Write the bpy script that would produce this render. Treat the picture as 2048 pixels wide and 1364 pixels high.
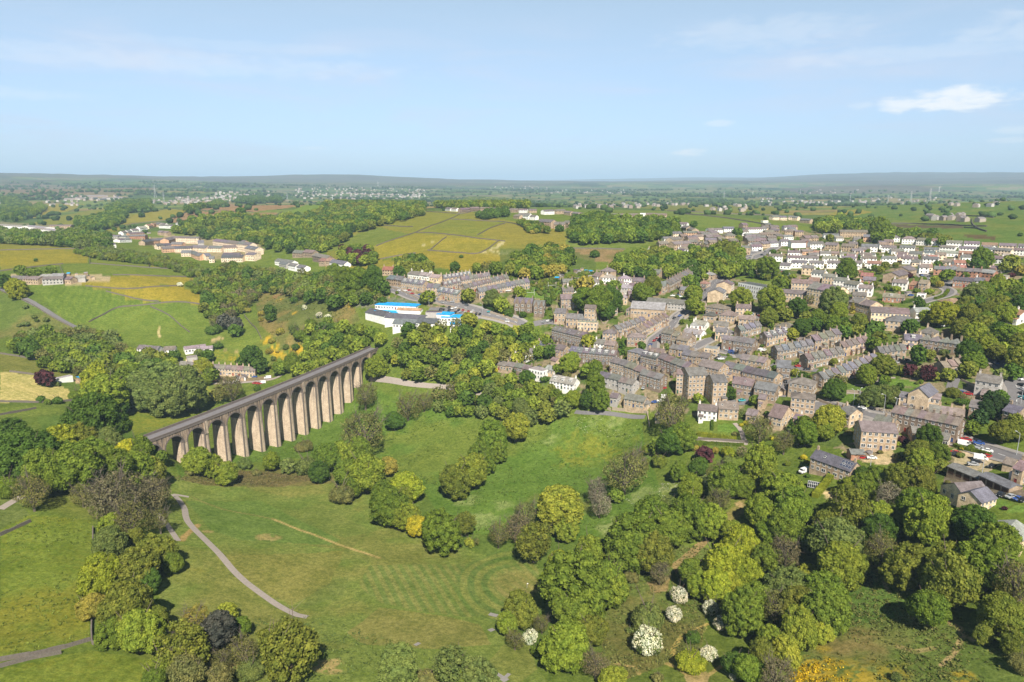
import bpy, math, random
import numpy as np
from mathutils import Vector, Matrix
R = math.radians
for o in list(bpy.data.objects): bpy.data.objects.remove(o)
scn = bpy.context.scene
col = scn.collection
rnd = random.Random(7)
nrg = np.random.default_rng(5)
# ------------------------------------------------ camera, sky, sun
CAMH = 160.0
FPX = 1365.0
HORY = 366.0
PITCH = math.atan((682 - HORY) / FPX)
cam = bpy.data.cameras.new('camera')
cam.sensor_width = 36; cam.lens = 36 * FPX / 2048
cam.clip_start = 1; cam.clip_end = 90000
camo = bpy.data.objects.new('camera', cam); col.objects.link(camo)
camo.location = (0, 0, CAMH); camo.rotation_euler = (math.pi / 2 - PITCH, 0, 0)
scn.camera = camo
scn.view_settings.view_transform = 'Standard'
scn.view_settings.look = 'None'
scn.view_settings.gamma = 1
scn.view_settings.exposure = 0.75
SUN_AZ = R(-9)      # heading the light travels to, clockwise from +Y
SUN_EL = R(46)
sx, sy = -math.sin(SUN_AZ), -math.cos(SUN_AZ)     # towards the sun
sun = bpy.data.lights.new('sun', 'SUN'); sun.energy = 5.0; sun.angle = R(0.5); sun.color = (1, .93, .82)
suno = bpy.data.objects.new('sun', sun); col.objects.link(suno)
sd = Vector((sx * math.cos(SUN_EL), sy * math.cos(SUN_EL), math.sin(SUN_EL)))
suno.rotation_euler = sd.to_track_quat('Z', 'Y').to_euler()
suno.location = (0, 0, 400)
w = bpy.data.worlds.new('World'); scn.world = w; w.use_nodes = True
nt = w.node_tree; nt.nodes.clear()
def N(nt, t, **k):
    n = nt.nodes.new(t)
    for a, b in k.items(): setattr(n, a, b)
    return n
def L(nt, a, b): nt.links.new(a, b)
out = N(nt, 'ShaderNodeOutputWorld'); bg = N(nt, 'ShaderNodeBackground')
sky = N(nt, 'ShaderNodeTexSky', sky_type='NISHITA', sun_disc=False)
sky.sun_elevation = SUN_EL; sky.sun_rotation = math.atan2(sx, sy)
sky.air_density = 1.0; sky.dust_density = 0.6; sky.ozone_density = 1.5; sky.altitude = 300
bg.inputs['Strength'].default_value = 0.08
tc = N(nt, 'ShaderNodeTexCoord')
def math_(nt, op, a, b=None, clamp=False):
    n = N(nt, 'ShaderNodeMath', operation=op); n.use_clamp = clamp
    for i, v in enumerate((a, b)):
        if v is None: continue
        if isinstance(v, (int, float)): n.inputs[i].default_value = v
        else: L(nt, v, n.inputs[i])
    return n.outputs[0]
def mixc(nt, f, a, b, bt='MIX'):
    n = N(nt, 'ShaderNodeMix', data_type='RGBA', blend_type=bt)
    for s, v in ((n.inputs[0], f), (n.inputs[6], a), (n.inputs[7], b)):
        if isinstance(v, (int, float)): s.default_value = v
        elif isinstance(v, tuple): s.default_value = v if len(v) == 4 else v + (1,)
        else: L(nt, v, s)
    return n.outputs[2]
def noise(nt, vec, scale, detail=4, rough=.55, dist=0):
    n = N(nt, 'ShaderNodeTexNoise'); n.inputs['Scale'].default_value = scale
    n.inputs['Detail'].default_value = detail; n.inputs['Roughness'].default_value = rough
    n.inputs['Distortion'].default_value = dist
    if vec is not None: L(nt, vec, n.inputs['Vector'])
    return n.outputs['Fac']
def ramp(nt, f, lo, hi, a=0., b=1.):
    n = N(nt, 'ShaderNodeMapRange'); n.interpolation_type = 'SMOOTHSTEP'
    n.inputs['From Min'].default_value = lo; n.inputs['From Max'].default_value = hi
    n.inputs['To Min'].default_value = a; n.inputs['To Max'].default_value = b
    L(nt, f, n.inputs['Value']); return n.outputs['Result']
# thin high cloud on a plane far overhead, plus a few small cumulus low in the sky, all by direction
sep = N(nt, 'ShaderNodeSeparateXYZ'); L(nt, tc.outputs['Generated'], sep.inputs[0])
ez = math_(nt, 'MAXIMUM', sep.outputs['Z'], 0.001)
az = math_(nt, 'ARCTAN2', sep.outputs['X'], sep.outputs['Y'])
cmb = N(nt, 'ShaderNodeCombineXYZ')
L(nt, math_(nt, 'MULTIPLY', az, 2.2), cmb.inputs[0]); L(nt, math_(nt, 'MULTIPLY', ez, 14.0), cmb.inputs[1])
c1 = noise(nt, cmb.outputs[0], 1.6, 7, .6, .6)
thin = ramp(nt, c1, .42, .8, 0, .5)
band = math_(nt, 'MULTIPLY', ramp(nt, ez, .0, .05), ramp(nt, ez, .15, .24, 1, 0))
thin = math_(nt, 'MULTIPLY', thin, math_(nt, 'MULTIPLY', band, 1.5), True)
cmb2 = N(nt, 'ShaderNodeCombineXYZ')
L(nt, math_(nt, 'MULTIPLY', az, 1.0), cmb2.inputs[0]); L(nt, math_(nt, 'MULTIPLY', ez, 3.2), cmb2.inputs[1])
puff = noise(nt, cmb2.outputs[0], 26, 8, .62, .3)
cum = None
# azimuth, elevation(sin), half width, half height, density of each small cumulus
for a0, e0, ha, he, st in [(.555, .096, .066, .0170, 1.), (.495, .094, .030, .0120, .9), (.247, .0415, .030, .0058, .9), (.452, .094, .020, .006, .32),
                           (.640, .165, .12, .026, .26), (.330, .185, .14, .022, .2), (.665, .118, .022, .013, .35), (.285, .078, .022, .005, .4),
                           (.620, .060, .03, .006, .4), (-.50, .145, .40, .016, .2), (-.35, .168, .22, .008, .12), (.50, .150, .20, .012, .2), (-.62, .10, .12, .008, .2), (.62, .048, .03, .004, .35), (-.28, .046, .03, .003, .3)]:
    dx = math_(nt, 'DIVIDE', math_(nt, 'SUBTRACT', az, a0), ha)
    dy = math_(nt, 'DIVIDE', math_(nt, 'SUBTRACT', ez, e0), he)
    r2 = math_(nt, 'ADD', math_(nt, 'MULTIPLY', dx, dx), math_(nt, 'MULTIPLY', dy, dy))
    v = math_(nt, 'ADD', math_(nt, 'SUBTRACT', 1.0, r2), math_(nt, 'MULTIPLY', math_(nt, 'SUBTRACT', puff, .55), 3.2))
    v = math_(nt, 'MULTIPLY', ramp(nt, v, -.25, .95), st)
    cum = v if cum is None else math_(nt, 'MAXIMUM', cum, v)
skyc = mixc(nt, 1, sky.outputs['Color'], mixc(nt, ramp(nt, ez, .0, .3), (.76, .89, 1.2), (1.35, 1.2, 1.0)), 'MULTIPLY')
skyc = mixc(nt, .3, skyc, (4.3, 5.6, 7.2))
skyc = mixc(nt, 1, skyc, mixc(nt, ramp(nt, ez, .25, .55), (1.0, 1.0, 1.0), (.13, .16, .24)), 'MULTIPLY')
base = mixc(nt, thin, skyc, (5.2, 5.7, 6.9))
base = mixc(nt, cum, base, (7.6, 7.8, 8.0))
L(nt, base, bg.inputs['Color']); L(nt, bg.outputs[0], out.inputs['Surface'])

# ------------------------------------------------ helpers for tagging and meshes
def tag(o, label=None, cat=None, group=None, kind=None):
    if label: o['label'] = label
    if cat: o['category'] = cat
    if group: o['group'] = group
    if kind: o['kind'] = kind
    return o
def empty(name, loc, rz=0.0):
    o = bpy.data.objects.new(name, None); col.objects.link(o)
    o.location = loc; o.rotation_euler = (0, 0, rz); o.empty_display_size = .5
    return o
def mesh_np(name, V, F, mats=(), midx=None, smooth=False):
    """V (n,3), F (m,4) or (m,3) int arrays or list of tuples"""
    me = bpy.data.meshes.new(name)
    if isinstance(F, np.ndarray):
        n, k = F.shape
        me.vertices.add(len(V)); me.vertices.foreach_set('co', np.asarray(V, np.float32).ravel())
        me.loops.add(n * k); me.loops.foreach_set('vertex_index', F.astype(np.int32).ravel())
        me.polygons.add(n); me.polygons.foreach_set('loop_start', np.arange(0, n * k, k, dtype=np.int32))
        me.update(calc_edges=True)
    else:
        me.from_pydata([tuple(v) for v in V], [], F); me.update()
    for m in mats: me.materials.append(m)
    if midx is not None: me.polygons.foreach_set('material_index', np.asarray(midx, np.int32))
    if smooth: me.polygons.foreach_set('use_smooth', np.ones(len(me.polygons), bool))
    return me
def link(name, me, parent=None, color=None, loc=None):
    o = bpy.data.objects.new(name, me); col.objects.link(o)
    if parent: o.parent = parent
    if color: o.color = (color[0], color[1], color[2], 1)
    if loc: o.location = loc
    return o
class MB:
    def __init__(s): s.v = []; s.f = []; s.m = []
    def face(s, pts, m=0):
        b = len(s.v); s.v += [tuple(p) for p in pts]; s.f.append(tuple(range(b, b + len(pts)))); s.m.append(m)
    def box(s, x0, x1, y0, y1, z0, z1, m=0, bottom=False):
        b = len(s.v)
        s.v += [(x0,y0,z0),(x1,y0,z0),(x1,y1,z0),(x0,y1,z0),(x0,y0,z1),(x1,y0,z1),(x1,y1,z1),(x0,y1,z1)]
        q = [(0,1,5,4),(1,2,6,5),(2,3,7,6),(3,0,4,7),(4,5,6,7)] + ([(3,2,1,0)] if bottom else [])
        for f in q: s.f.append(tuple(b + i for i in f)); s.m.append(m)
    def prism(s, sec, x0, x1, m=0, caps=True):
        """section list of (y,z) ccw seen from +x, extruded along x"""
        b = len(s.v); n = len(sec)
        s.v += [(x0, y, z) for y, z in sec] + [(x1, y, z) for y, z in sec]
        for i in range(n):
            j = (i + 1) % n
            s.f.append((b + i, b + n + i, b + n + j, b + j)[::-1]); s.m.append(m)
        if caps:
            s.f.append(tuple(b + i for i in range(n))[::-1]); s.m.append(m)
            s.f.append(tuple(b + n + i for i in range(n))); s.m.append(m)
    def tube(s, p, q, r0, r1, n=6, m=0):
        p = Vector(p); q = Vector(q); d = (q - p).normalized()
        u = d.cross(Vector((0, 0, 1)) if abs(d.z) < .9 else Vector((1, 0, 0))).normalized(); v = d.cross(u)
        b = len(s.v)
        for c, r in ((p, r0), (q, r1)):
            for i in range(n):
                a = 2 * math.pi * i / n; s.v.append(tuple(c + u * (r * math.cos(a)) + v * (r * math.sin(a))))
        for i in range(n):
            j = (i + 1) % n; s.f.append((b + i, b + j, b + n + j, b + n + i)); s.m.append(m)
        s.f.append(tuple(b + n + i for i in range(n))); s.m.append(m)
    def mesh(s, name, mats, smooth=False): return mesh_np(name, s.v, s.f, mats, s.m, smooth)
    def build(s, name, mats, parent=None, color=None, loc=None, smooth=False):
        return link(name, s.mesh(name, mats, smooth), parent, color, loc)
# ------------------------------------------------ camera geometry used to read positions off the ground
cP, sP = math.cos(PITCH), math.sin(PITCH)
def ray(px, py):
    xc = (px - 1024) / FPX; yc = (682 - py) / FPX
    dx, dy, dz = xc, cP + yc * sP, -sP + yc * cP
    h = math.hypot(dx, dy)
    return math.atan2(dx, dy), dz / h, math.sqrt(dx*dx+dy*dy+dz*dz) / h     # azimuth, slope, slant per horizontal metre
CP = []      # azimuth, ln d, z
def cp(s):
    for t in s.split():
        a = [float(v) for v in t.split(',')]
        A, sl, _ = ray(a[0], a[1]); d = (CAMH - a[2]) / -sl
        CP.append((A, math.log(d), a[2]))
def cpd(s):                               # column, horizontal distance, height
    for t in s.split():
        a = [float(v) for v in t.split(',')]
        CP.append((ray(a[0], 500)[0], math.log(a[1]), a[2]))
# near slope under the camera and the golf course
cp('0,1364,34 300,1364,26 700,1364,20 1100,1364,16 1500,1364,22 2048,1364,36')
cp('0,1220,32 200,1150,26 420,1100,17 620,1230,13 900,1150,7 1080,1160,4 1250,1200,9 1500,1150,16 1750,1200,26 2048,1150,40')
cp('360,985,11 500,960,5 700,1010,2 850,1080,2 1000,1090,2 750,950,-1 620,900,-3')
cp('365,936,8 455,918,3 540,885,-3 605,862,-4 690,815,-1 720,788,6 735,760,14 755,728,24')
cp('1000,1000,4 1000,900,5 850,850,4 1200,900,9 1300,980,14 1100,830,17 950,810,14 1250,840,22 1350,900,22 1450,1000,24')
cp('780,760,18 850,790,14 900,740,27 1000,760,26 1100,770,30 800,690,38 900,680,42')
# left of the viaduct
cp('290,878,31 190,908,32 60,985,33 0,1010,34 240,930,24 0,930,31 100,890,24 200,850,16 330,850,8 420,800,4 560,740,10')
cp('60,790,28 0,740,34 150,740,26 300,740,18 440,735,15 520,770,8 600,720,20 650,690,30')
cp('0,640,42 150,650,36 250,640,34 350,700,24 450,680,26 530,700,22 400,640,33 330,620,42 230,600,50 60,600,58')
cp('100,556,66 220,545,68 0,500,76 200,490,74 380,560,56 400,600,46 500,640,30 560,640,36 620,620,48 560,580,44 480,600,36 700,620,52')
cp('280,510,66 400,530,58 500,535,58 350,490,66 430,480,68 520,500,70 600,520,66 650,540,62 560,560,50')
cp('100,470,72 0,470,72 200,455,76 300,455,80 240,430,84 300,425,92 480,425,104 400,440,88 560,425,104 640,440,92 550,460,82 620,480,80')
cp('530,410,108 160,440,78 60,440,76 100,415,78 0,420,76 330,408,88 620,412,100 700,430,98 780,430,104 750,460,92 700,490,80')
# middle hill with the meadows
cp('700,560,66 760,560,68 850,555,74 950,550,76 800,600,62 900,590,66 1000,590,70 740,620,54 820,640,52 950,640,54 1030,660,50')
cp('700,500,80 820,480,92 900,500,86 1000,520,82 1100,520,82 1050,470,97 900,450,103 1000,440,104 860,425,108 950,419,112 1020,415,112 1100,420,111')
cp('1150,480,94 1180,440,104 1250,470,96 1250,440,105 1300,500,88 1350,470,97 1380,435,105')
# town
cp('1050,620,62 1120,600,66 1200,580,70 1200,620,62 1140,660,52 1150,700,45 1060,700,40 1050,740,33 1150,760,34')
cp('1250,640,58 1300,600,66 1350,560,72 1300,680,50 1230,740,40 1330,740,44 1200,800,30 1290,800,33 1380,800,36 1400,850,32')
cp('1400,650,60 1450,700,52 1420,600,68 1500,560,76 1500,620,68 1520,700,54 1480,780,42 1480,850,32 1550,800,42 1600,850,38 1560,920,30')
cp('1600,750,50 1700,690,60 1650,650,66 1600,600,72 1620,560,78 1700,600,74 1750,650,68 1800,600,76 1800,700,62 1750,760,54 1650,800,46')
cp('1700,850,44 1650,920,36 1650,1000,32 1750,920,40 1850,860,48 1850,780,55 1900,700,64 1900,640,72 2000,600,80 2048,640,78')
cp('2000,720,66 2048,780,60 1980,820,54 2048,860,54 1960,900,48 2048,950,50 1960,1000,47 2048,1030,49 1850,950,42 1800,1030,36 1900,1060,42 1700,1080,28')
cp('1450,520,84 1550,520,84 1500,480,92 1600,500,87 1700,520,85 1700,480,91 1800,520,86 1800,490,90 1900,560,84 1900,520,87 2000,540,87 2048,500,92 1900,490,91')
cp('1500,450,97 1600,455,95 1400,425,102 1550,430,98 1650,440,95 1750,455,92 1850,450,95 1750,430,97 1650,418,97 1850,420,101 1950,440,103 2048,440,107 1950,407,112 2048,402,114 1850,412,104')
# the country beyond, by distance
cpd('700,2400,84 850,2400,80 1000,2400,80 1150,2400,82 1300,2400,86 1450,2500,86 1600,2500,84 1900,3200,70 2048,3200,70')
cpd('0,3000,82 150,3200,86 300,3400,95 450,3300,96 600,3200,84 0,4800,118 150,5200,126 300,4600,138 420,4800,130 560,5000,112')
cpd('700,4000,82 850,4500,84 640,4200,90 1000,4500,84 1200,4500,86 1400,4500,84 1600,4500,76 1800,4800,72 2048,4500,70')
cpd('0,9000,262 100,9000,250 200,9200,250 300,9300,228 380,9300,180 450,9600,205 560,10000,240 700,10500,256 800,10500,240 900,10000,195')
cpd('1000,9000,154 1120,9000,158 1250,9000,158 1400,9000,150 1100,6500,112 1300,6500,112 1500,6500,110 1600,7500,124 1700,7500,130 1500,9000,132')
cpd('1800,7000,118 2048,7000,112 1900,9500,126 2048,9500,145')
cpd('1500,15000,210 1600,15000,290 1700,15000,340 1850,15000,352 1950,15000,335 2048,14000,325 1400,15000,165 1300,16000,170 1100,16000,150 800,16000,150 400,16000,120 0,16000,150')
cpd('0,26000,140 400,26000,100 800,26000,150 1150,26000,260 1300,26000,330 1450,26000,340 1600,26000,260 2048,26000,230 1000,38000,100 2048,38000,100 0,38000,100')
cpd('-800,200,40 -800,600,60 -800,2000,90 -800,9000,180 2850,200,48 2850,600,85 2850,2000,110 2850,9000,160 1024,60,26 0,60,34 2048,60,34 1024,110,20')
CP = np.array(CP)
def kern(r): return np.sqrt(r * r + .04 ** 2)
_d = kern(np.hypot(CP[:, None, 0] - CP[None, :, 0], CP[:, None, 1] - CP[None, :, 1]))
_n = len(CP); _A = np.zeros((_n + 1, _n + 1)); _A[:_n, :_n] = _d - np.eye(_n) * .004; _A[_n, :_n] = 1; _A[:_n, _n] = 1
_w = np.linalg.solve(_A, np.append(CP[:, 2], 0))
def zfun(a, l):
    a = np.asarray(a, float); l = np.asarray(l, float); sh = a.shape; a = a.ravel(); l = l.ravel(); o = np.empty(len(a))
    for i in range(0, len(a), 40000):
        o[i:i+40000] = kern(np.hypot(a[i:i+40000, None] - CP[None, :, 0], l[i:i+40000, None] - CP[None, :, 1])) @ _w[:_n] + _w[_n]
    return o.reshape(sh)
# value noise for small relief
_pg = nrg.random((256, 256))
def vnoise(x, y):
    xi = np.floor(x).astype(int); yi = np.floor(y).astype(int); fx = x - xi; fy = y - yi
    fx = fx * fx * (3 - 2 * fx); fy = fy * fy * (3 - 2 * fy)
    g = lambda i, j: _pg[i & 255, j & 255]
    return (g(xi, yi) * (1-fx) + g(xi+1, yi) * fx) * (1-fy) + (g(xi, yi+1) * (1-fx) + g(xi+1, yi+1) * fx) * fy
def fbm(x, y, o=4):
    s = 0; a = .5
    for i in range(o): s = s + a * (vnoise(x * 2**i + 17.3 * i, y * 2**i + 9.1 * i) - .5); a *= .5
    return s
AZ = np.concatenate([np.linspace(-1.4, -.78, 50)[:-1], np.linspace(-.78, .78, 1430), np.linspace(.78, 1.4, 50)[1:]])
_r = list(np.geomspace(12, 150, 30))
while _r[-1] < 42000:
    d = _r[-1]; h = max(125 - .045 * d, 62) if d < 1500 else 62
    _r.append(d * math.exp(min(.017, 2.0 * d / (FPX * h))))
RD = np.array(_r); LD = np.log(RD)
_a2 = np.linspace(-1.4, 1.4, 240); _l2 = np.linspace(LD[0], LD[-1], 330)
_zc = zfun(*np.meshgrid(_a2, _l2, indexing='ij'))
def bil(G, ax, lx, a, l):
    i = np.clip((a - ax[0]) / (ax[1] - ax[0]), 0, len(ax) - 1.001); j = np.clip((l - lx[0]) / (lx[1] - lx[0]), 0, len(lx) - 1.001)
    i0 = i.astype(int); j0 = j.astype(int); fi = i - i0; fj = j - j0
    return (G[i0, j0]*(1-fi) + G[i0+1, j0]*fi)*(1-fj) + (G[i0, j0+1]*(1-fi) + G[i0+1, j0+1]*fi)*fj
AA, LL = np.meshgrid(AZ, LD, indexing='ij'); DD = np.exp(LL)
GX = DD * np.sin(AA); GY = DD * np.cos(AA)
GZ = bil(_zc, _a2, _l2, AA, LL)
GZ = GZ + fbm(GX / 90, GY / 90) * 3.0 * np.clip(1.0, 0, 1) + fbm(GX / 14, GY / 14, 3) * .55
_far = np.clip((DD - 2500) / 4000, 0, 1)
GZ = GZ + _far * fbm(GX / 2300 + 3, GY / 900, 5) * 120
def _idx(a, l):
    i = np.clip(np.searchsorted(AZ, a) - 1, 0, len(AZ) - 2); j = np.clip(np.searchsorted(LD, l) - 1, 0, len(LD) - 2)
    return i, j
def gz(x, y):
    d = math.hypot(x, y) + 1e-6; a = math.atan2(x, y)
    i = min(max(int(np.searchsorted(AZ, a)) - 1, 0), len(AZ) - 2); j = min(max(int(np.searchsorted(RD, d)) - 1, 0), len(RD) - 2)
    fa = (a - AZ[i]) / (AZ[i+1] - AZ[i]); fd = (d - RD[j]) / (RD[j+1] - RD[j])
    return float((GZ[i, j]*(1-fa) + GZ[i+1, j]*fa)*(1-fd) + (GZ[i, j+1]*(1-fa) + GZ[i+1, j+1]*fa)*fd)
def ground(px, py, off=0.0, dmin=90):
    """where the line of sight through a photo pixel meets the ground (raised by off)"""
    a, sl, k = ray(px, py)
    i = min(max(int(np.searchsorted(AZ, a)) - 1, 0), len(AZ) - 2); fa = (a - AZ[i]) / (AZ[i+1] - AZ[i])
    prof = GZ[i] * (1 - fa) + GZ[i+1] * fa + off
    g = prof - (CAMH + sl * RD); g[RD < dmin] = -1
    j = np.argmax(g > 0)
    if g[j] <= 0: j = len(RD) - 2
    t = g[j-1] / (g[j-1] - g[j]) if g[j] != g[j-1] else 0
    d = RD[j-1] + (RD[j] - RD[j-1]) * min(max(t, 0), 1)
    x, y = d * math.sin(a), d * math.cos(a)
    return Vector((x, y, CAMH + sl * d - off))
def slant(p): return math.sqrt(p.x**2 + p.y**2 + (p.z - CAMH)**2)
def depth(p): return p.y * cP - (p.z - CAMH) * sP
CROPS = {'P': (0, 0, 1), 'C1': (980, 560, 4.5476), 'C2': (1360, 540, 4.5475), 'C3': (1650, 560, 4.548), 'C4': (1250, 760, 4.547), 'C5': (1600, 800, 4.547),
 'A1': (0, 330, 2.926), 'A2': (650, 380, 3.413), 'A3': (1000, 360, 3.657), 'A4': (1500, 330, 3.737), 'B1': (0, 640, 3.657), 'B2': (250, 650, 3.413),
 'B3': (0, 960, 2.926), 'B4': (600, 800, 2.418), 'B5': (1200, 900, 2.415), 'D1': (1500, 430, 7.314), 'D2': (1768, 430, 7.314), 'D3': (1240, 430, 7.314),
 'D4': (700, 530, 5.689), 'D5': (1040, 500, 5.12), 'D6': (200, 430, 5.689), 'E1': (1340, 700, 6.82), 'E2': (1640, 780, 6.2)}
def cv(c, x, y):
    ox, oy, s = CROPS[c]; return ox + x / s, oy + y / s
def pts(c, s): return [cv(c, *[float(v) for v in t.split(',')]) for t in s.split()]
# ------------------------------------------------ what grows where: albedo painted on the ground sheet in world space
COLR = np.zeros(GX.shape + (4,), np.float32)
G0 = np.array([.100, .150, .036])
def smooth01(v, a, b): t = np.clip((v - a) / (b - a), 0, 1); return t * t * (3 - 2 * t)
n1 = fbm(GX / 45, GY / 45, 5); n2 = fbm(GX / 9 + 40, GY / 9, 4); n3 = fbm(GX / 150 + 7, GY / 150 + 3, 4)
def setc(mask, c, a=1.0, fl=None):
    m = (mask * a)[..., None]
    COLR[..., :3] = COLR[..., :3] * (1 - m) + np.array(c) * m
    if fl is not None: COLR[..., 3] = COLR[..., 3] * (1 - mask) + fl * mask
setc(np.ones(GX.shape), G0)
setc(smooth01(n1, .0, .25), (.13, .155, .045), .6)
setc(smooth01(-n3, .0, .2), (.07, .125, .035), .5)
# far country: a patchwork of walled pastures, hay meadows, rough moor and woods
def cells(th, w, h, seed):
    u = GX * math.cos(th) + GY * math.sin(th); v = -GX * math.sin(th) + GY * math.cos(th)
    u = u + fbm(GX / 900 + seed, GY / 900, 3) * 320; v = v + fbm(GX / 900, GY / 900 + seed, 3) * 320
    r = np.floor(v / h); off = _pg[(r.astype(int) * 7 + seed) & 255, 3]
    c = np.floor(u / w + off * 5)
    fu = (u / w + off * 5) - c; fv = v / h - r
    edge = np.minimum(np.minimum(fu, 1 - fu) * w, np.minimum(fv, 1 - fv) * h)
    return _pg[(c.astype(int) * 13 + seed) & 255, (r.astype(int) * 29 + 11) & 255], edge
cid, ce = cells(.35, 190, 120, 5)
far = smooth01(DD, 1150, 1500)
pal = [(.11, .17, .06), (.14, .19, .06), (.19, .19, .08), (.08, .13, .05), (.12, .17, .06), (.19, .17, .10), (.07, .12, .05), (.23, .20, .12)]
idx = (cid * 997).astype(int) % len(pal); PA = np.array(pal)[idx]
COLR[..., :3] = COLR[..., :3] * (1 - far[..., None]) + PA * far[..., None]
setc(far * (1 - smooth01(ce, 3, 9 + DD / 500)) * (DD < 7000), (.04, .065, .035), .6)
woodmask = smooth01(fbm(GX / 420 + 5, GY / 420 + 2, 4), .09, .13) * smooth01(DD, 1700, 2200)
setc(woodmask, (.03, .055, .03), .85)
moor = smooth01(fbm(GX / 2600 + 1, GY / 1600, 4) + (GZ - 130) / 220, .0, .16) * smooth01(DD, 5000, 7000)
setc(moor, (.105, .085, .075), .8)
town = smooth01(fbm(GX / 600 + 15, GY / 380 + 8, 4), .10, .14) * smooth01(DD, 2600, 3200) * (1 - woodmask)
def inside(poly_xy, x, y):
    m = np.zeros(x.shape, bool); n = len(poly_xy)
    for i in range(n):
        x0, y0 = poly_xy[i]; x1, y1 = poly_xy[(i + 1) % n]
        if y0 == y1: continue
        c = ((y0 > y) != (y1 > y)) & (x < (x1 - x0) * (y - y0) / (y1 - y0) + x0); m ^= c
    return m
def world_poly(c, s):
    o = []
    for px, py in pts(c, s): g = ground(px, py); o.append((g.x, g.y))
    return o
def region(wp, pad=0):
    X = [p[0] for p in wp]; Y = [p[1] for p in wp]
    dm = max(math.hypot(*p) for p in wp) + pad; dn = max(min(math.hypot(*p) for p in wp) * .5 - pad, 10)
    a = [math.atan2(*p) for p in wp]
    i0 = max(np.searchsorted(AZ, min(a) - .01) - 2, 0); i1 = np.searchsorted(AZ, max(a) + .01) + 2
    j0 = np.searchsorted(RD, dn); j1 = np.searchsorted(RD, dm * 1.02) + 2
    return slice(i0, i1), slice(j0, j1)
def field(c, s, colr, fl=None, a=1.0, stripe=None, mott=None):
    wp = world_poly(c, s); S = region(wp)
    x, y = GX[S], GY[S]
    jx = n2[S] * 2.2; m = inside(wp, x + jx, y + n1[S] * 2.0).astype(float)
    colr = tuple(colr)
    if fl and fl >= .3 and colr[0] > colr[1]: colr = tuple(a_ * .55 + b_ * .45 for a_, b_ in zip(colr, (.165, .178, .04))); fl *= .6
    if stripe:
        th, wd, c2 = stripe
        u = x * math.cos(th) + y * math.sin(th) + fbm(x / 60, y / 60, 2) * wd * .6
        t = smooth01(np.abs((u / wd) % 1 - .5), .19, .31)
        cc = np.array(colr) * (1 - t[..., None]) + np.array(c2) * t[..., None]
    else: cc = np.broadcast_to(np.array(colr), x.shape + (3,)).copy()
    if mott is not None:
        t = smooth01(n1[S] + n2[S] * .5, -.05, .22)[..., None]; cc = cc * (1 - t) + np.array(mott) * t
    m3 = (m * a)[..., None]; V = COLR[S]
    V[..., :3] = V[..., :3] * (1 - m3) + cc * m3
    if fl is not None: V[..., 3] = V[..., 3] * (1 - m) + fl * m
    return wp
def stroke(c, s, wid, colr, a=1.0, rough=.3, fl=None):
    P = [ground(px, py) for px, py in pts(c, s)]
    wp = [(p.x, p.y) for p in P]; S = region(wp, 8); x, y = GX[S], GY[S]; d = np.full(x.shape, 1e9)
    x = x + n2[S] * wid * rough * 3; y = y + n1[S] * wid * rough * 3
    for (ax, ay), (bx, by) in zip(wp[:-1], wp[1:]):
        l2 = (bx - ax)**2 + (by - ay)**2 + 1e-9; t = np.clip(((x - ax) * (bx - ax) + (y - ay) * (by - ay)) / l2, 0, 1)
        d = np.minimum(d, np.hypot(x - ax - t * (bx - ax), y - ay - t * (by - ay)))
    m = (1 - smooth01(d, wid * .35, wid * .65)) * a; V = COLR[S]
    V[..., :3] = V[..., :3] * (1 - m[..., None]) + np.array(colr) * m[..., None]
    if fl is not None: V[..., 3] = V[..., 3] * (1 - m) + fl * m
def blob(c, x, y, rx, colr, a=1.0, fl=None, ry=None):
    """soft irregular patch, radii in metres"""
    p = ground(*cv(c, x, y)); ry = ry or rx
    S = region([(p.x - rx*2, p.y - ry*2), (p.x + rx*2, p.y + ry*2), (p.x - rx*2, p.y + ry*2), (p.x + rx*2, p.y - ry*2)])
    r = np.hypot((GX[S] - p.x) / rx, (GY[S] - p.y) / ry) + n2[S] * 2.2 + n1[S] * 1.2
    m = (1 - smooth01(r, .45, 1.25)) * a * smooth01(fbm(GX[S] / 2.6, GY[S] / 2.6, 3) + .16 - r * .12, -.06, .1); V = COLR[S]
    V[..., :3] = V[..., :3] * (1 - m[..., None]) + np.array(colr) * m[..., None]
    if fl is not None: V[..., 3] = np.maximum(V[..., 3], fl * m)
GR = (.075, .145, .035); GL = (.115, .165, .040); YG = (.165, .175, .040); BR = (.215, .155, .115); OL = (.15, .14, .055); DK = (.06, .11, .03)
TAN = (.33, .27, .17); LAWN = (.10, .18, .045)
# left valley pastures
field('A1', '0,440 200,455 520,490 515,575 380,580 200,600 0,620', (.15, .165, .04), .18)
field('A1', '0,500 515,500 515,575 380,580 0,600', (.175, .175, .035), .35)
field('A1', '535,490 880,560 870,600 530,580', (.12, .165, .04), .1)
field('A1', '890,565 1160,600 1160,640 880,600', (.22, .19, .03), .65)
field('A1', '370,585 530,582 1160,610 1150,655 660,645 380,640', GL, .05)
field('A1', '450,700 660,650 1150,660 1060,700 780,725 500,710', (.22, .19, .035), .6)
field('A1', '150,700 440,705 600,740 930,800 720,830 520,920 440,940 300,850', (.09, .15, .035), 0, 1, (.9, 5.5, (.115, .175, .04)))
field('A1', '630,740 1060,710 1170,760 1175,815 980,800 740,770', (.24, .20, .03), .75)
field('A1', '520,920 720,830 980,805 1175,820 1290,870 1290,1010 900,1060 560,1010', (.105, .165, .04), .08)
field('A1', '0,745 120,770 420,945 330,1010 0,1020', (.085, .13, .04), 0, 1, None, (.13, .14, .06))
field('A1', '1180,820 1400,870 1500,960 1530,1024 1400,1100 1290,1040 1290,870', (.11, .165, .04), .08)
field('B1', '1560,220 1830,260 1740,320 1600,300 1400,240', (.12, .17, .04), .25)
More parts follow.
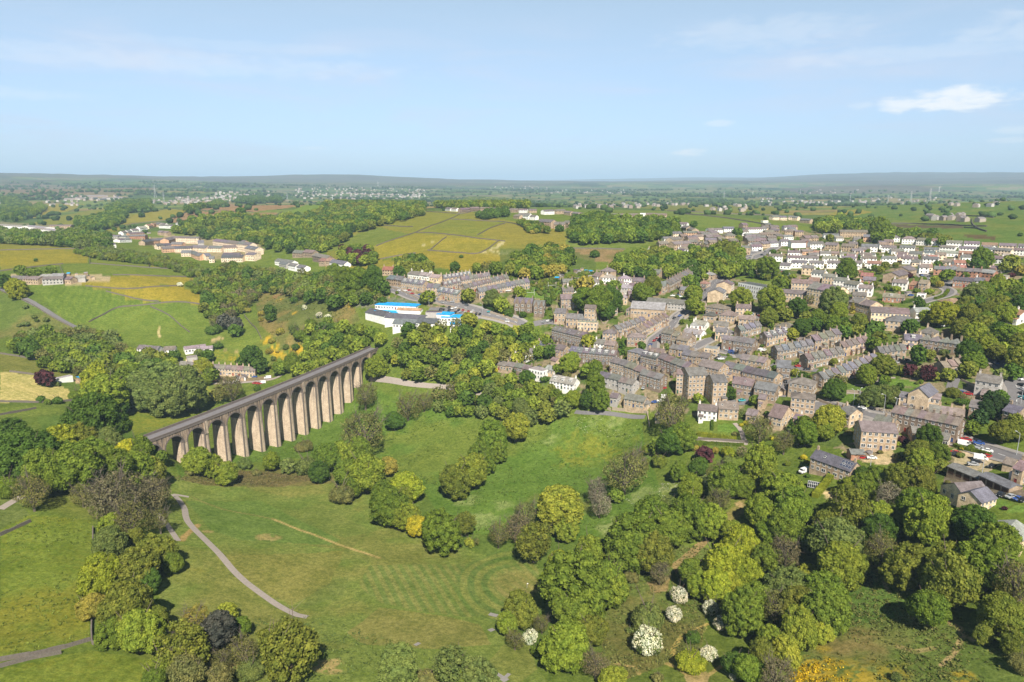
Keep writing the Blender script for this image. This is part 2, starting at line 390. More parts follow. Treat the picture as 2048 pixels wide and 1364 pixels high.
blob('B1', 1700, 270, 9, (.22, .2, .03), 1, .6)
field('A1', '980,320 1110,270 1300,275 1130,330 1000,340', BR, 0)
field('A1', '1170,265 1340,225 1740,235 1700,250 1480,278 1300,272', BR, 0)
field('A1', '1430,300 1480,280 1640,275 1590,300 1480,325', BR, 0)
field('A1', '150,345 600,250 830,285 720,310 560,300 430,350 300,360', (.14, .165, .045), .15)
field('A1', '600,385 720,320 1000,255 1110,265 970,325 740,350 680,390', (.17, .175, .05), .25)
field('A1', '100,280 280,225 500,230 400,270 200,310', (.19, .18, .045), .4)
field('A1', '0,110 250,110 420,165 300,175 0,160', (.17, .13, .10), 0)
field('A1', '300,90 600,95 900,110 1000,125 500,125', (.10, .15, .05), 0)
field('A1', '1700,280 1760,245 1920,235 1880,270', (.12, .19, .045), 0)
# middle hill meadows
field('A2', '20,370 640,150 1000,150 1240,205 1650,290 1650,400 1480,420 1260,470 1000,560 640,520 480,460 350,480 100,540 0,560', (.145, .165, .042), .2, 1, None, (.175, .17, .05))
field('A2', '440,210 640,150 920,165 850,200 620,290 380,240', (.15, .17, .04), .1)
field('A2', '20,370 380,250 590,300 340,380 30,420', (.115, .16, .042), .05)
field('A2', '340,385 620,300 820,320 700,410 500,460 350,470', (.2, .19, .035), .35)
field('A2', '620,430 700,415 1060,430 1250,440 1200,500 900,560 640,480', (.23, .19, .035), .6)
field('A2', '860,200 1230,220 1040,310 650,290', (.135, .165, .042), .15)
field('A2', '830,320 1190,340 1040,430 720,410', (.18, .18, .04), .45)
field('A2', '1060,310 1230,225 1620,290 1650,340 1480,410 1230,350', (.17, .16, .05), .4)
field('A2', '350,480 640,480 640,540 400,540 100,560 100,530', (.17, .175, .04), .35)
stroke('A2', '1090,420 1160,390 1230,355', 5, (.4, .4, .32), .7, .8); blob('A2', 1180, 432, 14, (.42, .42, .33), .7); stroke('A2', '660,380 780,340', 3, (.4, .4, .33), .6)
field('A2', '1690,395 2048,402 1960,500 1800,480 1700,450', (.19, .15, .10), 0, 1, None, (.14, .14, .07))
field('A2', '1640,345 2048,340 2048,395 1650,385', (.11, .16, .05), .1)
field('A3', '500,440 1180,410 1060,480 900,500 480,490', (.115, .165, .05), .1)
field('A3', '1220,240 1700,280 2048,340 1700,345 1480,350 1230,290', (.105, .16, .045), .1)
field('A3', '680,150 1500,155 2048,200 2048,260 1220,225', (.125, .15, .05), .1)
# right hill
field('A4', '540,390 800,310 1100,300 1500,290 2048,270 2048,600 1500,590 1050,470 760,410', (.085, .145, .042), 0, 1, None, (.12, .16, .05))
field('A4', '560,390 650,345 820,330 920,352 700,395', (.19, .18, .05), .4)
field('A4', '1580,515 1830,530 1830,560 1640,545', (.095, .075, .05), 0)
field('A4', '1040,440 1600,450 1590,475 1060,465', (.09, .08, .06), 0)
field('A4', '0,410 560,470 500,500 0,450', (.11, .165, .04), .1)
# golf course, foreground meadows
field('P', '0,1030 180,1040 185,1150 180,1280 60,1320 0,1325', (.115, .17, .035), .10, 1, None, (.15, .175, .035))
field('P', '0,1340 180,1300 300,1320 330,1364 330,1420 -60,1420', (.12, .17, .035), .12)
field('P', '330,950 700,950 900,1090 1090,1140 1080,1230 1010,1280 1100,1364 700,1400 300,1364 330,1100', (.125, .178, .052), 0, 1, None, (.155, .18, .062))
field('P', '430,1110 690,1100 660,1170 580,1210 500,1160', (.17, .18, .065), 0, .7)
field('P', '640,1010 740,1060 700,1100 520,1080 480,1030', (.15, .165, .06), 0, .6)
field('P', '370,1000 520,1000 680,1080 660,1090 480,1080 420,1060', (.105, .17, .05), 0)
field('P', '335,955 480,940 640,955 560,975 400,968', (.12, .11, .06), 0, .7)
field('P', '450,945 620,930 700,960 600,972 480,965', (.13, .115, .065), 0, .6)
field('P', '715,1170 740,1130 850,1128 1075,1120 1080,1175 1030,1215 940,1235 850,1225 760,1205', (.115, .168, .055), 0, 1, (.405, 3.9, (.155, .185, .068)))
field('P', '690,1265 760,1215 900,1235 960,1250 985,1290 860,1300 730,1290', (.19, .18, .078), 0, .6, None, (.13, .175, .06))
field('P', '1010,1290 1060,1290 1075,1340 1040,1370 960,1340', (.15, .18, .06), 0, .8)
p0 = ground(1034, 1170); S = region([(p0.x - 60, p0.y - 60), (p0.x + 60, p0.y + 60), (p0.x - 60, p0.y + 60), (p0.x + 60, p0.y - 60)])
x_, y_ = GX[S] - p0.x, GY[S] - p0.y; r = np.hypot(x_ / .85, y_ / 1.15) + n2[S] * 1.2; V = COLR[S]
t = smooth01(np.abs(((r - 12) / 6.4) % 1 - .5), .17, .33); m = (smooth01(r, 12, 12.8) * (1 - smooth01(r, 26, 30)) * smooth01(-x_, -3, 6) * .7)[..., None]
cc = np.array((.075, .135, .04)) * (1 - t[..., None]) + np.array((.15, .185, .06)) * t[..., None]; V[..., :3] = V[..., :3] * (1 - m) + cc * m
t = smooth01(np.abs(((x_ * .8 + y_ * .5) / 4) % 1 - .5), .15, .35)[..., None]; m = (1 - smooth01(r, 8.5, 13))[..., None] * .8
cc = np.array((.165, .18, .07)) * (1 - t) + np.array((.185, .185, .078)) * t; V[..., :3] = V[..., :3] * (1 - m) + cc * m
field('P', '345,1085 400,1095 410,1150 380,1175 340,1165', (.14, .175, .055), 0, .7)
blob('P', 385, 1140, 5, (.16, .18, .05))
field('P', '640,1175 700,1150 690,1190 600,1215', (.10, .14, .05), 0, .45)
stroke('P', '545,1038 600,1060 680,1090 760,1115', 1.6, (.32, .27, .14), .9); stroke('P', '380,990 450,1020 545,1038', 1.3, (.2, .19, .09), .7)
stroke('P', '395,1050 362,1080', 2.6, (.3, .22, .12), .8)
for x, y, r in ((535, 1075, 4.), (455, 1330, 4), (660, 1335, 4), (445, 1328, 3), (415, 1063, 2.2)): blob('P', x, y, r, (.30, .25, .14), .8)
field('P', '690,830 760,790 860,800 1000,830 1280,840 1330,1000 1180,1080 900,1060 830,960 700,880', (.085, .155, .035), 0, 1, None, (.115, .165, .04))
blob('P', 1180, 905, 20, (.16, .18, .035), .6, .15); blob('P', 1130, 1010, 14, (.14, .15, .06), .6)
for x, y, r in ((930, 1000, 6), (1190, 840, 7), (1230, 845, 8), (1000, 1010, 5), (690, 850, 9), (660, 842, 7), (1300, 990, 9), (1370, 965, 9), (1240, 1060, 8), (960, 1040, 7), (1100, 880, 6), (700, 870, 6), (1215, 1050, 5)):
    blob('P', x, y, r, (.24, .29, .16), .4)
field('P', '600,800 760,780 830,830 700,900 560,920 420,930 360,960 350,930 480,890 600,860', (.085, .155, .035), 0, .8)
field('P', '0,745 40,740 140,780 135,800 0,805', (.33, .32, .15), 0, 1, (1.15, 4.5, (.40, .37, .2)))
field('P', '0,705 170,745 170,760 100,755 0,742', (.14, .16, .055), 0); field('P', '0,812 75,812 140,820 60,835 0,830', (.12, .17, .045), 0)
field('P', '70,835 240,820 300,870 200,900 120,890', (.09, .15, .04), 0); field('P', '250,815 420,820 330,850 270,870', (.12, .17, .035), .25)
# rough common at the lower right
field('P', '1220,1080 1440,1100 1400,1300 1240,1364 1200,1364', (.10, .145, .045), 0, 1, None, (.14, .14, .06))
field('P', '1640,1180 1740,1120 1850,1200 1950,1250 2048,1300 2048,1420 1560,1420 1610,1290', (.10, .15, .045), 0, 1, None, (.17, .155, .075))
field('B5', '1230,580 1290,560 1500,760 1450,800 1180,860 1160,740', (.085, .15, .042), 0)
for x, y, r in ((1050, 1080, 9), (1130, 1095, 8), (1000, 1060, 5), (1180, 1110, 7), (1060, 1030, 4), (1740, 1095, 3), (1090, 960, 4), (1310, 1010, 3)): blob('B5', x, y, r, (.30, .24, .04), .7, .9)
blob('P', 1640, 1340, 12, (.3, .24, .04), .7, .9, 8); blob('P', 1700, 1350, 12, (.26, .22, .04), .7, .9, 8)
stroke('B5', '1680,830 1740,860 1750,900 1710,980 1660,1040', 1.6, (.36, .29, .19), .9); stroke('B5', '1600,790 1680,830', 1.6, (.33, .26, .16), .8); stroke('B5', '1750,890 1800,920', 1.6, (.36, .29, .19), .8)
stroke('B5', '1375,640 1400,690', 1.0, (.3, .26, .16), .7); stroke('B5', '1450,950 1520,975 1600,960', 2, (.26, .22, .13), .7)
stroke('B5', '340,1040 350,960 400,890 520,840', 1.5, (.36, .30, .13), .9); stroke('B5', '320,1030 370,1050 480,1120', 1.5, (.33, .27, .14), .9); stroke('B5', '480,1110 560,1060 600,1030', 1.5, (.33, .27, .14), .8)
field('B5', '400,1090 480,1060 530,1075 520,1160 430,1160', (.33, .27, .17), 0, .8); stroke('B5', '80,1030 180,1050 190,1080', 1.4, (.3, .25, .13), .8)
field('B5', '340,560 470,450 560,410 480,490 370,600', (.24, .19, .12), 0, .9); stroke('B5', '580,380 640,310 700,250 720,180', 6, (.19, .17, .08), .8)
field('B5', '230,640 350,600 330,680 260,690', (.24, .18, .12), 0, .7); blob('P', 1480, 1010, 3, (.4, .3, .22), .9); blob('P', 1665, 988, 4.5, (.5, .42, .33), 1)
field('P', '0,1000 30,990 60,1030 0,1060', (.10, .14, .05), 0)
blob('B1', 1590, 140, 4, (.45, .36, .27), .9); stroke('B1', '1165,60 1160,115 1180,130', 2, (.42, .38, .26), .9); stroke('B1', '1600,215 1760,235', 1.6, (.25, .22, .13), .8)
# gorse slope beyond the viaduct
field('P', '500,560 590,560 700,600 720,640 640,680 560,700 520,650 510,600', (.10, .13, .05), 0, 1, None, (.17, .15, .07))
for x, y, r in ((545, 700, 6), (556, 712, 5), (590, 625, 6), (560, 600, 5), (530, 680, 6), (600, 700, 5), (585, 705, 8), (700, 610, 4)): blob('P', x, y, r, (.42, .29, .03), .8, .3)
blob('P', 560, 590, 10, (.24, .15, .10), .8); blob('P', 520, 610, 7, (.24, .17, .10), .6)
# school field, play courts, park, gardens, town ground
field('P', '560,575 640,568 740,590 770,600 700,600 600,590', (.12, .18, .045), 0)
field('P', '665,592 760,590 800,600 720,606', (.33, .25, .19), 0)
field('A2', '1330,680 1450,650 1720,660 1660,700 1480,740 1400,760 1340,730', LAWN, 0)
field('P', '1650,770 1720,757 1840,755 1850,775 1700,800 1640,800', LAWN, 0)
# built-up ground: paving and gardens together
TOWN = ['P', '780,580 1060,555 1330,520 1400,480 1480,455 1700,465 1800,485 2048,500 2048,600 1960,640 1990,760 1960,800 1960,880 1900,960 1700,900 1560,880 1480,845 1400,830 1250,815 1130,800 1090,775 990,745 1010,700 1100,690 1080,640 960,640 800,600']
wp = world_poly(*TOWN); S = region(wp); m = inside(wp, GX[S] + n2[S] * 8, GY[S] + n1[S] * 8).astype(float)
V = COLR[S]; t = smooth01(fbm(GX[S] / 7 + 3, GY[S] / 7, 3), -.06, .06)[..., None]
cc = np.array((.20, .18, .155)) * (1 - t) + np.array((.075, .12, .035)) * t
V[..., :3] = V[..., :3] * (1 - m[..., None]) + cc * m[..., None]; V[..., 3] *= (1 - m)
field('A2', '1330,680 1450,650 1720,660 1660,700 1480,740 1400,760 1340,730', LAWN, 0)
field('C3', '430,920 640,890 860,930 850,970 440,975', LAWN, 0); field('C3', '150,940 420,975 850,985 700,1010 150,1010', (.085, .15, .04), 0); field('C3', '140,1040 300,1030 340,1100 150,1100', LAWN, 0)
field('E1', '640,1010 900,1005 960,1100 900,1130 660,1120', LAWN, 0); field('E1', '400,1000 570,970 580,1090 380,1100', (.11, .17, .045), 0)
field('A3', '1760,690 2048,690 2048,760 1960,770 1800,740', (.12, .17, .045), 0); field('C2', '500,40 1000,60 990,130 640,110 500,80', (.11, .165, .045), 0)
field('A3', '0,500 0,640 700,640 700,560 500,520', (.07, .11, .04), 0, .7)
field('C3', '500,170 1400,130 1480,180 1300,330 900,330 500,200', (.09, .14, .04), 0, .8)
field('C3', '1220,650 1330,650 1310,710 1230,700', (.19, .18, .08), 0)
field('C5', '1390,450 1600,490 1850,530 1860,580 1700,660 1400,600', (.37, .33, .30), 0)
field('C5', '380,470 480,480 560,560 800,600 860,500 820,420 760,440 700,520 560,540', (.38, .33, .27), 0)
field('C5', '1320,690 1400,680 1720,740 2048,830 2048,900 1700,900 1300,780', (.14, .13, .13), 0)
field('C5', '1680,880 1800,890 1830,910 1760,950 1660,910', LAWN, 0); field('C5', '1780,930 1860,910 1950,950 1880,1000 1770,970', LAWN, 0); field('C5', '1960,960 2060,960 2060,1020 1880,1030', LAWN, 0)
field('D4', '0,410 380,370 760,400 900,420 760,430 330,470 200,490 0,450', (.16, .17, .16), 0); field('D4', '0,420 380,395 760,420 500,440 0,450', (.10, .15, .11), 0)
field('D4', '900,480 1200,455 1500,540 1480,600 1300,620 1250,560 1000,520', (.16, .15, .145), 0)
field('B1', '1560,400 1990,400 1990,440 1850,450 1560,470', (.2, .17, .15), 0); field('B1', '1500,470 1850,470 1650,560 1440,640 1400,600', (.12, .17, .05), .3)
field('B1', '520,430 600,430 600,465 530,450', (.4, .33, .27), 0)
field('A1', '60,640 370,640 650,650 640,680 400,700 200,690 60,690', (.3, .27, .22), 0)
field('A1', '0,330 420,360 420,400 230,420 0,410', (.19, .19, .17), 0, .8)

field('D6', '560,250 820,230 1140,250 1330,280 1750,300 1880,400 1780,520 1300,500 900,440 600,360', (.26, .23, .20), 0, .8)
field('P', '330,960 350,952 480,975 700,1010 760,1060 690,1075 560,1040 400,1000', (.10, .165, .045), 0, .5)
field('P', '0,370 200,370 320,378 240,390 120,396 0,392', (.20, .15, .11), 0, .75)
field('P', '1560,376 1700,371 1850,373 1920,381 1760,388 1600,388', (.13, .10, .095), 0, .7)
field('P', '430,372 620,364 800,362 900,368 760,376 560,378', (.12, .12, .08), 0, .6)
field('P', '1250,380 1400,378 1500,388 1300,392', (.2, .19, .11), 0, .6)
COLR[..., :3] *= np.array([1.06, .97, .70])
COLR[..., :3] *= 1 - smooth01(DD, 2500, 5000)[..., None] * np.array([.26, .14, -.10])  # haze put into the colour: far ground shifts bluer with distance
# ------------------------------------------------ materials
def newmat(name, rough=.9, spec=.2):
    m = bpy.data.materials.new(name); m.use_nodes = True; t = m.node_tree; t.nodes.clear()
    o = N(t, 'ShaderNodeOutputMaterial'); b = N(t, 'ShaderNodeBsdfPrincipled'); L(t, b.outputs[0], o.inputs['Surface'])
    b.inputs['Roughness'].default_value = rough; b.inputs['Specular IOR Level'].default_value = spec
    return m, t, b
def geopos(t): return N(t, 'ShaderNodeNewGeometry').outputs['Position']
def plain(name, c, rough=.85, spec=.2, var=.2, scale=1.5, metal=0):
    m, t, b = newmat(name, rough, spec)
    p = geopos(t); f = noise(t, p, scale, 5, .6)
    L(t, mixc(t, 1.0, c, mixc(t, f, (1 - var,) * 3, (1 + var,) * 3), 'MULTIPLY'), b.inputs['Base Color']); b.inputs['Metallic'].default_value = metal
    return m
M = {}
# ground: painted albedo broken up by tussocks and by flowers
m, t, b = newmat('ground', 1, 0)
at = N(t, 'ShaderNodeAttribute', attribute_name='Col'); p = geopos(t)
nA = noise(t, p, .55, 6, .7); nB = noise(t, p, .09, 5, .6); nC = noise(t, p, 1.7, 4, .75)
c = mixc(t, 1.0, at.outputs['Color'], mixc(t, ramp(t, nA, .3, .7), (.68, .72, .66), (1.3, 1.24, 1.28)), 'MULTIPLY')
c = mixc(t, 1.0, c, mixc(t, ramp(t, nB, .35, .65), (.86, .9, .82), (1.14, 1.1, 1.14)), 'MULTIPLY')
c = mixc(t, 1.0, c, mixc(t, ramp(t, nC, .3, .7), (.74, .77, .72), (1.24, 1.22, 1.22)), 'MULTIPLY')
c = mixc(t, ramp(t, noise(t, p, .9, 5, .8), .58, .72, 0, .45), c, mixc(t, 1, c, (.62, .70, .62), 'MULTIPLY'))
fl = math_(t, 'MULTIPLY', ramp(t, noise(t, p, .35, 5, .7), .42, .62), ramp(t, noise(t, p, .03, 3), .3, .65))
fl = math_(t, 'MULTIPLY', math_(t, 'MULTIPLY', fl, at.outputs['Alpha']), 1.5, True)
c = mixc(t, fl, c, (.34, .26, .03))
L(t, c, b.inputs['Base Color'])
bu = N(t, 'ShaderNodeBump'); bu.inputs['Strength'].default_value = .5; bu.inputs['Distance'].default_value = .6; L(t, nA, bu.inputs['Height']); L(t, bu.outputs[0], b.inputs['Normal'])
M['ground'] = m
# masonry tinted by the object's own colour: courses, blackened patches
def tinted(name, rough=.9, kind='wall'):
    m, t, b = newmat(name, rough, .15); oi = N(t, 'ShaderNodeObjectInfo'); p = geopos(t)
    n1_ = noise(t, p, .45, 5, .65); n2_ = noise(t, p, 3.5, 4, .7)
    c = oi.outputs['Color']
    if kind == 'wall':
        c = mixc(t, 1, c, mixc(t, ramp(t, n1_, .3, .68), (.66, .62, .60), (1.16, 1.14, 1.1)), 'MULTIPLY')
        c = mixc(t, 1, c, mixc(t, ramp(t, n2_, .3, .7), (.72, .7, .68), (1.25, 1.25, 1.25)), 'MULTIPLY')
    elif kind == 'roof':
        c = mixc(t, 1, c, mixc(t, ramp(t, n1_, .3, .7), (.74, .72, .70), (1.2, 1.2, 1.22)), 'MULTIPLY')
        c = mixc(t, 1, c, mixc(t, ramp(t, noise(t, p, 2.2, 3, .7), .3, .7), (.78, .78, .78), (1.2, 1.2, 1.2)), 'MULTIPLY')
        wv = N(t, 'ShaderNodeTexWave', wave_type='BANDS', bands_direction='Z', wave_profile='SAW'); wv.inputs['Scale'].default_value = 2.0; wv.inputs['Distortion'].default_value = .3
        L(t, p, wv.inputs['Vector']); c = mixc(t, .35, c, mixc(t, 1, c, mixc(t, wv.outputs['Fac'], (.6,)*3, (1.2,)*3), 'MULTIPLY'))
        c = mixc(t, ramp(t, noise(t, p, .9, 5, .7), .60, .72, 0, .55), c, (.13, .125, .07))
    elif kind == 'paint':
        c = mixc(t, 1, c, mixc(t, ramp(t, n1_, .3, .7), (.84, .83, .80), (1.03, 1.03, 1.03)), 'MULTIPLY')
    L(t, c, b.inputs['Base Color']); return m
M['wall'] = tinted('stone_wall'); M['roof'] = tinted('slate_roof', .75, 'roof'); M['render'] = tinted('painted_render', .8, 'paint')
m, t, b = newmat('car_paint', .28, .5); oi = N(t, 'ShaderNodeObjectInfo'); L(t, oi.outputs['Color'], b.inputs['Base Color']); M['paint'] = m
M['glass'] = plain('window_glass', (.025, .03, .035), .12, .6, .3); M['frame'] = plain('white_frame', (.72, .72, .70), .5); M['door'] = tinted('door_paint', .6, 'paint')
M['tyre'] = plain('tyre_rubber', (.02, .02, .02)); M['stonetrim'] = plain('stone_trim', (.36, .29, .21), .9)
M['asphalt'] = plain('asphalt', (.155, .148, .15), .9, .2, .25, .8); M['gravel'] = plain('gravel_path', (.30, .26, .225), .95, .1, .3, 1.2); M['mark'] = plain('road_paint', (.7, .7, .68))
M['kerb'] = plain('kerb_stone', (.33, .30, .27)); M['track'] = plain('trackbed', (.175, .165, .17), .95, .1, .25, .5)
M['palewall'] = plain('pale_wall', (.34, .28, .21), .95, .1, .4, 1.5); M['drystone'] = plain('dry_stone', (.15, .13, .11), .95, .1, .55, 2.2); M['bark'] = plain('bark', (.14, .11, .085), .95, .1, .4, 2); M['twig'] = plain('twig', (.125, .105, .08), .95, .1, .4, 2)
M['panel'] = plain('solar_panel', (.035, .045, .08), .2, .6, .2); M['steel'] = plain('galvanised_steel', (.4, .41, .42), .5, .4); M['white'] = plain('white_sheet', (.75, .75, .74), .5)
# viaduct masonry: block courses with weathering streaks, darkened upward to paint in shade under the arches
m, t, b = newmat('viaduct_stone', .92, .15); p = geopos(t)
br = N(t, 'ShaderNodeTexNoise'); mp = N(t, 'ShaderNodeMapping'); mp.inputs['Scale'].default_value = (.7, .7, .045); L(t, p, mp.inputs['Vector']); st = noise(t, mp.outputs[0], 1.6, 5, .65)
fine = noise(t, p, 2.6, 3, .75); mid = noise(t, p, .35, 5, .6)
c = mixc(t, ramp(t, mid, .3, .7), (.52, .41, .30), (.66, .535, .40))
c = mixc(t, 1, c, mixc(t, ramp(t, fine, .28, .72), (.62, .6, .58), (1.3, 1.3, 1.3)), 'MULTIPLY')
sz = N(t, 'ShaderNodeSeparateXYZ'); L(t, p, sz.inputs[0])
top = ramp(t, sz.outputs['Z'], 6, 30, .1, .9)
c = mixc(t, math_(t, 'MULTIPLY', ramp(t, st, .42, .62), top), c, (.15, .125, .115))
L(t, c, b.inputs['Base Color'])
bu = N(t, 'ShaderNodeBump'); bu.inputs['Strength'].default_value = .6; bu.inputs['Distance'].default_value = .25; L(t, fine, bu.inputs['Height']); L(t, bu.outputs[0], b.inputs['Normal'])
M['viaduct'] = m
m2 = m.copy(); m2.name = 'soot_shade_viaduct_stone'; M['viaduct_dark'] = m2; t2 = m2.node_tree; b2 = [n for n in t2.nodes if n.type == 'BSDF_PRINCIPLED'][0]  # soot tone, deepened to paint in weaker light on the side faces
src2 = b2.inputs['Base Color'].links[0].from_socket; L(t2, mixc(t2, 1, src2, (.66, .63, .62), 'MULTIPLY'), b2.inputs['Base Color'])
M['coping'] = plain('coping_stone', (.155, .13, .115), .9, .15, .45, 1.2)
# leaves
def leafmat(name, attr=False, trans=.28, flat=False):
    m = bpy.data.materials.new(name); m.use_nodes = True; t = m.node_tree; t.nodes.clear()
    o = N(t, 'ShaderNodeOutputMaterial')
    if attr: src = N(t, 'ShaderNodeAttribute', attribute_name='Col').outputs['Color']
    else: src = N(t, 'ShaderNodeObjectInfo').outputs['Color']
    g = N(t, 'ShaderNodeNewGeometry'); tcn = g.outputs['Position']
    r = g.outputs['Random Per Island']
    c = mixc(t, 1, src, mixc(t, r, (.62, .66, .6), (1.38, 1.32, 1.3)), 'MULTIPLY')
    cl = noise(t, tcn, .30, 3, .6)
    c = mixc(t, 1, c, mixc(t, ramp(t, cl, .3, .7), (.82, .88, .85), (1.2, 1.13, 1.0)), 'MULTIPLY')
    d = N(t, 'ShaderNodeBsdfDiffuse'); L(t, c, d.inputs['Color'])
    tr = N(t, 'ShaderNodeBsdfTranslucent'); L(t, mixc(t, 1, c, (1.15, 1.3, .6), 'MULTIPLY'), tr.inputs['Color'])
    mx = N(t, 'ShaderNodeMixShader'); mx.inputs[0].default_value = trans; L(t, d.outputs[0], mx.inputs[1]); L(t, tr.outputs[0], mx.inputs[2]); L(t, mx.outputs[0], o.inputs['Surface'])
    return m
M['leaf'] = leafmat('leaves'); M['leafmass'] = leafmat('leaves_far', True, .2)
def build_ground():
    ni, nj = GX.shape
    V = np.stack([GX, GY, GZ], -1).reshape(-1, 3)
    a = (np.arange(ni - 1)[:, None] * nj + np.arange(nj - 1)[None, :]).ravel()
    F = np.stack([a, a + nj, a + nj + 1, a + 1], 1)[:, ::-1]
    # winding so that normals face up
    v0, v1, v2 = V[F[0, 0]], V[F[0, 1]], V[F[0, 2]]
    if np.cross(v1 - v0, v2 - v1)[2] < 0: F = F[:, ::-1]
    me = mesh_np('ground', V, F, [M['ground']], None, True)
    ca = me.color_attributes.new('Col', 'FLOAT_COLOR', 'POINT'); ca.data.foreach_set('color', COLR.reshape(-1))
    o = link('ground', me); tag(o, kind="structure"); return o
build_ground()
# ------------------------------------------------ the viaduct
_ny = np.array([322.9, 341.6, 369.4, 404.7, 444.5, 473.4, 501.4, 527.6]); _nx = np.array([-182.4, -173.8, -161.8, -148.9, -132.8, -120.2, -110.2, -104.5])
_vf = np.polyfit(_ny, _nx, 2)
_yy = np.linspace(270, 565, 1200); _xx = np.polyval(_vf, _yy); _ss = np.concatenate([[0], np.cumsum(np.hypot(np.diff(_xx), np.diff(_yy)))])
S0 = np.interp(336.0, _yy, _ss)
def vpt(s, t, z):          # s along from the reference arch crown, t leftwards from the near face
    y = np.interp(s + S0, _ss, _yy); x = np.polyval(_vf, y); dx = np.polyval(np.polyder(_vf), y); k = math.hypot(dx, 1)
    return (x - t / k, y + t * dx / k, z)
BAY, WID, ZT, ZC, RA = 13.7, 8.8, 34.2, 30.9, 5.55
ZS = ZC - RA
via = empty('railway_viaduct', vpt(80, WID / 2, 0)); tag(via, 'long curved stone railway viaduct of tall round arches crossing the valley', 'viaduct')
VO = Vector(via.location)
def vl(s, t, z): p = vpt(s, t, z); return (p[0] - VO.x, p[1] - VO.y, p[2] - VO.z)
K0, K1 = -2, 15
for k in range(K0, K1 + 1):
    mb = MB(); c = k * BAY; n = 14; H = BAY / 2
    arc = [(c - RA * math.cos(math.pi * i / n), ZS + RA * math.sin(math.pi * i / n)) for i in range(n + 1)]
    for t in (0, WID):      # spandrels
        for i in range(n):
            (s0, z0), (s1, z1) = arc[i], arc[i+1]
            q = [vl(s0, t, z0), vl(s1, t, z1), vl(s1, t, ZT - 1.3), vl(s0, t, ZT - 1.3)]
            mb.face(q if t == 0 else q[::-1])
        for sa, sb in ((c - H, c - RA), (c + RA, c + H)):
            q = [vl(sa, t, ZS), vl(sb, t, ZS), vl(sb, t, ZT - 1.3), vl(sa, t, ZT - 1.3)]; mb.face(q if t == 0 else q[::-1])
    for i in range(n):
        (s0, z0), (s1, z1) = arc[i], arc[i+1]; mb.face([vl(s0, 0, z0), vl(s0, WID, z0), vl(s1, WID, z1), vl(s1, 0, z1)], 1)  # soffit in dark stone: soot with the arch shade painted in
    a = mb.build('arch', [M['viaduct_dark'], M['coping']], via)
    mb = MB()               # ring of voussoirs, proud of the face
    arc2 = [(c - (RA + .75) * math.cos(math.pi * i / n), ZS + (RA + .75) * math.sin(math.pi * i / n)) for i in range(n + 1)]
    for t in (-.12,):
        for i in range(n):
            mb.face([vl(*[arc[i][0], t, arc[i][1]]), vl(arc[i+1][0], t, arc[i+1][1]), vl(arc2[i+1][0], t, arc2[i+1][1]), vl(arc2[i][0], t, arc2[i][1])])
            mb.face([vl(arc2[i][0], t, arc2[i][1]), vl(arc2[i+1][0], t, arc2[i+1][1]), vl(arc2[i+1][0], 0, arc2[i+1][1]), vl(arc2[i][0], 0, arc2[i][1])])
            mb.face([vl(arc[i][0], t, arc[i][1]), vl(arc[i][0], 0.05, arc[i][1]), vl(arc[i+1][0], 0.05, arc[i+1][1]), vl(arc[i+1][0], t, arc[i+1][1])])
    mb.build('arch_ring', [M['coping']], a)
for k in range(K0, K1 + 2):
    c = k * BAY - BAY / 2; x, y, _ = vpt(c, WID / 2, 0); zb = gz(x, y) - 3; hb = ZS - zb; b_ = hb * .014; T = BAY / 2 - RA
    mb = MB(); R8 = 8
    big = (k - K0) % 6 == 4
    def ringp(z, f, e=0):
        g = b_ * f; return [vl(c - T - g - e, -g - e, z), vl(c + T + g + e, -g - e, z), vl(c + T + g + e, WID + g + e, z), vl(c - T - g - e, WID + g + e, z)]
    L0 = ringp(zb, 1); L1 = ringp(ZS, 0)
    for i in range(4): j = (i + 1) % 4; mb.face([L0[i], L0[j], L1[j], L1[i]])
    mb.face(L1)
    p_ = mb.build('pier', [M['viaduct']], via)
    for sg in (-1, 1):      # darker quoin strips on the near corners
        mb = MB()
        def qq(z, f): g = b_ * f; s_ = c + sg * (T + g); return [vl(s_ - sg * .55, -g - .10, z), vl(s_ + sg * .06, -g - .10, z), vl(s_ + sg * .06, -g + .55, z)]
        A, B_ = qq(zb, 1), qq(ZS - .1, 0)
        f1 = [A[0], A[1], B_[1], B_[0]]; f2 = [A[1], A[2], B_[2], B_[1]]
        mb.face(f1 if sg > 0 else f1[::-1]); mb.face(f2 if sg > 0 else f2[::-1])
        mb.build('quoin', [M['coping']], p_)
    if big:
        mb = MB()
        for f0, e0, e1 in ((0, 0, 0),):
            q0 = [vl(c - T + .2, -.45, ZS + .2), vl(c + T - .2, -.45, ZS + .2), vl(c + T - .2, .05, ZS + .2), vl(c - T + .2, .05, ZS + .2)]
            q1 = [(a_[0], a_[1], a_[2] + ZT - 1.3 - ZS - .2) for a_ in q0]
            for i in range(4): j = (i + 1) % 4; mb.face([q0[i], q0[j], q1[j], q1[i]])
        mb.build('pilaster', [M['viaduct']], p_)
SA, SB = K0 * BAY - BAY / 2 - 12, K1 * BAY + BAY / 2 + 26
ns = 90; ST = [SA + (SB - SA) * i / ns for i in range(ns + 1)]
def vstrip(name, sec, mat, par):
    mb = MB()
    for i in range(ns):
        for j in range(len(sec)):
            (t0, z0), (t1, z1) = sec[j], sec[(j + 1) % len(sec)]
            mb.face([vl(ST[i], t0, z0), vl(ST[i+1], t0, z0), vl(ST[i+1], t1, z1), vl(ST[i], t1, z1)])
    return mb.build(name, [mat], par)
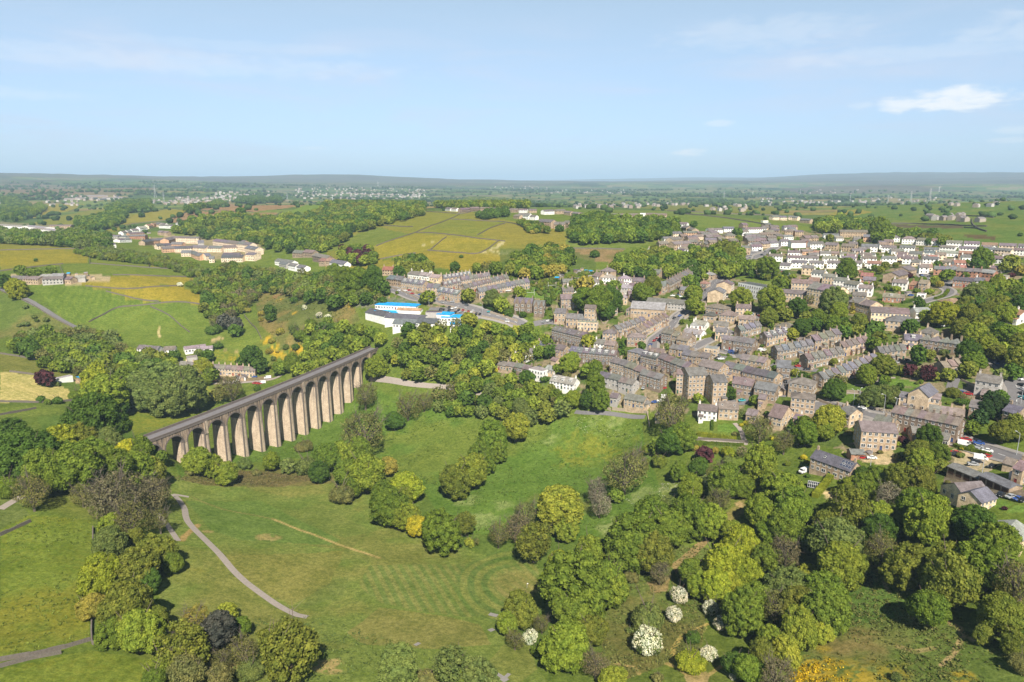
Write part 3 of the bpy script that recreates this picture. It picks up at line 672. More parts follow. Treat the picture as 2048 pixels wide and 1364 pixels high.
for t0, sg in ((-.02, 1), (WID + .02, -1)):
    def sc_(l): return [(t0 + sg * a_, z_) for a_, z_ in (l if sg > 0 else l[::-1])]
    vstrip('string_course', sc_([(-.28, ZT - 1.5), (-.28, ZT - 1.2), (.3, ZT - 1.2), (.3, ZT - 1.5)][::-1]), M['coping'], via)
    pw = vstrip('parapet', sc_([(0, ZT - 1.2), (0, ZT - .15), (.5, ZT - .15), (.5, ZT - 1.2)][::-1]), M['coping'], via)
    vstrip('coping', sc_([(-.08, ZT - .15), (-.08, ZT), (.58, ZT), (.58, ZT - .15)][::-1]), M['coping'], pw)
vstrip('trackbed', [(.5, ZT - 1.25), (.5, ZT - 1.22), (WID - .5, ZT - 1.22), (WID - .5, ZT - 1.25)][::-1], M['track'], via)
# ------------------------------------------------ buildings: each is placed by where its ridge is seen, stands on the ground, has real size
WC = {'s': (.40, .315, .225), 'd': (.215, .172, .135), 'm': (.30, .24, .18), 'p': (.52, .42, .30), 'y': (.66, .54, .37), 'w': (.80, .79, .76), 'b': (.36, .20, .14), 'c': (.70, .59, .46), 'g': (.40, .38, .36), 'o': (.55, .36, .24)}
WN = {'s': 'brown stone', 'd': 'dark sooty stone', 'm': 'weathered stone', 'p': 'pale sandstone', 'y': 'yellow stone', 'w': 'white rendered', 'b': 'red brick', 'c': 'cream stone', 'g': 'grey rendered', 'o': 'orange brick'}
RC = {'g': (.175, .155, .145), 'b': (.15, .15, .16), 'n': (.10, .098, .105), 'r': (.27, .155, .12), 't': (.195, .165, .142), 'p': (.160, .145, .142), 'l': (.27, .25, .24), 'e': (.30, .12, .09), 'C': (.02, .33, .62), 'O': (.42, .25, .15)}
RN = {'g': 'stone slate', 'b': 'blue slate', 'n': 'dark slate', 'r': 'red brown tiled', 't': 'brown tiled', 'p': 'purple slate', 'l': 'pale grey', 'e': 'red tiled', 'C': 'bright blue', 'O': 'orange brown'}
ORD = ['first', 'second', 'third', 'fourth', 'fifth', 'sixth', 'seventh', 'eighth', 'ninth', 'tenth', 'eleventh', 'twelfth', 'thirteenth', 'fourteenth', 'fifteenth', 'sixteenth', 'seventeenth', 'eighteenth', 'nineteenth', 'twentieth']
PENDING = []     # (object, description, place, px, group)
def want(o, desc, place, px, group=None): PENDING.append((o, desc, place, px, group))
def name_all():
    by = {}
    for r in PENDING: by.setdefault((r[1], r[2]), []).append(r)
    for (desc, place), rs in by.items():
        rs.sort(key=lambda r: r[3])
        for i, r in enumerate(rs):
            n = len(rs)
            if n == 1: lb = f'{desc} {place}'
            elif i < 20: lb = f'{desc} {place}, {"leftmost" if i == 0 else ("rightmost" if i == n - 1 else ORD[i] + " from left")} of such'
            else: lb = f'{desc} {place}, among the rightmost ones'
            w_ = lb.split()
            r[0]['label'] = ' '.join(w_[:16])
            g = r[4] or (f'{desc}s {place}' if n > 1 else None)
            if n > 1: r[0]['group'] = ' '.join(g.split()[:12])
mb = MB()        # window: white frame with a mullion round two panes, and a sill
mb.face([(-.42, -.03, .06), (.42, -.03, .06), (.42, -.03, .96), (-.42, -.03, .96)], 1)
for x0, x1, z0, z1 in ((-.5, -.42, 0, 1), (.42, .5, 0, 1), (-.42, .42, .92, 1), (-.42, .42, 0, .08), (-.035, .035, .08, .92)): mb.box(x0, x1, -.07, 0, z0, z1, 0)
mb.box(-.56, .56, -.14, 0, -.08, 0, 2, True)
WIN = mb.mesh('window', [M['frame'], M['glass'], M['stonetrim']])
mb = MB(); mb.box(-.5, .5, -.06, 0, 0, 1, 0); mb.face([(-.28, -.065, .72), (.28, -.065, .72), (.28, -.065, .9), (-.28, -.065, .9)], 1)
for a_, b_ in ((-.62, -.5), (.5, .62)): mb.box(a_, b_, -.09, 0, 0, 1.05, 2)
mb.box(-.5, .5, -.09, 0, 1, 1.08, 2)
DOOR = mb.mesh('door', [M['door'], M['glass'], M['stonetrim']])
mb = MB(); mb.box(-.55, .55, -.4, .4, -1.2, 1.5, 0)
mb.box(-.62, .62, -.47, .47, 1.5, 1.62, 1)
for x_ in (-.3, .3): mb.tube((x_, 0, 1.62), (x_, 0, 2.15), .14, .11, 6, 2)
CHIM = mb.mesh('chimney', [M['wall'], M['stonetrim'], M['roof']])
mb = MB(); mb.box(-.5, .5, -.06, .06, -.5, .5, 1, True); mb.face([(-.42, -.07, -.42), (.42, -.07, -.42), (.42, -.07, .42), (-.42, -.07, .42)], 0)
SKYL = mb.mesh('skylight', [M['glass'], M['frame']])
mb = MB(); mb.box(-.5, .5, -.03, .03, -.5, .5, 1, True)
for i in range(2): mb.face([(-.47 + .48 * i, -.035, -.46), (-.02 + .48 * i, -.035, -.46), (-.02 + .48 * i, -.035, .46), (-.47 + .48 * i, -.035, .46)], 0)
SOLAR = mb.mesh('solar_panel', [M['panel'], M['steel']])
NB = [0]; FOOT = []
def building(c, x1, y1, x2, y2, w, hw, rh, wc, rc, opts, place, desc=None, nm=None):
    o_ = {}
    for t in opts.split():
        k = t.rstrip('0123456789.'); v = t[len(k):]; o_[k] = float(v) if v else 1
    (ax, ay), (bx, by) = cv(c, x1, y1), cv(c, x2, y2)
    H = hw + rh
    A = ground(ax, ay, H); B = ground(bx, by, H)
    px = (ax + bx) / 2
    d = Vector((B.x - A.x, B.y - A.y)); Ln = d.length
    if 'L' in o_: 
        mid = (A + B) / 2; d = d / Ln; Ln = o_['L']; A = mid - Vector((d.x, d.y, 0)) * Ln / 2; B = mid + Vector((d.x, d.y, 0)) * Ln / 2; d = d * Ln
    if Ln < 2: return None
    mid = (A + B) / 2; th = math.atan2(d.y, d.x)
    fx, fy = math.sin(th), -math.cos(th)        # local -y
    if fx * -mid.x + fy * -mid.y < 0: th += math.pi; A, B = B, A
    dist = slant(mid); near = dist < 640
    zA, zB = A.z, B.z
    if 'lv' in o_ or Ln < 14: zA = zB = (A.z + B.z) / 2
    zm = (zA + zB) / 2
    nmv = nm or ('terrace_of_houses' if o_.get('u', 1) > 1 else 'stone_house' if wc in 'sdmpy' else 'house')
    root = empty(nmv, (mid.x, mid.y, zm), th); NB[0] += 1; FOOT.append((mid.x, mid.y, math.cos(th), math.sin(th), Ln / 2, w / 2))
    cat = 'terrace' if 'terrace' in nmv else 'building' if nmv.split('_')[-1] in ('block', 'hall', 'mill', 'flats', 'building', 'church', 'unit') else 'garage' if 'garage' in nmv else 'house'
    root['category'] = cat
    jit = 1.12 + (rnd.random() - .5) * .16
    W_ = tuple(v * jit for v in WC[wc]); jit = 1 + (rnd.random() - .5) * .24; R_ = tuple(v * jit for v in RC[rc])
    wm = M['render'] if wc in 'wg' else M['wall']
    U = int(o_.get('u', 1)); ul = Ln / U; fl = int(o_.get('f', max(1, round(hw / 2.8))))
    hip = 'h' in o_; flat = 'F' in o_; oh = .35; hy = w / 2
    def camvis(nx, ny, at=(0, 0)):   # does a wall with this local normal face the camera's side
        wx = math.cos(th) * nx - math.sin(th) * ny; wy = math.sin(th) * nx + math.cos(th) * ny
        return wx * -mid.x + wy * -mid.y > -abs(dist) * .12
    skirt = 5 if near else 4
    for u in range(U):
        xa = -Ln / 2 + u * ul; xb = xa + ul; f = (u + .5) / U; z0 = zA + (zB - zA) * f - zm
        if U == 1: z0 = 0
        if 'j' in o_: z0 += (u % 2) * .5
        ze = z0 + hw; zr = ze + rh
        mb = MB(); top = ze - .02
        if flat: mb.box(xa, xb, -hy, hy, z0 - skirt, ze + .5)
        elif hip: mb.box(xa, xb, -hy, hy, z0 - skirt, top)
        else: mb.prism([(-hy, z0 - skirt), (hy, z0 - skirt), (hy, top), (0, zr - .12), (-hy, top)], xa, xb)
        Wu = W_ if 'mix' not in o_ else tuple(v * (1 + (rnd.random() - .5) * .5) for v in W_)
        mats = [wm]
        if not near and not 'nw' in o_:    # far: openings are just glazed panels set on the wall, too small for frames
            nn = max(1, round(ul / 2.9)); 
            for s_ in range(fl):
                zz = z0 + .9 + s_ * (hw / fl)
                for i in range(nn):
                    xx = xa + (i + .5) * ul / nn
                    mb.face([(xx - .55, -hy - .03, zz), (xx + .55, -hy - .03, zz), (xx + .55, -hy - .03, zz + 1.25), (xx - .55, -hy - .03, zz + 1.25)], 1)
            mats = [wm, M['glass']]
        mb.build('wall', mats, root, Wu)
        # roof
        mb = MB(); e = oh if u in (0, U - 1) else 0
        xl = xa - (.25 if u == 0 else 0); xh = xb + (.25 if u == U - 1 else 0)
        if flat:
            (mb.box(xa - .3, xb + .3, -hy - .3, hy + .3, ze + .5, ze + .8, 0, True) if rc in 'CO' else mb.box(xa + .2, xb - .2, -hy + .2, hy - .2, ze, ze + .52))
        elif hip:
            a = min(hy, ul / 2 - .05); q = oh
            P4 = [(xa - q, -hy - q, ze - .15), (xb + q, -hy - q, ze - .15), (xb + q, hy + q, ze - .15), (xa - q, hy + q, ze - .15)]; r0, r1 = (xa + a, 0, zr), (xb - a, 0, zr)
            mb.face([P4[0], P4[1], r1, r0]); mb.face([P4[2], P4[3], r0, r1]); mb.face([P4[1], P4[2], r1]); mb.face([P4[3], P4[0], r0]); mb.face(P4[::-1])
        else:
            sl = rh / hy; q = oh
            mb.prism([(-hy - q, ze - sl * q - .02), (0, zr - .02), (hy + q, ze - sl * q - .02), (hy + q, ze - sl * q + .16), (0, zr + .16), (-hy - q, ze - sl * q + .16)], xl, xh)
        Ru = tuple(v * (1 + (rnd.random() - .5) * .22) for v in R_)
        ro = mb.build('roof', [M['roof']], root, Ru)
        if not flat and 'nc' not in o_ and (near or dist < 800):
            ch = link('chimney', CHIM, ro, Wu); ch.location = ((xb - .5 if U > 1 else (xa + .7 if not hip else (xa + xb) / 2 - 1)), 0, zr); ch.scale = (.75, 1.0, 1)
            if U == 1 and ul > 9 and not hip: c2 = link('chimney', CHIM, ro, Wu); c2.location = (xb - .7, 0, zr); c2.scale = (.75, 1.0, 1)
        if near and 'nw' not in o_:
            sides = []
            if camvis(0, -1): sides.append((0, -1, ul, 0))
            if u == 0 and camvis(-1, 0): sides.append((-1, 0, w, 1))
            if u == U - 1 and camvis(1, 0): sides.append((1, 0, w, 1))
            sh = hw / fl
            for nx, ny, ln, gab in sides:
                nn = max(1, round(ln / (2.5 if not gab else 3.6)))
                if gab and 'ng' in o_: continue
                ds = -1
                if not gab and 'nd' not in o_: ds = 0 if nn < 4 else nn // 2
                for s_ in range(fl):
                    for i in range(nn):
                        q = (i + .5) * ln / nn - ln / 2 + (rnd.random() - .5) * .25
                        if gab and rnd.random() < .25: continue
                        if s_ == 0 and i == ds:
                            ob = link('door', DOOR, root, rnd.choice([(.5, .5, .5), (.05, .08, .2), (.3, .04, .03), (.6, .6, .58), (.04, .12, .08)])); sc_ = (1.0, 1, 2.1); zz = z0 + .1
                        else:
                            ob = link('window', WIN, root); big = rnd.random() < .3
                            sc_ = (1.9 if big and s_ == 0 else 1.3, 1, min(1.65, sh * .58)); zz = z0 + s_ * sh + sh * .32
                        ob.scale = sc_
                        if gab: ob.location = (nx * w * 0 + (xb if nx > 0 else xa), q, zz); ob.rotation_euler = (0, 0, math.pi / 2 if nx > 0 else -math.pi / 2)
                        else: ob.location = ((xa + xb) / 2 + q, -hy, zz)
        if near and not flat and 'ne' not in o_ and hw > 4.5 and ul < 12 and rnd.random() < .34:      # porches and lean-tos
            ew = rnd.uniform(1.6, min(3.4, ul * .6)); ex = (xa + xb) / 2 + rnd.uniform(-.5, .5) * (ul - ew); ed = rnd.uniform(1.1, 2.6); eh = rnd.uniform(2.2, 3.0); mb = MB()
            mb.prism([(-hy - ed, z0 - skirt), (-hy - .01, z0 - skirt), (-hy - .01, z0 + eh + .7), (-hy - ed, z0 + eh)], ex - ew / 2, ex + ew / 2)
            pc = mb.build('porch', [wm], root, Wu); mb = MB()
            mb.prism([(-hy - ed - .2, z0 + eh - .04), (-hy - .02, z0 + eh + .72), (-hy - .02, z0 + eh + .84), (-hy - ed - .2, z0 + eh + .08)], ex - ew / 2 - .15, ex + ew / 2 + .15); mb.build('porch_roof', [M['roof']], pc, Ru)
            wn = link('window', WIN, pc); wn.location = (ex, -hy - ed, z0 + .9); wn.scale = (ew * .5, 1, 1.1)
        if 'gd' in o_ and near:
            for i in range(int(ul / 3)):
                mb = MB(); xx = xa + (i + .5) * ul / int(ul / 3); mb.box(xx - 1.15, xx + 1.15, -hy - .06, -hy, z0 + .02, z0 + 2.1); mb.build('garage_door', [M['door']], root, (.09, .05, .035))
        slope = math.atan2(rh, hy)
        def onroof(me, nm_, x, t, sx_, sz_, colr=None):
            ob = link(nm_, me, ro, colr); ob.location = (x, -hy * (1 - t) - .12 * math.sin(slope), ze + rh * t + .2); ob.rotation_euler = (-(math.pi / 2 - slope), 0, 0); ob.scale = (sx_, 1, sz_)
        if near and not flat:
            for i in range(int(o_.get('k', 0))):
                if rnd.random() < .75 or U == 1: onroof(SKYL, 'skylight', xa + (i + .35 + rnd.random() * .3) * ul / o_['k'], .5, .8, 1.1)
            if 'p' in o_:
                n_ = int(o_['p'])
                for i in range(n_):
                    for j in range(2): onroof(SOLAR, 'solar_panel', xb - 1.2 - i * 1.25, .3 + j * .38, 1.1, 1.5)
            for i in range(int(o_.get('d', 0))):
                xx = xa + (i + .5) * ul / o_['d']; mb = MB(); mb.box(xx - .9, xx + .9, -hy * .72, -hy * .1, ze + .1, ze + rh * .85, 0); mb.box(xx - 1.1, xx + 1.1, -hy * .8, -hy * .05, ze + rh * .85, ze + rh * .85 + .14, 1, True)
                dm = mb.build('dormer', [M['render'], M['roof']], ro, (.6, .59, .57)); wn = link('window', WIN, dm); wn.location = (xx, -hy * .72, ze + .35); wn.scale = (1.4, 1, rh * .42)
        if 'G' in o_ and near:   # forward gables on a villa
            for i in range(int(o_['G'])):
                xx = xa + (i + .5) * ul / o_['G']; gw = min(ul / o_['G'] * .34, 2.2); mb = MB()
                b = len(mb.v); sec = [(xx - gw, z0 - 2), (xx + gw, z0 - 2), (xx + gw, ze), (xx, ze + rh * .95), (xx - gw, ze)]
                mb.v += [(x_, -hy - 1.1, z_) for x_, z_ in sec] + [(x_, 0 if z_ > ze else -hy + .1, z_) for x_, z_ in sec]
                mb.f.append(tuple(range(5))); mb.m.append(0)
                for a_ in range(5):
                    b_ = (a_ + 1) % 5; mb.f.append((a_, a_ + 5, b_ + 5, b_)[::-1] if 0 else (b_, a_, a_ + 5, b_ + 5)); mb.m.append(1 if a_ in (2, 3) else 0)
                gb = mb.build('gable_bay', [wm, M['roof']], root, W_)
                for s_ in range(fl): wn = link('window', WIN, gb); wn.location = (xx, -hy - 1.1, z0 + s_ * hw / fl + .8); wn.scale = (gw * 1.1, 1, 1.6)
    tp = desc or f"{WN[wc]} {'terrace' if U > 1 else 'house'} with {RN[rc]} roof"
    want(root, tp, place, px)
    return root
PLACE = ['in town']
def B(c, s, place=None):
    if place: PLACE[0] = place
    for ln in s.strip().split('\n'):
        ln = ln.strip()
        if not ln: continue
        desc = nm = None
        if '|' in ln:
            q = ln.split('|'); ln = q[0]; desc = q[1].strip() or None; nm = q[2].strip() if len(q) > 2 else None
        t = ln.split()
        v = [float(k) for k in t[:7]]
        full = bool(desc) and nm is not None and nm.endswith('!')
        r = building(c, *v, t[7], t[8], ' '.join(t[9:]), '' if full else PLACE[0], desc, nm.rstrip('!') if nm else None)
def ROW(c, s, place=None):
    """x1 y1 x2 y2 n w hw rh wall roof opts: n separate houses with ridges end to end along the line"""
    if place: PLACE[0] = place
    for ln in s.strip().split('\n'):
        t = ln.split()
        if not t: continue
        x1, y1, x2, y2 = [float(k) for k in t[:4]]; n = int(t[4]); w, hw, rh = [float(k) for k in t[5:8]]
        gap = .07 if n > 1 else -.03
        for i in range(n):
            a, b = (i + gap) / n, (i + 1 - gap) / n
            wc = rnd.choice(t[8]); rc = rnd.choice(t[9])
            building(c, x1 + (x2-x1)*a, y1 + (y2-y1)*a, x1 + (x2-x1)*b, y1 + (y2-y1)*b, w, hw, rh, wc, rc, ' '.join(t[10:]), PLACE[0])
B('C1', '''
232 150 395 172 9 7 3.4 d b G3 nd ng
405 178 500 192 9 7 3.4 d b G2 nd
640 130 830 128 10 7.5 3 m g u2
600 252 700 262 10 7 3 s p u1 f2
705 300 905 315 9 6 3 s p u2 f2
800 372 980 375 8 6 .6 p l F f2 | tan flat roofed annexe below the tall square tower | stone_annexe_building
''', 'near the square tower')
B('C1', '''
868 222 968 228 9 14 2.2 s g nc f4 L8 | square stone tower with four rows of small windows and pitched cap | stone_tower_building!
600 412 890 478 9 7.5 2.6 d p u7 f3 k1 | dark stone terrace with purple slate roof below the square tower | terrace_of_houses!
1030 440 1150 448 8 5.5 2.4 s p h
1130 415 1390 325 8 5.5 2.4 s b u6 k1
1250 480 1420 478 8 6 2.6 m g h
1310 440 1590 292 8.5 5.5 2.4 s g u8
1295 192 1600 205 13 6 4.5 s l u1 nc f1 lv | long stone chapel with pale ribbed roof and round end | stone_church!
1250 225 1330 232 9 4.5 3 m p h nc
1440 162 1780 178 11 4.5 2.6 g p u1 nc lv | long low hall with purple roof and blue fascia behind the chapel | long_hall!
''', 'on the hill street below the chapel')
B('C1', '''
960 532 1050 545 7 4.5 2.4 w t
1055 545 1150 560 7 4.5 2.4 m t
180 678 410 612 7.5 5 2.4 w t u4
440 556 520 560 8 5 2.4 s b p3
535 580 700 590 8 5 2.6 s p u2
745 600 860 612 8.5 7 2.6 d b u2 f3 k1
860 612 1160 640 8.5 7 2.6 d p u5 f3 d1
95 738 250 752 7 4 2 s g u2
250 760 385 772 7 4 2 d p u2
385 800 510 812 8 5.5 .6 w l F f2 | white box house with blue grey flat roof and long upper window | house!
575 868 790 885 9 4.2 3.2 w l d3 | white cottage with three dark arched dormers in a grey roof | house!
575 700 625 712 5 3 1.6 p t nc nw
530 770 600 790 6 3.5 2 p l nc
''', 'beside the trees above the meadow')
B('C1', '''
1130 700 1270 735 8 7 2.4 s g u2 f3
1270 738 1430 800 8 7 2.4 s g u2 f3
1395 806 1585 858 8 7 2.4 d p u3 f3
1015 830 1205 868 8 5.5 2.2 g p u2
1200 875 1330 910 8 5.5 2.2 g g u2
1290 608 1410 630 9 7.5 2 s b f3 h
1410 640 1555 668 9 7.5 2.4 d n u3 d1 f3 
1575 660 1745 725 9 7.5 2.4 d g u3 f3
1745 722 1840 758 9 7.5 2.4 m g u2 f3
1590 440 1680 452 8 7.5 2.4 d g u2 f3
1685 462 1845 492 8 6 2.6 m t u2 k1 | brown roofed house with a broad bright sandstone gable on the main crossroads | stone_house!
1665 582 1830 608 9 4 2.2 s b nc | low stone hall with a blue roof on the crossroads | stone_hall!
1775 630 1910 655 9 5 2.4 m p u2
1830 375 1905 372 8 3.4 2.2 w l h
1785 440 1905 455 8 3.4 2.2 w l
1245 1035 1425 1052 8 4.5 2.4 s g u1 lv | tan stone lodge with wide roof beside the white vans | stone_lodge_house!
1385 1082 1450 1092 5 3 1.8 p g h nc
1110 1018 1175 1035 6 4 2.2 g p
1528 1198 1578 1203 5 3.5 1.4 p l nc
1745 62 1880 78 8 3.6 2.2 s t h
''', 'in the old village centre')
B('C2', '''
370 128 308 205 12 7 2.6 p g nc p4 f3 L16 ng
440 72 392 122 12 7 2.4 p g nc p3 f3 L14 ng
600 108 815 150 12 9.5 .8 w n F f3 L30 | white ended flat roofed block with dark glazed front | white_block!
830 168 1322 196 12 6 2.2 p g u1 nc f2 lv | long pale mill range with grey roof stretching across the works | long_mill!
1018 82 1205 84 12 9 2.6 p g u1 nc f3 lv | tall sandstone block with three roof ribs behind the long mill | sandstone_block!
1225 112 1480 150 15 12 3.6 y g u3 nc f4 ng | tallest sandstone mill with a wide blank right gable | tall_mill!
1600 240 1790 288 12 6 3 p g u2 nc f2
''', 'in the old mill yard')
B('C2', '''
375 360 520 368 11 4.5 3 s g h nc
265 300 440 318 9 5 2.4 m t h
230 372 330 378 8 4 2.6 s n h nc
''', 'by the car park below the mill')
B('C2', '''
135 452 250 462 8 3.4 2.4 w l
55 522 215 545 8 3.4 2.4 w l
0 588 100 606 8 5 2.6 s t
525 512 715 458 8 5.5 2.4 m b u4
760 568 965 510 8.5 6 2.6 s b u4 d1
405 592 505 604 9 6.5 2 d g u2 f2
510 602 690 625 9 6.5 2.4 d p u3 f2
905 462 1045 490 9 3.5 2.4 m t h nc
640 0 700 0 4 3 1 p t nw nc
''', 'along the road up from the crossroads')
B('C2', '''
860 690 1190 622 8.5 6 2.6 m b u6 k1
1190 598 1430 525 8.5 6 2.6 m g u4
1130 765 1460 690 8.5 6 2.6 m g u6 k1
1450 652 1690 592 8.5 6 2.6 s g u5
1260 935 1770 752 8.5 6 2.6 s b u10
''', 'in the parallel terrace rows above the park')
B('C2', '''
575 762 800 795 9 6 2.4 s g u3
425 828 610 868 9 6.5 2.4 s b u2 f2
610 872 900 932 9 6.5 2.6 s n u4 f2
885 822 1010 815 9 7 3.4 d b f2
0 682 80 690 8 4.5 2.2 s b nc
55 722 285 758 9 5 2.2 m p u3
230 700 350 706 9 5 .5 p l F
''', 'around the village high street')
B('E1', '''
200 270 460 200 13 13 3 s p u1 nc f5 lv | largest five storey stone flats with bay towers, left of its twin | stone_flats!
545 355 740 312 11 12 3 s p u1 nc f4 lv | smaller four storey stone flats, right of the tall block | stone_flats!
460 110 740 190 11 9.5 3 s t u1 nc f4 lv | stone flats with a broad brown roof behind the two tall blocks | stone_flats!
100 262 190 262 8 12 2 s p nc f5
890 365 1160 392 9 6.5 3 m p f2 k1
1190 435 1480 455 9 6.5 3 m p f2
1225 600 1325 605 5 5 2 s p nc nw
390 738 650 742 8 5.2 2.6 w p f2 | white cottage with brown roof beside the brown stone house | white_house!
662 700 930 705 8 5.6 3 s t f2 k2 | brown stone house with tall white windows above a round lawn | stone_house!
1070 800 1210 815 7 3.6 2.4 s g nc
1440 740 1620 760 14 5 5 p g nc lv f2 | broad pale chapel with huge grey roof and tall gable windows | stone_church!
1660 360 1990 385 11 6.5 2.6 m p h f2
1660 590 1990 560 11 8.5 2 s p h f3 | three storey corner house with hipped roof and blank brown side | stone_house!
1720 880 1850 890 6 3 1.5 p g nc
''', 'by the tall stone flats')
ROW('D1', '''
590 370 790 370 1 9 5.5 2.4 ws p nw
870 385 1060 385 1 9 5.5 2.6 ws p
1120 395 1290 405 1 9 5.5 2.6 ws p
1360 415 1540 425 1 9 5.5 2.6 s t
1640 420 1860 425 1 9 5.5 2.6 w b
1670 285 1880 290 1 10 5.5 2.6 o b
1320 215 1700 220 1 10 6.5 2.6 s g
1540 180 1740 170 1 12 4.5 3 p t h
1080 268 1290 272 1 9 4 2 w g
770 300 980 290 2 10 5 2.8 s t
''', 'at the top of the white estate')
ROW('D1', '''
285 565 465 570 1 8 5 2 w p
550 590 730 590 1 8 5 2 w p
750 590 1000 598 1 8 5 2 w t
1080 600 1265 600 1 8 5 2 w t
1355 600 1550 602 1 8 5 2 w p
1650 600 1840 602 1 8 5 2 w t
620 660 820 660 1 8 5 2 w p
880 665 1075 668 1 8 5 2 w p
1140 665 1350 668 1 8 5 2 w p
1540 665 1640 668 1 8 5 2 w p
1725 670 1920 672 1 8 5 2 w r
460 690 600 700 1 8 3.5 2.4 w p
560 515 730 520 1 8 3.4 2 w p
750 500 900 500 1 8 3.4 2 wo p
940 520 1060 525 1 8 3.4 2 s r
1070 520 1300 530 1 8 3.4 2 ws t
1330 540 1540 545 1 8 3.4 2 w p
1640 545 1840 550 2 8 3.4 2 w p
''', 'in the white estate on the hill')
ROW('D1', '''
770 730 930 735 1 9 6 2.2 p g
940 800 1110 810 1 9 6 2.2 wp g
1090 855 1260 865 1 9 6 2.2 wp g
1260 905 1440 920 1 9 6 2.2 w p
1430 955 1620 975 1 9 6 2.2 w g
1610 1015 1800 1025 1 9 6 2.2 w g
''', 'stepping down the lane behind the mill')
ROW('D2', '''
0 285 225 285 1 10 5.5 3 w pn h
270 305 470 310 1 10 6 3 w t h
485 330 830 345 2 9 5.5 2.6 w t
920 370 1140 375 1 9 5 2.4 w g
1180 380 1395 385 1 9 5 2.4 w g
1440 400 1660 405 1 9 5 2.4 w r
1700 410 1940 415 1 9 5 2.4 wc g
1980 420 2160 425 1 9 5 2.4 w g
''', 'along the upper edge of the white estate')
ROW('D2', '''
-20 445 180 445 1 8 5 2 w p
240 445 450 445 1 8 5 2 w p
600 470 800 475 1 8 5 2 w b
840 440 1050 450 1 8 5 2 w t
1110 455 1340 460 1 8 5 2 w b
1400 465 1620 470 1 8 5 2 w b
1660 480 1880 490 1 8 5 2 cw p
1920 480 2150 490 1 8 5 2 w p
590 520 800 525 1 8 3.5 2 w b
840 520 1080 525 1 8 3.5 2 w l
1110 525 1390 530 1 8 5 2 b r
390 525 580 535 1 8 3.5 2.4 w p
190 540 360 545 1 8 3.5 2 b p
-20 600 180 602 1 8 5 2 w p
280 605 490 605 1 8 5 2 w p
590 605 800 610 1 8 5 2 w p
900 635 1110 650 1 8 3.5 2.4 c t
1570 590 1750 600 1 8 4.5 2.4 w p
1760 565 1930 575 1 8 3.5 2 w l
''', 'in the middle rows of the white estate')
ROW('D2', '''
750 745 1070 755 1 9 5 2.2 b b u4
1090 770 1430 785 1 9 5 2.2 b g u3
1420 790 1640 805 1 9 4.5 2.2 b l
1040 905 1310 915 1 9 5 2.2 sb n u2
1350 910 1500 920 1 8 5 2.2 w b
1500 925 1800 940 1 8 5 2.2 w r u2
1820 945 2150 960 1 8 4 2.2 o e
1590 740 1750 750 1 8 3.5 2 c t
1700 870 1830 880 1 7 3 2 g l
150 935 350 945 1 9 5.5 2.4 ws g
540 945 660 955 1 9 5.5 2.4 ws t
420 965 530 975 1 9 3.5 2.4 b r
0 1140 230 1150 1 9 3.5 2.4 b t d1
220 1160 310 1165 1 7 3 2 b t
500 1140 610 1145 1 6 3 .5 w l F
''', 'around the close with the steep lane')
B('D2', '''
90 860 290 770 12 5 2.8 s g u1 nc lv L26
240 770 400 720 12 5 2.8 s g u1 nc lv L16
''', 'below the white estate')
B('C3', '''
410 248 760 250 13 6.5 2.8 y g u2 nc lv
560 315 860 335 12 5.5 3 p b u1 nc h lv
880 415 1025 432 11 5 3.2 p p h
720 490 880 492 9 5 3 p b d1
900 492 1250 535 9 6.2 2.4 m g u4 f2 h0
475 608 715 575 8.5 6 2.6 m p u5
1045 745 1290 690 8 4 2.4 m t u4
1640 255 1830 272 9 5.5 2.4 w r u3
1400 400 1630 402 10 3.5 2 m r nc nw
1085 178 1235 150 10 3.2 2.2 r r nc h
800 255 960 245 9 4 2.4 w l
1395 850 1615 875 9 6 2.8 g t f2 u1 | white and black timbered inn with brown roof by the right hand street | village_inn_building!
1430 995 1560 1010 6 3 2 p t nc
1335 1085 1480 1105 8 6 2.6 m p f2
1680 1130 1810 1155 8 5.5 2.6 m b f2
'''.replace(' r r nc h', ' b r nc h'), 'near the wooded park edge')
B('C3', '''
870 1018 1060 1035 11 6 1.2 p l nc f2 ng
690 1018 860 1030 9 6 1.6 p b nc f2 ng
945 915 860 1000 9 8 3.6 p b nc f2 L14 | modern sandstone house with steep grey gable over lower wings | stone_house!
''', 'behind the long dark terrace')
B('C5', '''
875 48 1480 165 9 8.2 2.4 d t u10 f3 | long dark three storey terrace with white windows facing left | terrace_of_houses!
1180 50 1500 70 8 5 2.4 s t u3
415 50 520 78 9 6 2.6 p g u1 f2
300 42 400 60 8 6 2.6 m p u2
705 135 880 165 9 7 2.4 m g u2 f2
615 205 780 185 12 8.6 3 s t f3 L15 | big stone house with three rows of windows and bright right wall | stone_house!
1010 248 1160 238 7 3.5 2 p t u2 nc
1275 292 1370 305 7 3.5 2 p t nc
150 470 520 545 8.5 5.6 3 s n f2 p4 k2 lv | stone house with solar panels on its dark roof and tall white windows | stone_house!
''', 'at the lower end of the village')
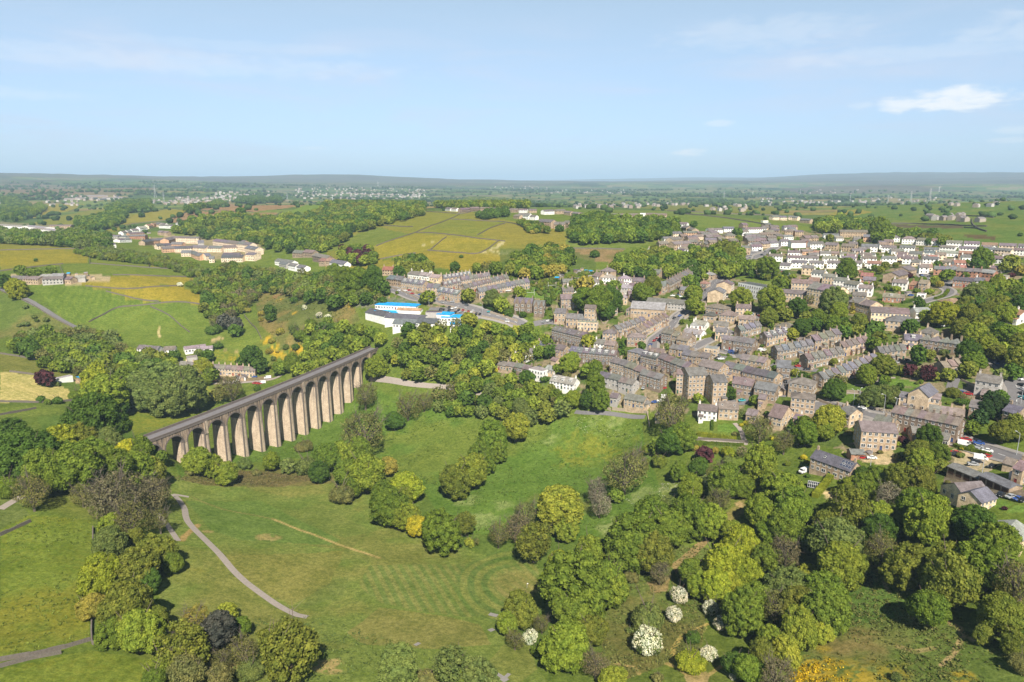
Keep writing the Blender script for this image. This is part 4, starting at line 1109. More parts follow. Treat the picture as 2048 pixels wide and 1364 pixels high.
# continued list: works by hand-read positions
B('C5', '''
480 452 545 440 5 2.6 1.4 b p nc nw L6 | small brick hut with a bright blue door | garden_hut_garage!
1395 602 1695 660 6.5 2.6 .9 m b nc nw lv gd | left lock up garage range with slate roof and brown doors | garage_block!
1690 685 1975 745 6.5 2.6 .9 m b nc nw lv gd | right lock up garage range with pale end wall | garage_block!
1650 700 1400 790 12 3.6 3.6 y b nc lv | yellow bungalow with large blue slate hipped roof by the garages | bungalow_house!
1560 850 1690 770 8 4.6 2.6 y b nc L9 lv
1880 525 1975 535 7 3 1.6 p t nc nw
2010 545 2100 560 9 6 2.6 s t f2
1950 640 2100 660 9 3 .5 g l F nw nc
1950 1090 1900 1180 9 4 2 y l nc nw L10
''', 'at the lower right of the village')
B('A2', '''
400 525 470 520 8 5 3 s e | small red roofed house with bright gable above the school | red_roofed_house!
445 580 545 590 9 5.5 3 s b u2
540 600 690 618 9 6 3 s b u4 d1
705 635 790 640 9 5.5 3 s b u2
790 660 930 685 9 6 3 s b u4 d1
590 555 720 565 9 4 2.4 ws g
'''.replace(' ws g', ' w t'), 'facing the main road above the school')
ROW('A2', '''
590 552 660 556 1 9 4 2.4 w t
665 560 730 565 1 9 4 2.4 w l
735 572 795 580 1 9 4 2.4 y l
''', 'behind the roadside terraces')
B('A2', '''
805 580 990 553 8.5 5.5 2.6 s b u7 d1
800 628 920 600 8.5 5.5 2.6 m p u4 d1
925 590 1120 560 8.5 5.5 2.6 s p u7 k1
940 645 1240 572 8.5 5.5 2.6 s p u10 k1
1040 668 1385 600 8.5 5.8 2.8 s b u11 k1
''', 'in the rows of parallel terraces by the main road')
B('A2', '''
310 800 440 835 11 3.6 3 w n nc nw lv
365 792 640 768 13 3 .6 w C nc F lv | long flat bright blue roof over the pale school wing | school_block!
370 818 500 834 11 2.8 .6 w C nc F lv
500 812 660 800 7 3 1.2 w O nc nw lv
430 850 690 842 12 3.5 2.8 w n nc nw lv
480 890 650 872 12 3.6 3 w b nc lv
640 868 780 880 12 3.6 3 w n nc nw lv
780 836 870 846 12 3 .6 w C F nc nw lv
800 862 930 858 12 3 .6 w C F nc lv
855 912 950 900 11 2.6 .6 w C F nc nw lv
690 830 800 820 8 3.4 1 g n F nc nw lv
''', 'among the low school buildings with blue roofs')
B('D5', '''
1050 162 1180 170 9 5.5 2.4 s g h
1170 185 1330 200 9 4.5 2.6 s p h
1330 190 1450 205 9 5.5 3 s g
1440 165 1510 180 9 6 3 s b
850 168 960 190 9 5.5 3 s g h
830 240 980 255 9 5.5 2.6 w l h
780 220 850 240 9 6 3 s t
1010 255 1140 262 9 5.5 2.6 w l h
1160 275 1280 290 9 5.5 2.8 s p
990 340 1160 355 9 5.5 2.8 g l h
890 378 1000 400 9 5.5 2.8 s p
1130 330 1210 345 9 5 2.4 w p
1030 450 1100 455 8 5.5 2 p l h
''', 'among the villas above the field')
B('D5', '''
1480 320 1790 160 9 6.5 2.8 m p u12 d0 | long straight stone terrace climbing the hill beneath many small roof gables | terrace_of_houses!
1430 318 1500 322 9 7 3.2 m b
1895 222 2000 225 9 4.5 2 s l h
1850 310 1935 315 8 3.4 2.2 s r h
1650 372 1745 378 8 4 2.2 s p
600 440 830 405 9 5 2.4 s p u3
''', 'beside the hill road')
ROW('D3', '''
560 385 690 378 1 9 5 2.6 s g
730 335 860 305 1 10 6 2.6 p g
760 400 1000 365 1 10 6 2.6 s g
930 230 1130 235 1 8 4.5 2 o p
1130 240 1230 240 1 8 4.5 2 p g
1270 190 1490 190 2 8 4.5 2 wo p
1510 170 1660 172 1 9 4.5 2.4 w b
1530 260 1680 265 1 10 5.5 2.8 s g h
1820 180 2050 182 1 8 5 2 w g
1240 285 1470 290 2 9 5 2.4 s p
1000 355 1130 365 1 9 5 2.4 s g
1130 385 1290 395 2 9 5 2.4 s p
1250 330 1400 335 1 9 5 2.4 g b
1440 355 1600 365 2 9 5 2.4 wg p
770 520 850 525 1 9 4 2.4 w p
850 490 950 495 1 9 5 2.4 w n
1330 520 1400 530 1 8 4 2.6 w p
700 60 820 70 1 9 5 2.4 s p
870 100 990 110 1 9 5 2.4 w p
940 140 1110 200 2 9 5 2.4 s g
90 280 200 285 1 9 4 2.4 p g
-80 278 60 285 1 10 4 2 g g
1770 445 1900 450 1 9 7 2 s p
1690 710 1760 715 1 8 5 2 p l
420 480 460 485 1 8 4 3 p l
''', 'in the upper village around the hill road')
ROW('D3', '''
1820 265 2050 275 2 8 5 2.2 sm p
1810 300 2050 310 2 8 5 2.2 sm g
1850 345 2050 350 2 8 5 2.2 s g
1915 430 2060 430 1 8 4.5 2.2 w p
''', 'in the dense upper rows')
ROW('D1', '''
-60 290 380 300 3 8 5 2.2 ms g
-60 330 390 345 3 8 5 2.2 sm p
10 400 380 370 3 9 4.6 2.2 pw g
-10 175 220 180 1 8 5 2 w g
300 195 430 205 1 9 5 2.4 s p
500 215 780 225 2 9 6 1.6 s p
300 5 530 12 2 10 5 2.6 c p
560 5 720 20 2 10 5 2.4 cs p
760 45 900 60 1 10 5 2.4 s p
180 78 250 80 1 6 3 .6 w l F
''', 'at the top of the hill road')
B('A3', '''
680 248 1010 245 10 6 1.6 m t u8
1040 240 1220 245 9 6 1.6 s t u5
1030 250 1060 232 8 9 .6 w l F nw L9
1130 275 1210 280 9 5.5 2.4 m n u2
790 398 890 400 10 4 2 p p nc
915 395 975 398 9 4 2 s p
''', 'on the long ridge terrace above the wood')
ROW('A2', '''
830 118 910 122 2 8 4 2.2 wm g
915 125 1050 112 2 9 5 2.6 sd g
1060 115 1240 125 3 9 4.5 2.2 smw t
1260 125 1450 130 3 9 4.5 2.2 smw g
1480 135 1640 130 2 9 5.5 2.4 ws p
1640 140 1800 160 3 9 4.5 2.2 sm g
1330 155 1400 160 1 9 5 2.4 w p
1360 165 1450 172 2 9 5 2.4 cw p
1470 195 1560 205 1 12 8 3 s p
1570 215 1640 220 1 9 6 3 s p
1640 205 1730 220 2 10 6 3 s g
1300 165 1340 170 1 8 4 2.4 s t
''', 'in the hamlet on top of the hill')
B('D6', '''
820 240 1135 248 12 8 2 c g u3 nc
730 262 810 250 12 11 3 o p nc
1325 270 1590 300 12 8 3 c p u3 nc
1590 300 1740 315 12 9 3 c b u2 nc
1690 345 1810 365 12 8 3 c b u2 nc
1400 355 1560 330 11 6 3 c p nc
1690 425 1790 430 12 7 2.4 c p nc
1410 430 1600 425 12 6 3.4 c n nc
1400 455 1640 450 11 5.5 3 c n u2 nc
1060 340 1230 350 10 5.5 3 c p u2 nc
1230 350 1400 350 10 5 3 c b u2 nc
630 325 790 320 9 5 3 c n u2 nc
700 360 860 352 9 5 3 o p u2 nc
850 355 1050 350 9 5 3 c n u3 nc
930 400 1040 400 9 5 3 c b nc
1050 395 1120 430 9 5 3 o b nc
1110 425 1170 440 9 5.5 3 o b nc
1180 440 1240 430 9 5.5 3 c b nc
1240 470 1300 465 9 5 3 c p nc
1110 290 1180 285 9 6 3 g b nc
820 305 950 310 9 6 3 o p nc
570 270 720 260 9 5.5 3 o b u3 nc
470 280 570 275 9 5.5 3 s n nc
''', 'in the new cream estate in the valley')
ROW('D6', '''
230 185 340 165 2 9 4.5 2.6 w g
350 160 420 150 1 9 4.5 2.6 w p
430 135 510 120 1 9 5 3 w l
520 110 640 80 2 9 5 3 co r
650 80 760 95 2 9 5 3 wc p
880 75 1020 80 2 9 5 2.4 w g
1060 65 1200 60 2 9 5 2.4 w p
670 175 790 185 2 9 5 2.4 s g
690 105 870 110 3 9 4 2.4 wc g
''', 'on the valley side below the brown fields')
ROW('D6', '''
320 200 480 190 1 12 6 2 o p
350 220 520 225 1 14 5 2 b b
150 225 330 235 2 12 4 1.6 g b
40 210 130 215 1 12 4 2 s p
180 270 330 265 2 12 4 1.6 wg p
80 320 160 320 1 12 4 1.6 w b
''', 'in the valley works beside the new estate')
ROW('A1', '''
0 345 150 355 1 22 5 1.4 w l nw
170 350 280 365 1 20 5 1.4 w l nw
210 365 370 380 2 20 5 1.4 w l nw
80 395 170 400 1 20 5 1.4 c l nw
300 350 420 348 1 12 6 1.5 s g
300 390 410 385 1 20 5 1.4 w l nw
''', 'among the pale factory sheds at the far left')
ROW('A1', '''
1630 545 1720 560 1 10 4.5 2.6 w p
1700 570 1800 590 2 9 4.5 2.6 w b
1720 500 1850 495 2 9 5.5 3 ms p
1850 515 1930 530 1 9 5.5 3 sd g
1880 545 1960 545 2 9 4.5 3 s r
1950 555 2030 560 1 9 5 3 w b
1650 560 1690 570 1 8 4 2.6 g b
1625 315 1680 320 1 9 5 2.4 w p
1420 440 1440 440 1 9 5 2.4 s p
''', 'in the hamlet below the wooded hillside')
B('A1', '''
75 648 245 650 10 5 2.4 s g u2 nc
240 640 375 632 10 5 2.4 m l u2 nc
255 655 375 648 10 5 2.2 g p u1 nc
395 650 430 655 8 4 2.4 s p nc
440 645 500 645 8 4 2 g l nc nw
''', 'at the farm with the cluttered yard')
B('B1', '''
1020 180 1170 192 9 4.5 2.2 w p u3 nc
1200 192 1285 190 8 4.5 2.2 w t nc | small white gabled house at the end of the white cottage row | white_house!
1345 195 1500 175 9 3.6 1.6 w l nc
1465 192 1555 188 8 3.6 1.6 w l nc
1365 270 1440 262 9 3 .6 n l F nc nw
1320 298 1520 318 8.5 5 2.4 p t u4
1520 318 1870 342 8.5 5 2.4 p t u8
405 418 520 412 5 2.8 .5 w l F nc nw | long white static caravan beside a blue roofed shed | static_caravan!
570 415 625 412 5 2.6 .6 m C F nc nw
'''.replace(' n l F', ' g l F'), 'in the valley beyond the viaduct')
# the house with the solar roof, and its things
# smaller houses packed between the rows on the upper slopes
rz = random.Random(31)
def infill(box, n, wcs, rcs, place, ang=0.0):
    k = tr = 0
    while k < n and tr < n * 25:
        tr += 1; px, py = rz.uniform(box[0], box[2]), rz.uniform(box[1], box[3]); g = ground(px, py, 7); FA_ = np.array(FOOT)
        dx, dy = g.x - FA_[:, 0], g.y - FA_[:, 1]; u = np.abs(dx * FA_[:, 2] + dy * FA_[:, 3]); v = np.abs(-dx * FA_[:, 3] + dy * FA_[:, 2])
        if np.any((u < FA_[:, 4] + 7) & (v < FA_[:, 5] + 6.5)): continue
        h = rz.uniform(7, 12) / 2 * FPX / depth(g); building('P', px - h, py + h * ang, px + h, py - h * ang, rz.uniform(7, 9), rz.choice((3.4, 4.8, 5.2)), 2.3, rz.choice(wcs), rz.choice(rcs), '', place); k += 1
infill((1335, 458, 1465, 498), 24, 'ssmpwc', 'gpt', 'packed into the upper village', .05)
infill((1480, 445, 1590, 480), 16, 'smpw', 'gpt', 'packed behind the hill road rows')
infill((1600, 470, 1800, 515), 16, 'wwsb', 'ptg', 'filling the middle of the white estate')
infill((1800, 490, 1990, 530), 14, 'wwcb', 'ptgr', 'filling the right of the white estate')
infill((1130, 555, 1270, 615), 9, 'smw', 'gpl', 'between the villas above the field')
infill((1400, 600, 1500, 660), 6, 'smp', 'gpt', 'beside the road below the mill')
infill((1600, 540, 1760, 600), 8, 'swb', 'gtr', 'below the stepping white houses')
infill((1270, 690, 1420, 760), 6, 'smd', 'gp', 'in the heart of the old village')
# ------------------------------------------------ trees: lobed crowns of many small leaf sprays over a dense heart, on a tapered trunk with limbs
def unit(v): return v / (np.linalg.norm(v, axis=-1, keepdims=True) + 1e-9)
_t = (1 + 5 ** .5) / 2
ICO_V = unit(np.array([(-1,_t,0),(1,_t,0),(-1,-_t,0),(1,-_t,0),(0,-1,_t),(0,1,_t),(0,-1,-_t),(0,1,-_t),(_t,0,-1),(_t,0,1),(-_t,0,-1),(-_t,0,1)], float))
ICO_F = np.array([(0,11,5),(0,5,1),(0,1,7),(0,7,10),(0,10,11),(1,5,9),(5,11,4),(11,10,2),(10,7,6),(7,1,8),(3,9,4),(3,4,2),(3,2,6),(3,6,8),(3,8,9),(4,9,5),(2,4,11),(6,2,10),(8,6,7),(9,8,1)])
def lobes(kind, rg):
    L_ = []
    if kind == 'c':      # conifer: stacked narrowing tiers
        for i in range(9):
            z = -1.5 + i * .36; r = .82 * (1 - i / 9.6)
            for k in range(max(1, 5 - i // 2)):
                a = rg.random() * 6.28; L_.append((r * .55 * math.cos(a), r * .55 * math.sin(a), z, max(r * .55, .14), .7))
        return np.array(L_)
    n = {'r': 64, 'w': 66, 't': 70, 'p': 40, 's': 20, 'h': 22, 'b': 26, 'l': 34}[kind]
    zs = {'r': .95, 'w': .66, 't': 1.4, 'p': 1.0, 's': .74, 'h': .85, 'b': .95, 'l': 1.1}[kind]
    sc = {'s': 1.5, 'h': 1.5, 'b': 1.35, 'l': 1.2}.get(kind, 1.0)
    bump = [(unit(rg.normal(size=3) * np.array([1, 1, .6])), rg.uniform(-.26, .22)) for _ in range(7)]
    for i in range(n):
        z = 1 - (i + .5) / n * (1.66 if kind not in 'sh' else 1.3); a = i * 2.39996 + rg.random() * .5; q = math.sqrt(max(0, 1 - z * z))
        d_ = np.array([q * math.cos(a), q * math.sin(a), z]); w_ = 1 + sum(m_ * max(0, float(d_ @ u_)) ** 3 for u_, m_ in bump)
        rr = rg.uniform(.15, .27) * sc; d = (w_ - rr) * rg.uniform(.86, 1.08)
        L_.append((d_[0] * d, d_[1] * d, z * d * zs, rr, rg.uniform(.7, .95)))
    L_.append((0, 0, -.05 * zs, .66, zs)); L_.append((0, 0, .1 * zs, .58, zs))
    return np.array(L_)
def crown_arrays(kind, n, seed, size, core=.86):
    rg = np.random.default_rng(seed); LB = lobes(kind, rg); w_ = LB[:, 3] ** 2; w_ = w_ / w_.sum()
    P, Nn = [], []
    need = n
    while need > 0:
        k = rg.choice(len(LB), need * 2, p=w_); d = unit(rg.normal(size=(need * 2, 3)))
        lo = LB[k]; pos = lo[:, :3] + d * lo[:, 3:4] * np.stack([np.ones(len(k)), np.ones(len(k)), lo[:, 4]], 1) * (rg.uniform(.80, 1.17, (len(k), 1)))
        ins = np.zeros(len(k), bool)
        for j in range(len(LB)):
            q = (pos - LB[j, :3]) / (LB[j, 3] * np.array([1, 1, LB[j, 4]])); ins |= (np.einsum('ij,ij->i', q, q) < .74) & (k != j)
        ok = ~ins; P.append(pos[ok][:need]); Nn.append(d[ok][:need]); need -= min(need, ok.sum())
    P = np.concatenate(P); Nn = unit(np.concatenate(Nn) + rg.normal(size=P.shape) * .5 + np.array([0, 0, .25]))
    u = unit(np.cross(Nn, unit(rg.normal(size=P.shape)))); v = np.cross(Nn, u)
    s = size * rg.uniform(.6, 1.35, (len(P), 1)); s2 = s * rg.uniform(.55, 1., (len(P), 1))
    bend = Nn * s * .25
    V = np.stack([P - u * s + bend * -1, P - v * s2, P + u * s + bend * -1, P + v * s2], 1).reshape(-1, 3)
    F = np.arange(len(V)).reshape(-1, 4)
    cv_, cf_ = [], []
    if core:
        for lo in LB:
            cf_.append(ICO_F + 12 * len(cv_)); cv_.append(lo[:3] + ICO_V * lo[3] * core * np.array([1, 1, lo[4]]))
        CV = np.concatenate(cv_); CF = np.concatenate(cf_)
    else: CV = np.zeros((0, 3)); CF = np.zeros((0, 3), int)
    return V, F, CV, CF
def crown_mesh(name, kind, n, seed, size, core=.86):
    V, F, CV, CF = crown_arrays(kind, n, seed, size, core)
    me = bpy.data.meshes.new(name); nv = len(V)
    A = np.concatenate([V, CV]); me.vertices.add(len(A)); me.vertices.foreach_set('co', A.astype(np.float32).ravel())
    li = np.concatenate([F.ravel(), (CF + nv).ravel()]); me.loops.add(len(li)); me.loops.foreach_set('vertex_index', li.astype(np.int32))
    st_ = np.concatenate([np.arange(0, len(F) * 4, 4), len(F) * 4 + np.arange(0, len(CF) * 3, 3)]); me.polygons.add(len(st_)); me.polygons.foreach_set('loop_start', st_.astype(np.int32))
    me.update(calc_edges=True); me.materials.append(M['leaf']); return me
def trunk_mesh(kind, seed, bare=False):
    rg = random.Random(seed); mb = MB(); m = 1 if kind == 'b' else 0
    zb = {'r': -1.25, 'w': -1.0, 't': -1.75, 'p': -1.3, 's': -.8, 'h': -.9, 'b': -1.3, 'l': -1.35, 'c': -1.9}[kind]
    mb.tube((0, 0, zb - .35), (.02, .01, zb + .5), .085, .065, 7, m); mb.tube((.02, .01, zb + .5), (0, 0, .35), .065, .02, 6, m)
    nb = 15 if kind in 'b' else 6
    for i in range(nb):
        a = i * 2.4 + rg.random(); z0 = zb + .45 + rg.random() * .7; e = rg.uniform(.3, .95)
        tip = Vector((math.cos(a) * rg.uniform(.5, .85), math.sin(a) * rg.uniform(.5, .85), z0 + .35 + e)); mid = Vector((tip.x * .45, tip.y * .45, z0 + (tip.z - z0) * .5))
        mb.tube((0, 0, z0), mid, .035, .022, 5, m); mb.tube(mid, tip, .022, .007, 4, m)
        if kind in 'bl':
            for k in range(9 if kind == 'b' else 3):
                q = mid.lerp(tip, rg.random()); t2 = q + Vector((rg.uniform(-.35, .35), rg.uniform(-.35, .35), rg.uniform(.05, .45)))
                mb.tube(q, t2, .010, .004, 3, m)
    return mb.mesh('trunk', [M['bark'], M['twig']])
PROTO = {}
for k in 'rwtpshblc':
    nv = 4 if k in 'rtl' else 2
    big, mid_ = {'b': (2600, 900), 'l': (4200, 1400), 's': (3600, 900), 'h': (3400, 900), 'c': (4200, 1200)}.get(k, (9000, 2300))
    core = {'b': 0, 'l': .62, 'h': 0, 'c': .8}.get(k, .88)
    PROTO[k] = [(crown_mesh('crown', k, big, 11 * i + ord(k), .044 if k not in 'b' else .034, core), crown_mesh('crown', k, mid_, 11 * i + ord(k), .082 if k not in 'b' else .05, core), trunk_mesh(k, i)) for i in range(nv)]
TC = {'g': (.112, .158, .025), 'G': (.160, .200, .030), 'd': (.065, .112, .022), 'y': (.210, .238, .028), 'Y': (.33, .31, .03), 'o': (.138, .158, .030), 'n': (.142, .142, .052), 'B': (.145, .130, .075),
      'k': (.118, .150, .046), 'l': (.225, .240, .036), 'P': (.065, .026, .033), 'W': (.58, .57, .50), 'A': (.235, .205, .045), 'e': (.075, .078, .066), 'w': (.18, .17, .13), 'D': (.035, .065, .024)}
TN = {'g': 'mid green', 'G': 'fresh green', 'd': 'dark green', 'y': 'yellow green', 'Y': 'bright yellow', 'o': 'olive green', 'n': 'brownish budding', 'B': 'bare brown twiggy', 'k': 'grey green', 'l': 'light green',
      'P': 'dark purple', 'W': 'white blossoming', 'A': 'golden', 'e': 'dark grey', 'w': 'pale grey twiggy', 'D': 'very dark green'}
KN = {'r': 'broadleaf tree', 'w': 'spreading tree', 't': 'tall tree', 'p': 'pine tree', 's': 'bush', 'h': 'hawthorn bush', 'b': 'tree', 'l': 'airy tree', 'c': 'conifer'}
KNAME = {'r': 'broadleaf_tree', 'w': 'spreading_tree', 't': 'tall_tree', 'p': 'pine_tree', 's': 'bush', 'h': 'hawthorn_bush', 'b': 'budding_tree', 'l': 'birch_tree', 'c': 'conifer_tree'}
ZF = {'r': .98, 'w': .8, 't': 1.4, 'p': 1.05, 's': .5, 'h': .6, 'b': 1.1, 'l': 1.1, 'c': 1.6}      # crown centre above ground, in crown radii
TREES = []      # (apparent radius px, kind, colour, x, y, groundz, R, place, px)
def tree_at(px, py, r, k, c, place):
    R_ = 6.0; r *= (1.14 if k != 'h' else 1.05)
    for _ in range(5):
        g = ground(px, py, ZF[k] * R_); R_ = r * depth(g + Vector((0, 0, ZF[k] * R_))) / FPX
    TREES.append((r, k, c, g.x, g.y, gz(g.x, g.y), R_, place, px))
def T(c, s, place):
    for t in s.split():
        q = t.split(','); x, y = cv(c, float(q[0]), float(q[1])); r = float(q[2]) / CROPS[c][2]
        tree_at(x, y, r, q[3][0], q[3][1], place)
def to_px(x, y, z):
    z = z - CAMH; d = y * cP - z * sP; return 1024 + FPX * x / d, 682 - FPX * (y * sP + z * cP) / d, d
def pip(wp, x, y):
    r = False; x0, y0 = wp[-1]
    for x1, y1 in wp:
        if (y0 > y) != (y1 > y) and x < (x1 - x0) * (y - y0) / (y1 - y0) + x0: r = not r
        x0, y0 = x1, y1
    return r
def wood(c, s, rm, kinds, place, dens=1.0, seed=1, off=6):
    """fill the outline (seen at canopy height) with trees rm=(min,max) metres in crown radius"""
    rg = random.Random(seed); P = [ground(px, py, off) for px, py in pts(c, s)]; wp = [(p.x, p.y) for p in P]
    X = [p[0] for p in wp]; Y = [p[1] for p in wp]; area = (max(X) - min(X)) * (max(Y) - min(Y)); out_ = []
    kinds = kinds.split()
    tries = int(min(14000, area / (rm[0] ** 2) * 5 * dens)) + 30
    for _ in range(tries):
        x, y = rg.uniform(min(X), max(X)), rg.uniform(min(Y), max(Y))
        if not pip(wp, x, y): continue
        r = rg.uniform(*rm)
        if any((x - a)**2 + (y - b)**2 < (.72 / dens * (r + q))**2 for a, b, q in out_): continue
        out_.append((x, y, r))
    for x, y, r in out_:
        k = rg.choice(kinds); z = gz(x, y); u, v, d = to_px(x, y, z + ZF[k[0]] * r)
        TREES.append((r * FPX / d, k[0], k[1], x, y, z, r, place, u))
def build_trees():
    keep = []; used = []
    for t in TREES: keep.append(t)
    keep.sort(key=lambda t: -t[0])
    tr = [t for t in keep if t[1] not in 'sh']; sh = [t for t in keep if t[1] in 'sh']
    ind = tr[:300] + sh[:170]; rest = tr[300:] + sh[170:]
    for (ar, k, c, x, y, z, R_, place, px) in ind:
        P = PROTO[k][int(abs(x * 7 + y * 3)) % len(PROTO[k])]
        root = empty(KNAME[k], (x, y, z), rnd.random() * 6.28); root['category'] = 'bush' if k in 'sh' else 'tree'
        bj = 1.27 + (rnd.random() - .5) * .3; cc = tuple(v * bj * (1 + (rnd.random() - .5) * .07) for v in TC[c]); h = ZF[k] * R_
        sz = (R_ * rnd.uniform(.84, 1.14), R_ * rnd.uniform(.84, 1.14), R_ * rnd.uniform(.92, 1.22))
        cr = link('crown', P[0] if ar > 15 else P[1], root, cc); cr.location = (0, 0, h); cr.scale = sz; cr.rotation_euler = (rnd.uniform(-.2, .2), rnd.uniform(-.2, .2), 0)
        if k == 'h': ic = link('leaves', P[1], root, (.10, .14, .035)); ic.location = (0, 0, h); ic.scale = tuple(v * .9 for v in sz); ic.rotation_euler = (0, 0, 1)
        tk = link('trunk', P[2], root); tk.location = (0, 0, h); tk.scale = sz
        want(root, f'{"large " if ar > 42 else "small " if ar < 14 else ""}{TN[c]} {KN[k]}', place, px)
    # the smaller, farther trees: one mass
    far_ = {}
    for k in 'rwtpshblc': far_[k] = [crown_arrays(k, 260 if k != 'b' else 200, 5 + i, .21 if k != 'b' else .12, .84 if k != 'b' else .3) for i in range(3)]
    VV, F4, F3, CC = [], [], [], []; nv = 0
    for (ar, k, c, x, y, z, R_, place, px) in rest:
        V, F, CV, CF = far_[k][int(abs(x * 7 + y)) % 3]; a = rnd.random() * 6.28; ca, sa = math.cos(a), math.sin(a)
        A = np.concatenate([V, CV]); A = np.stack([A[:, 0] * ca - A[:, 1] * sa, A[:, 0] * sa + A[:, 1] * ca, A[:, 2]], 1) * R_ + np.array([x, y, z + ZF[k] * R_])
        VV.append(A); F4.append(F + nv); F3.append(CF + nv + len(V)); nv += len(A)
        bq = 1 + (rnd.random() - .5) * .35
        cc = np.array([v * 1.2 * bq for v in TC[c]] + [1.0]); CC.append(np.broadcast_to(cc, (len(A), 4)))
    VV = np.concatenate(VV); F4 = np.concatenate(F4); F3 = np.concatenate(F3); CC = np.concatenate(CC)
    me = bpy.data.meshes.new('distant_trees'); me.vertices.add(len(VV)); me.vertices.foreach_set('co', VV.astype(np.float32).ravel())
    li = np.concatenate([F4.ravel(), F3.ravel()]); me.loops.add(len(li)); me.loops.foreach_set('vertex_index', li.astype(np.int32))
    st_ = np.concatenate([np.arange(0, len(F4) * 4, 4), len(F4) * 4 + np.arange(0, len(F3) * 3, 3)]); me.polygons.add(len(st_)); me.polygons.foreach_set('loop_start', st_.astype(np.int32))
    me.update(calc_edges=True); me.materials.append(M['leafmass'])
    ca = me.color_attributes.new('Col', 'FLOAT_COLOR', 'POINT'); ca.data.foreach_set('color', CC.astype(np.float32).ravel())
    o = link('distant_trees', me); tag(o, 'smaller woodland trees and bushes across the far hillsides and gardens', 'trees', kind='stuff')
    print('TREES', len(TREES), 'smallest single', tr[min(299, len(tr)-1)][0])
# left: the wood at the near end of the viaduct
T('B1', '''60,840,110,rd 190,1000,185,rd 430,900,115,ry 600,880,100,ro 650,740,165,rd 830,770,110,rd 780,530,145,rG 720,430,105,ry 560,550,55,sg 790,890,95,rk 560,1080,190,rg
330,1120,150,rg 760,1090,140,rg 960,1090,125,rG 930,970,85,rY 1030,1050,60,ry 1010,960,105,rg 1165,1010,60,rg 1110,1120,100,ro 230,1260,120,bn 850,1290,160,bB 1130,1270,120,bB 60,1220,90,sg
120,1130,70,rd 450,1000,90,rg 700,960,100,rg 880,640,60,rd''', 'in the wood at the near end of the viaduct')
T('B1', '1050,500,125,rk 1190,460,160,rk 1340,500,150,rk 1440,580,80,rk 1100,560,110,rk 1250,560,130,rk 990,590,60,sk', 'in the domed clump left of the viaduct deck')
T('B1', '330,420,58,rP 300,580,32,sd 345,600,26,sg 415,590,36,sd 410,470,25,sk', 'by the mown field at the left edge')
T('B1', '1570,65,50,sd 1480,350,65,rl 1540,400,55,rg 1840,265,80,rd 1900,330,60,rd 1780,300,45,rd 1590,190,35,sd 1360,440,60,sG 1500,440,60,sG 1520,260,45,rd 1450,240,35,sk 1690,500,85,bn 1600,540,60,bn 1880,500,25,sd 835,118,38,sY', 'beside the cottages beyond the viaduct')
T('A1', '1310,915,42,pe 1380,935,42,pe 1375,965,35,pd 1245,965,38,sd 1415,965,16,pd', 'on the pasture above the cottages')
wood('B1', '80,110 250,60 450,110 620,60 780,90 900,190 1000,230 1300,260 1310,340 1300,400 1060,400 950,430 800,380 600,370 330,300 80,200', (4.2, 7), 'rg rg rk rd ro rG bn rk', 'in the wood behind the domed clump', 1.05, 3)
# belt between the left meadow and the golf course
T('B3', '''640,110,130,bB 900,80,90,bB 760,230,100,bn 930,230,75,bn 650,260,58,rG 640,380,105,rk 790,350,60,ro 590,560,105,ry 780,520,115,ro 930,420,90,ro 1010,490,55,rg 870,600,65,rd
540,740,70,rA 740,740,165,ro 800,890,125,rG 670,890,80,rg 900,820,80,ro 745,840,50,rk 480,90,60,bn 60,60,60,sg''', 'in the belt beside the left meadow')
T('B3', '''1130,830,85,bA 1255,890,112,pe 1330,770,50,rl 1410,860,62,rg 1080,990,120,lo 950,1090,100,sG 1100,1120,90,ln 1420,1000,85,bn 1690,990,165,lo 1600,930,90,lo 1470,1120,80,sk 1280,1160,80,ln 1680,1160,70,sn 1300,1050,60,bn 900,1160,70,sg''', 'at the foot of the golf course')
T('B4', '470,1300,85,tk 730,1290,100,lk 860,1340,85,rk 620,1350,55,sn 800,1360,60,rg', 'at the bottom edge by the golf course')
# row by the stream under the viaduct
T('B4', '''130,280,62,rg 205,265,60,rG 290,255,60,rg 320,360,88,rG 235,350,70,rg 430,320,48,rA 510,420,72,ry 430,520,90,rg 400,440,55,rg 520,565,64,rG 568,610,52,rY 690,640,92,rg 780,600,55,lo 200,460,62,sn 250,420,50,rg
90,350,45,rd 820,690,28,sl 480,480,60,rG''', 'in the row beside the sloping meadow')
T('B4', '30,325,58,sk 30,225,34,sn 850,685,18,bn', 'below the viaduct piers')
T('B2', '490,930,90,rG 590,970,65,rG 700,1010,75,rG 820,950,50,sk 1000,930,62,rG 1110,960,48,rk 450,1000,35,sn 1720,290,70,rG 1640,480,85,bn 1200,840,45,sn 900,1010,30,sn', 'at the foot of the viaduct')
T('B4', '310,150,100,bn 455,100,46,rd 520,30,60,bn 600,10,40,bn', 'on the slope right of the viaduct')
T('B4', '1045,130,66,rl 930,180,78,rg 880,245,50,rg 840,340,80,rG 740,390,74,ro 900,310,45,rg 960,250,45,rg', 'in the crooked row across the meadow')
T('B4', '''1255,520,108,rl 1290,610,60,rG 1090,560,66,bn 960,650,58,bn 1130,690,85,lo 1040,620,60,bB 1430,440,55,bw 1450,510,52,bw 1570,350,98,bn 1630,310,60,bn 1530,460,35,rg 1180,600,35,sn''', 'by the stream below the village')
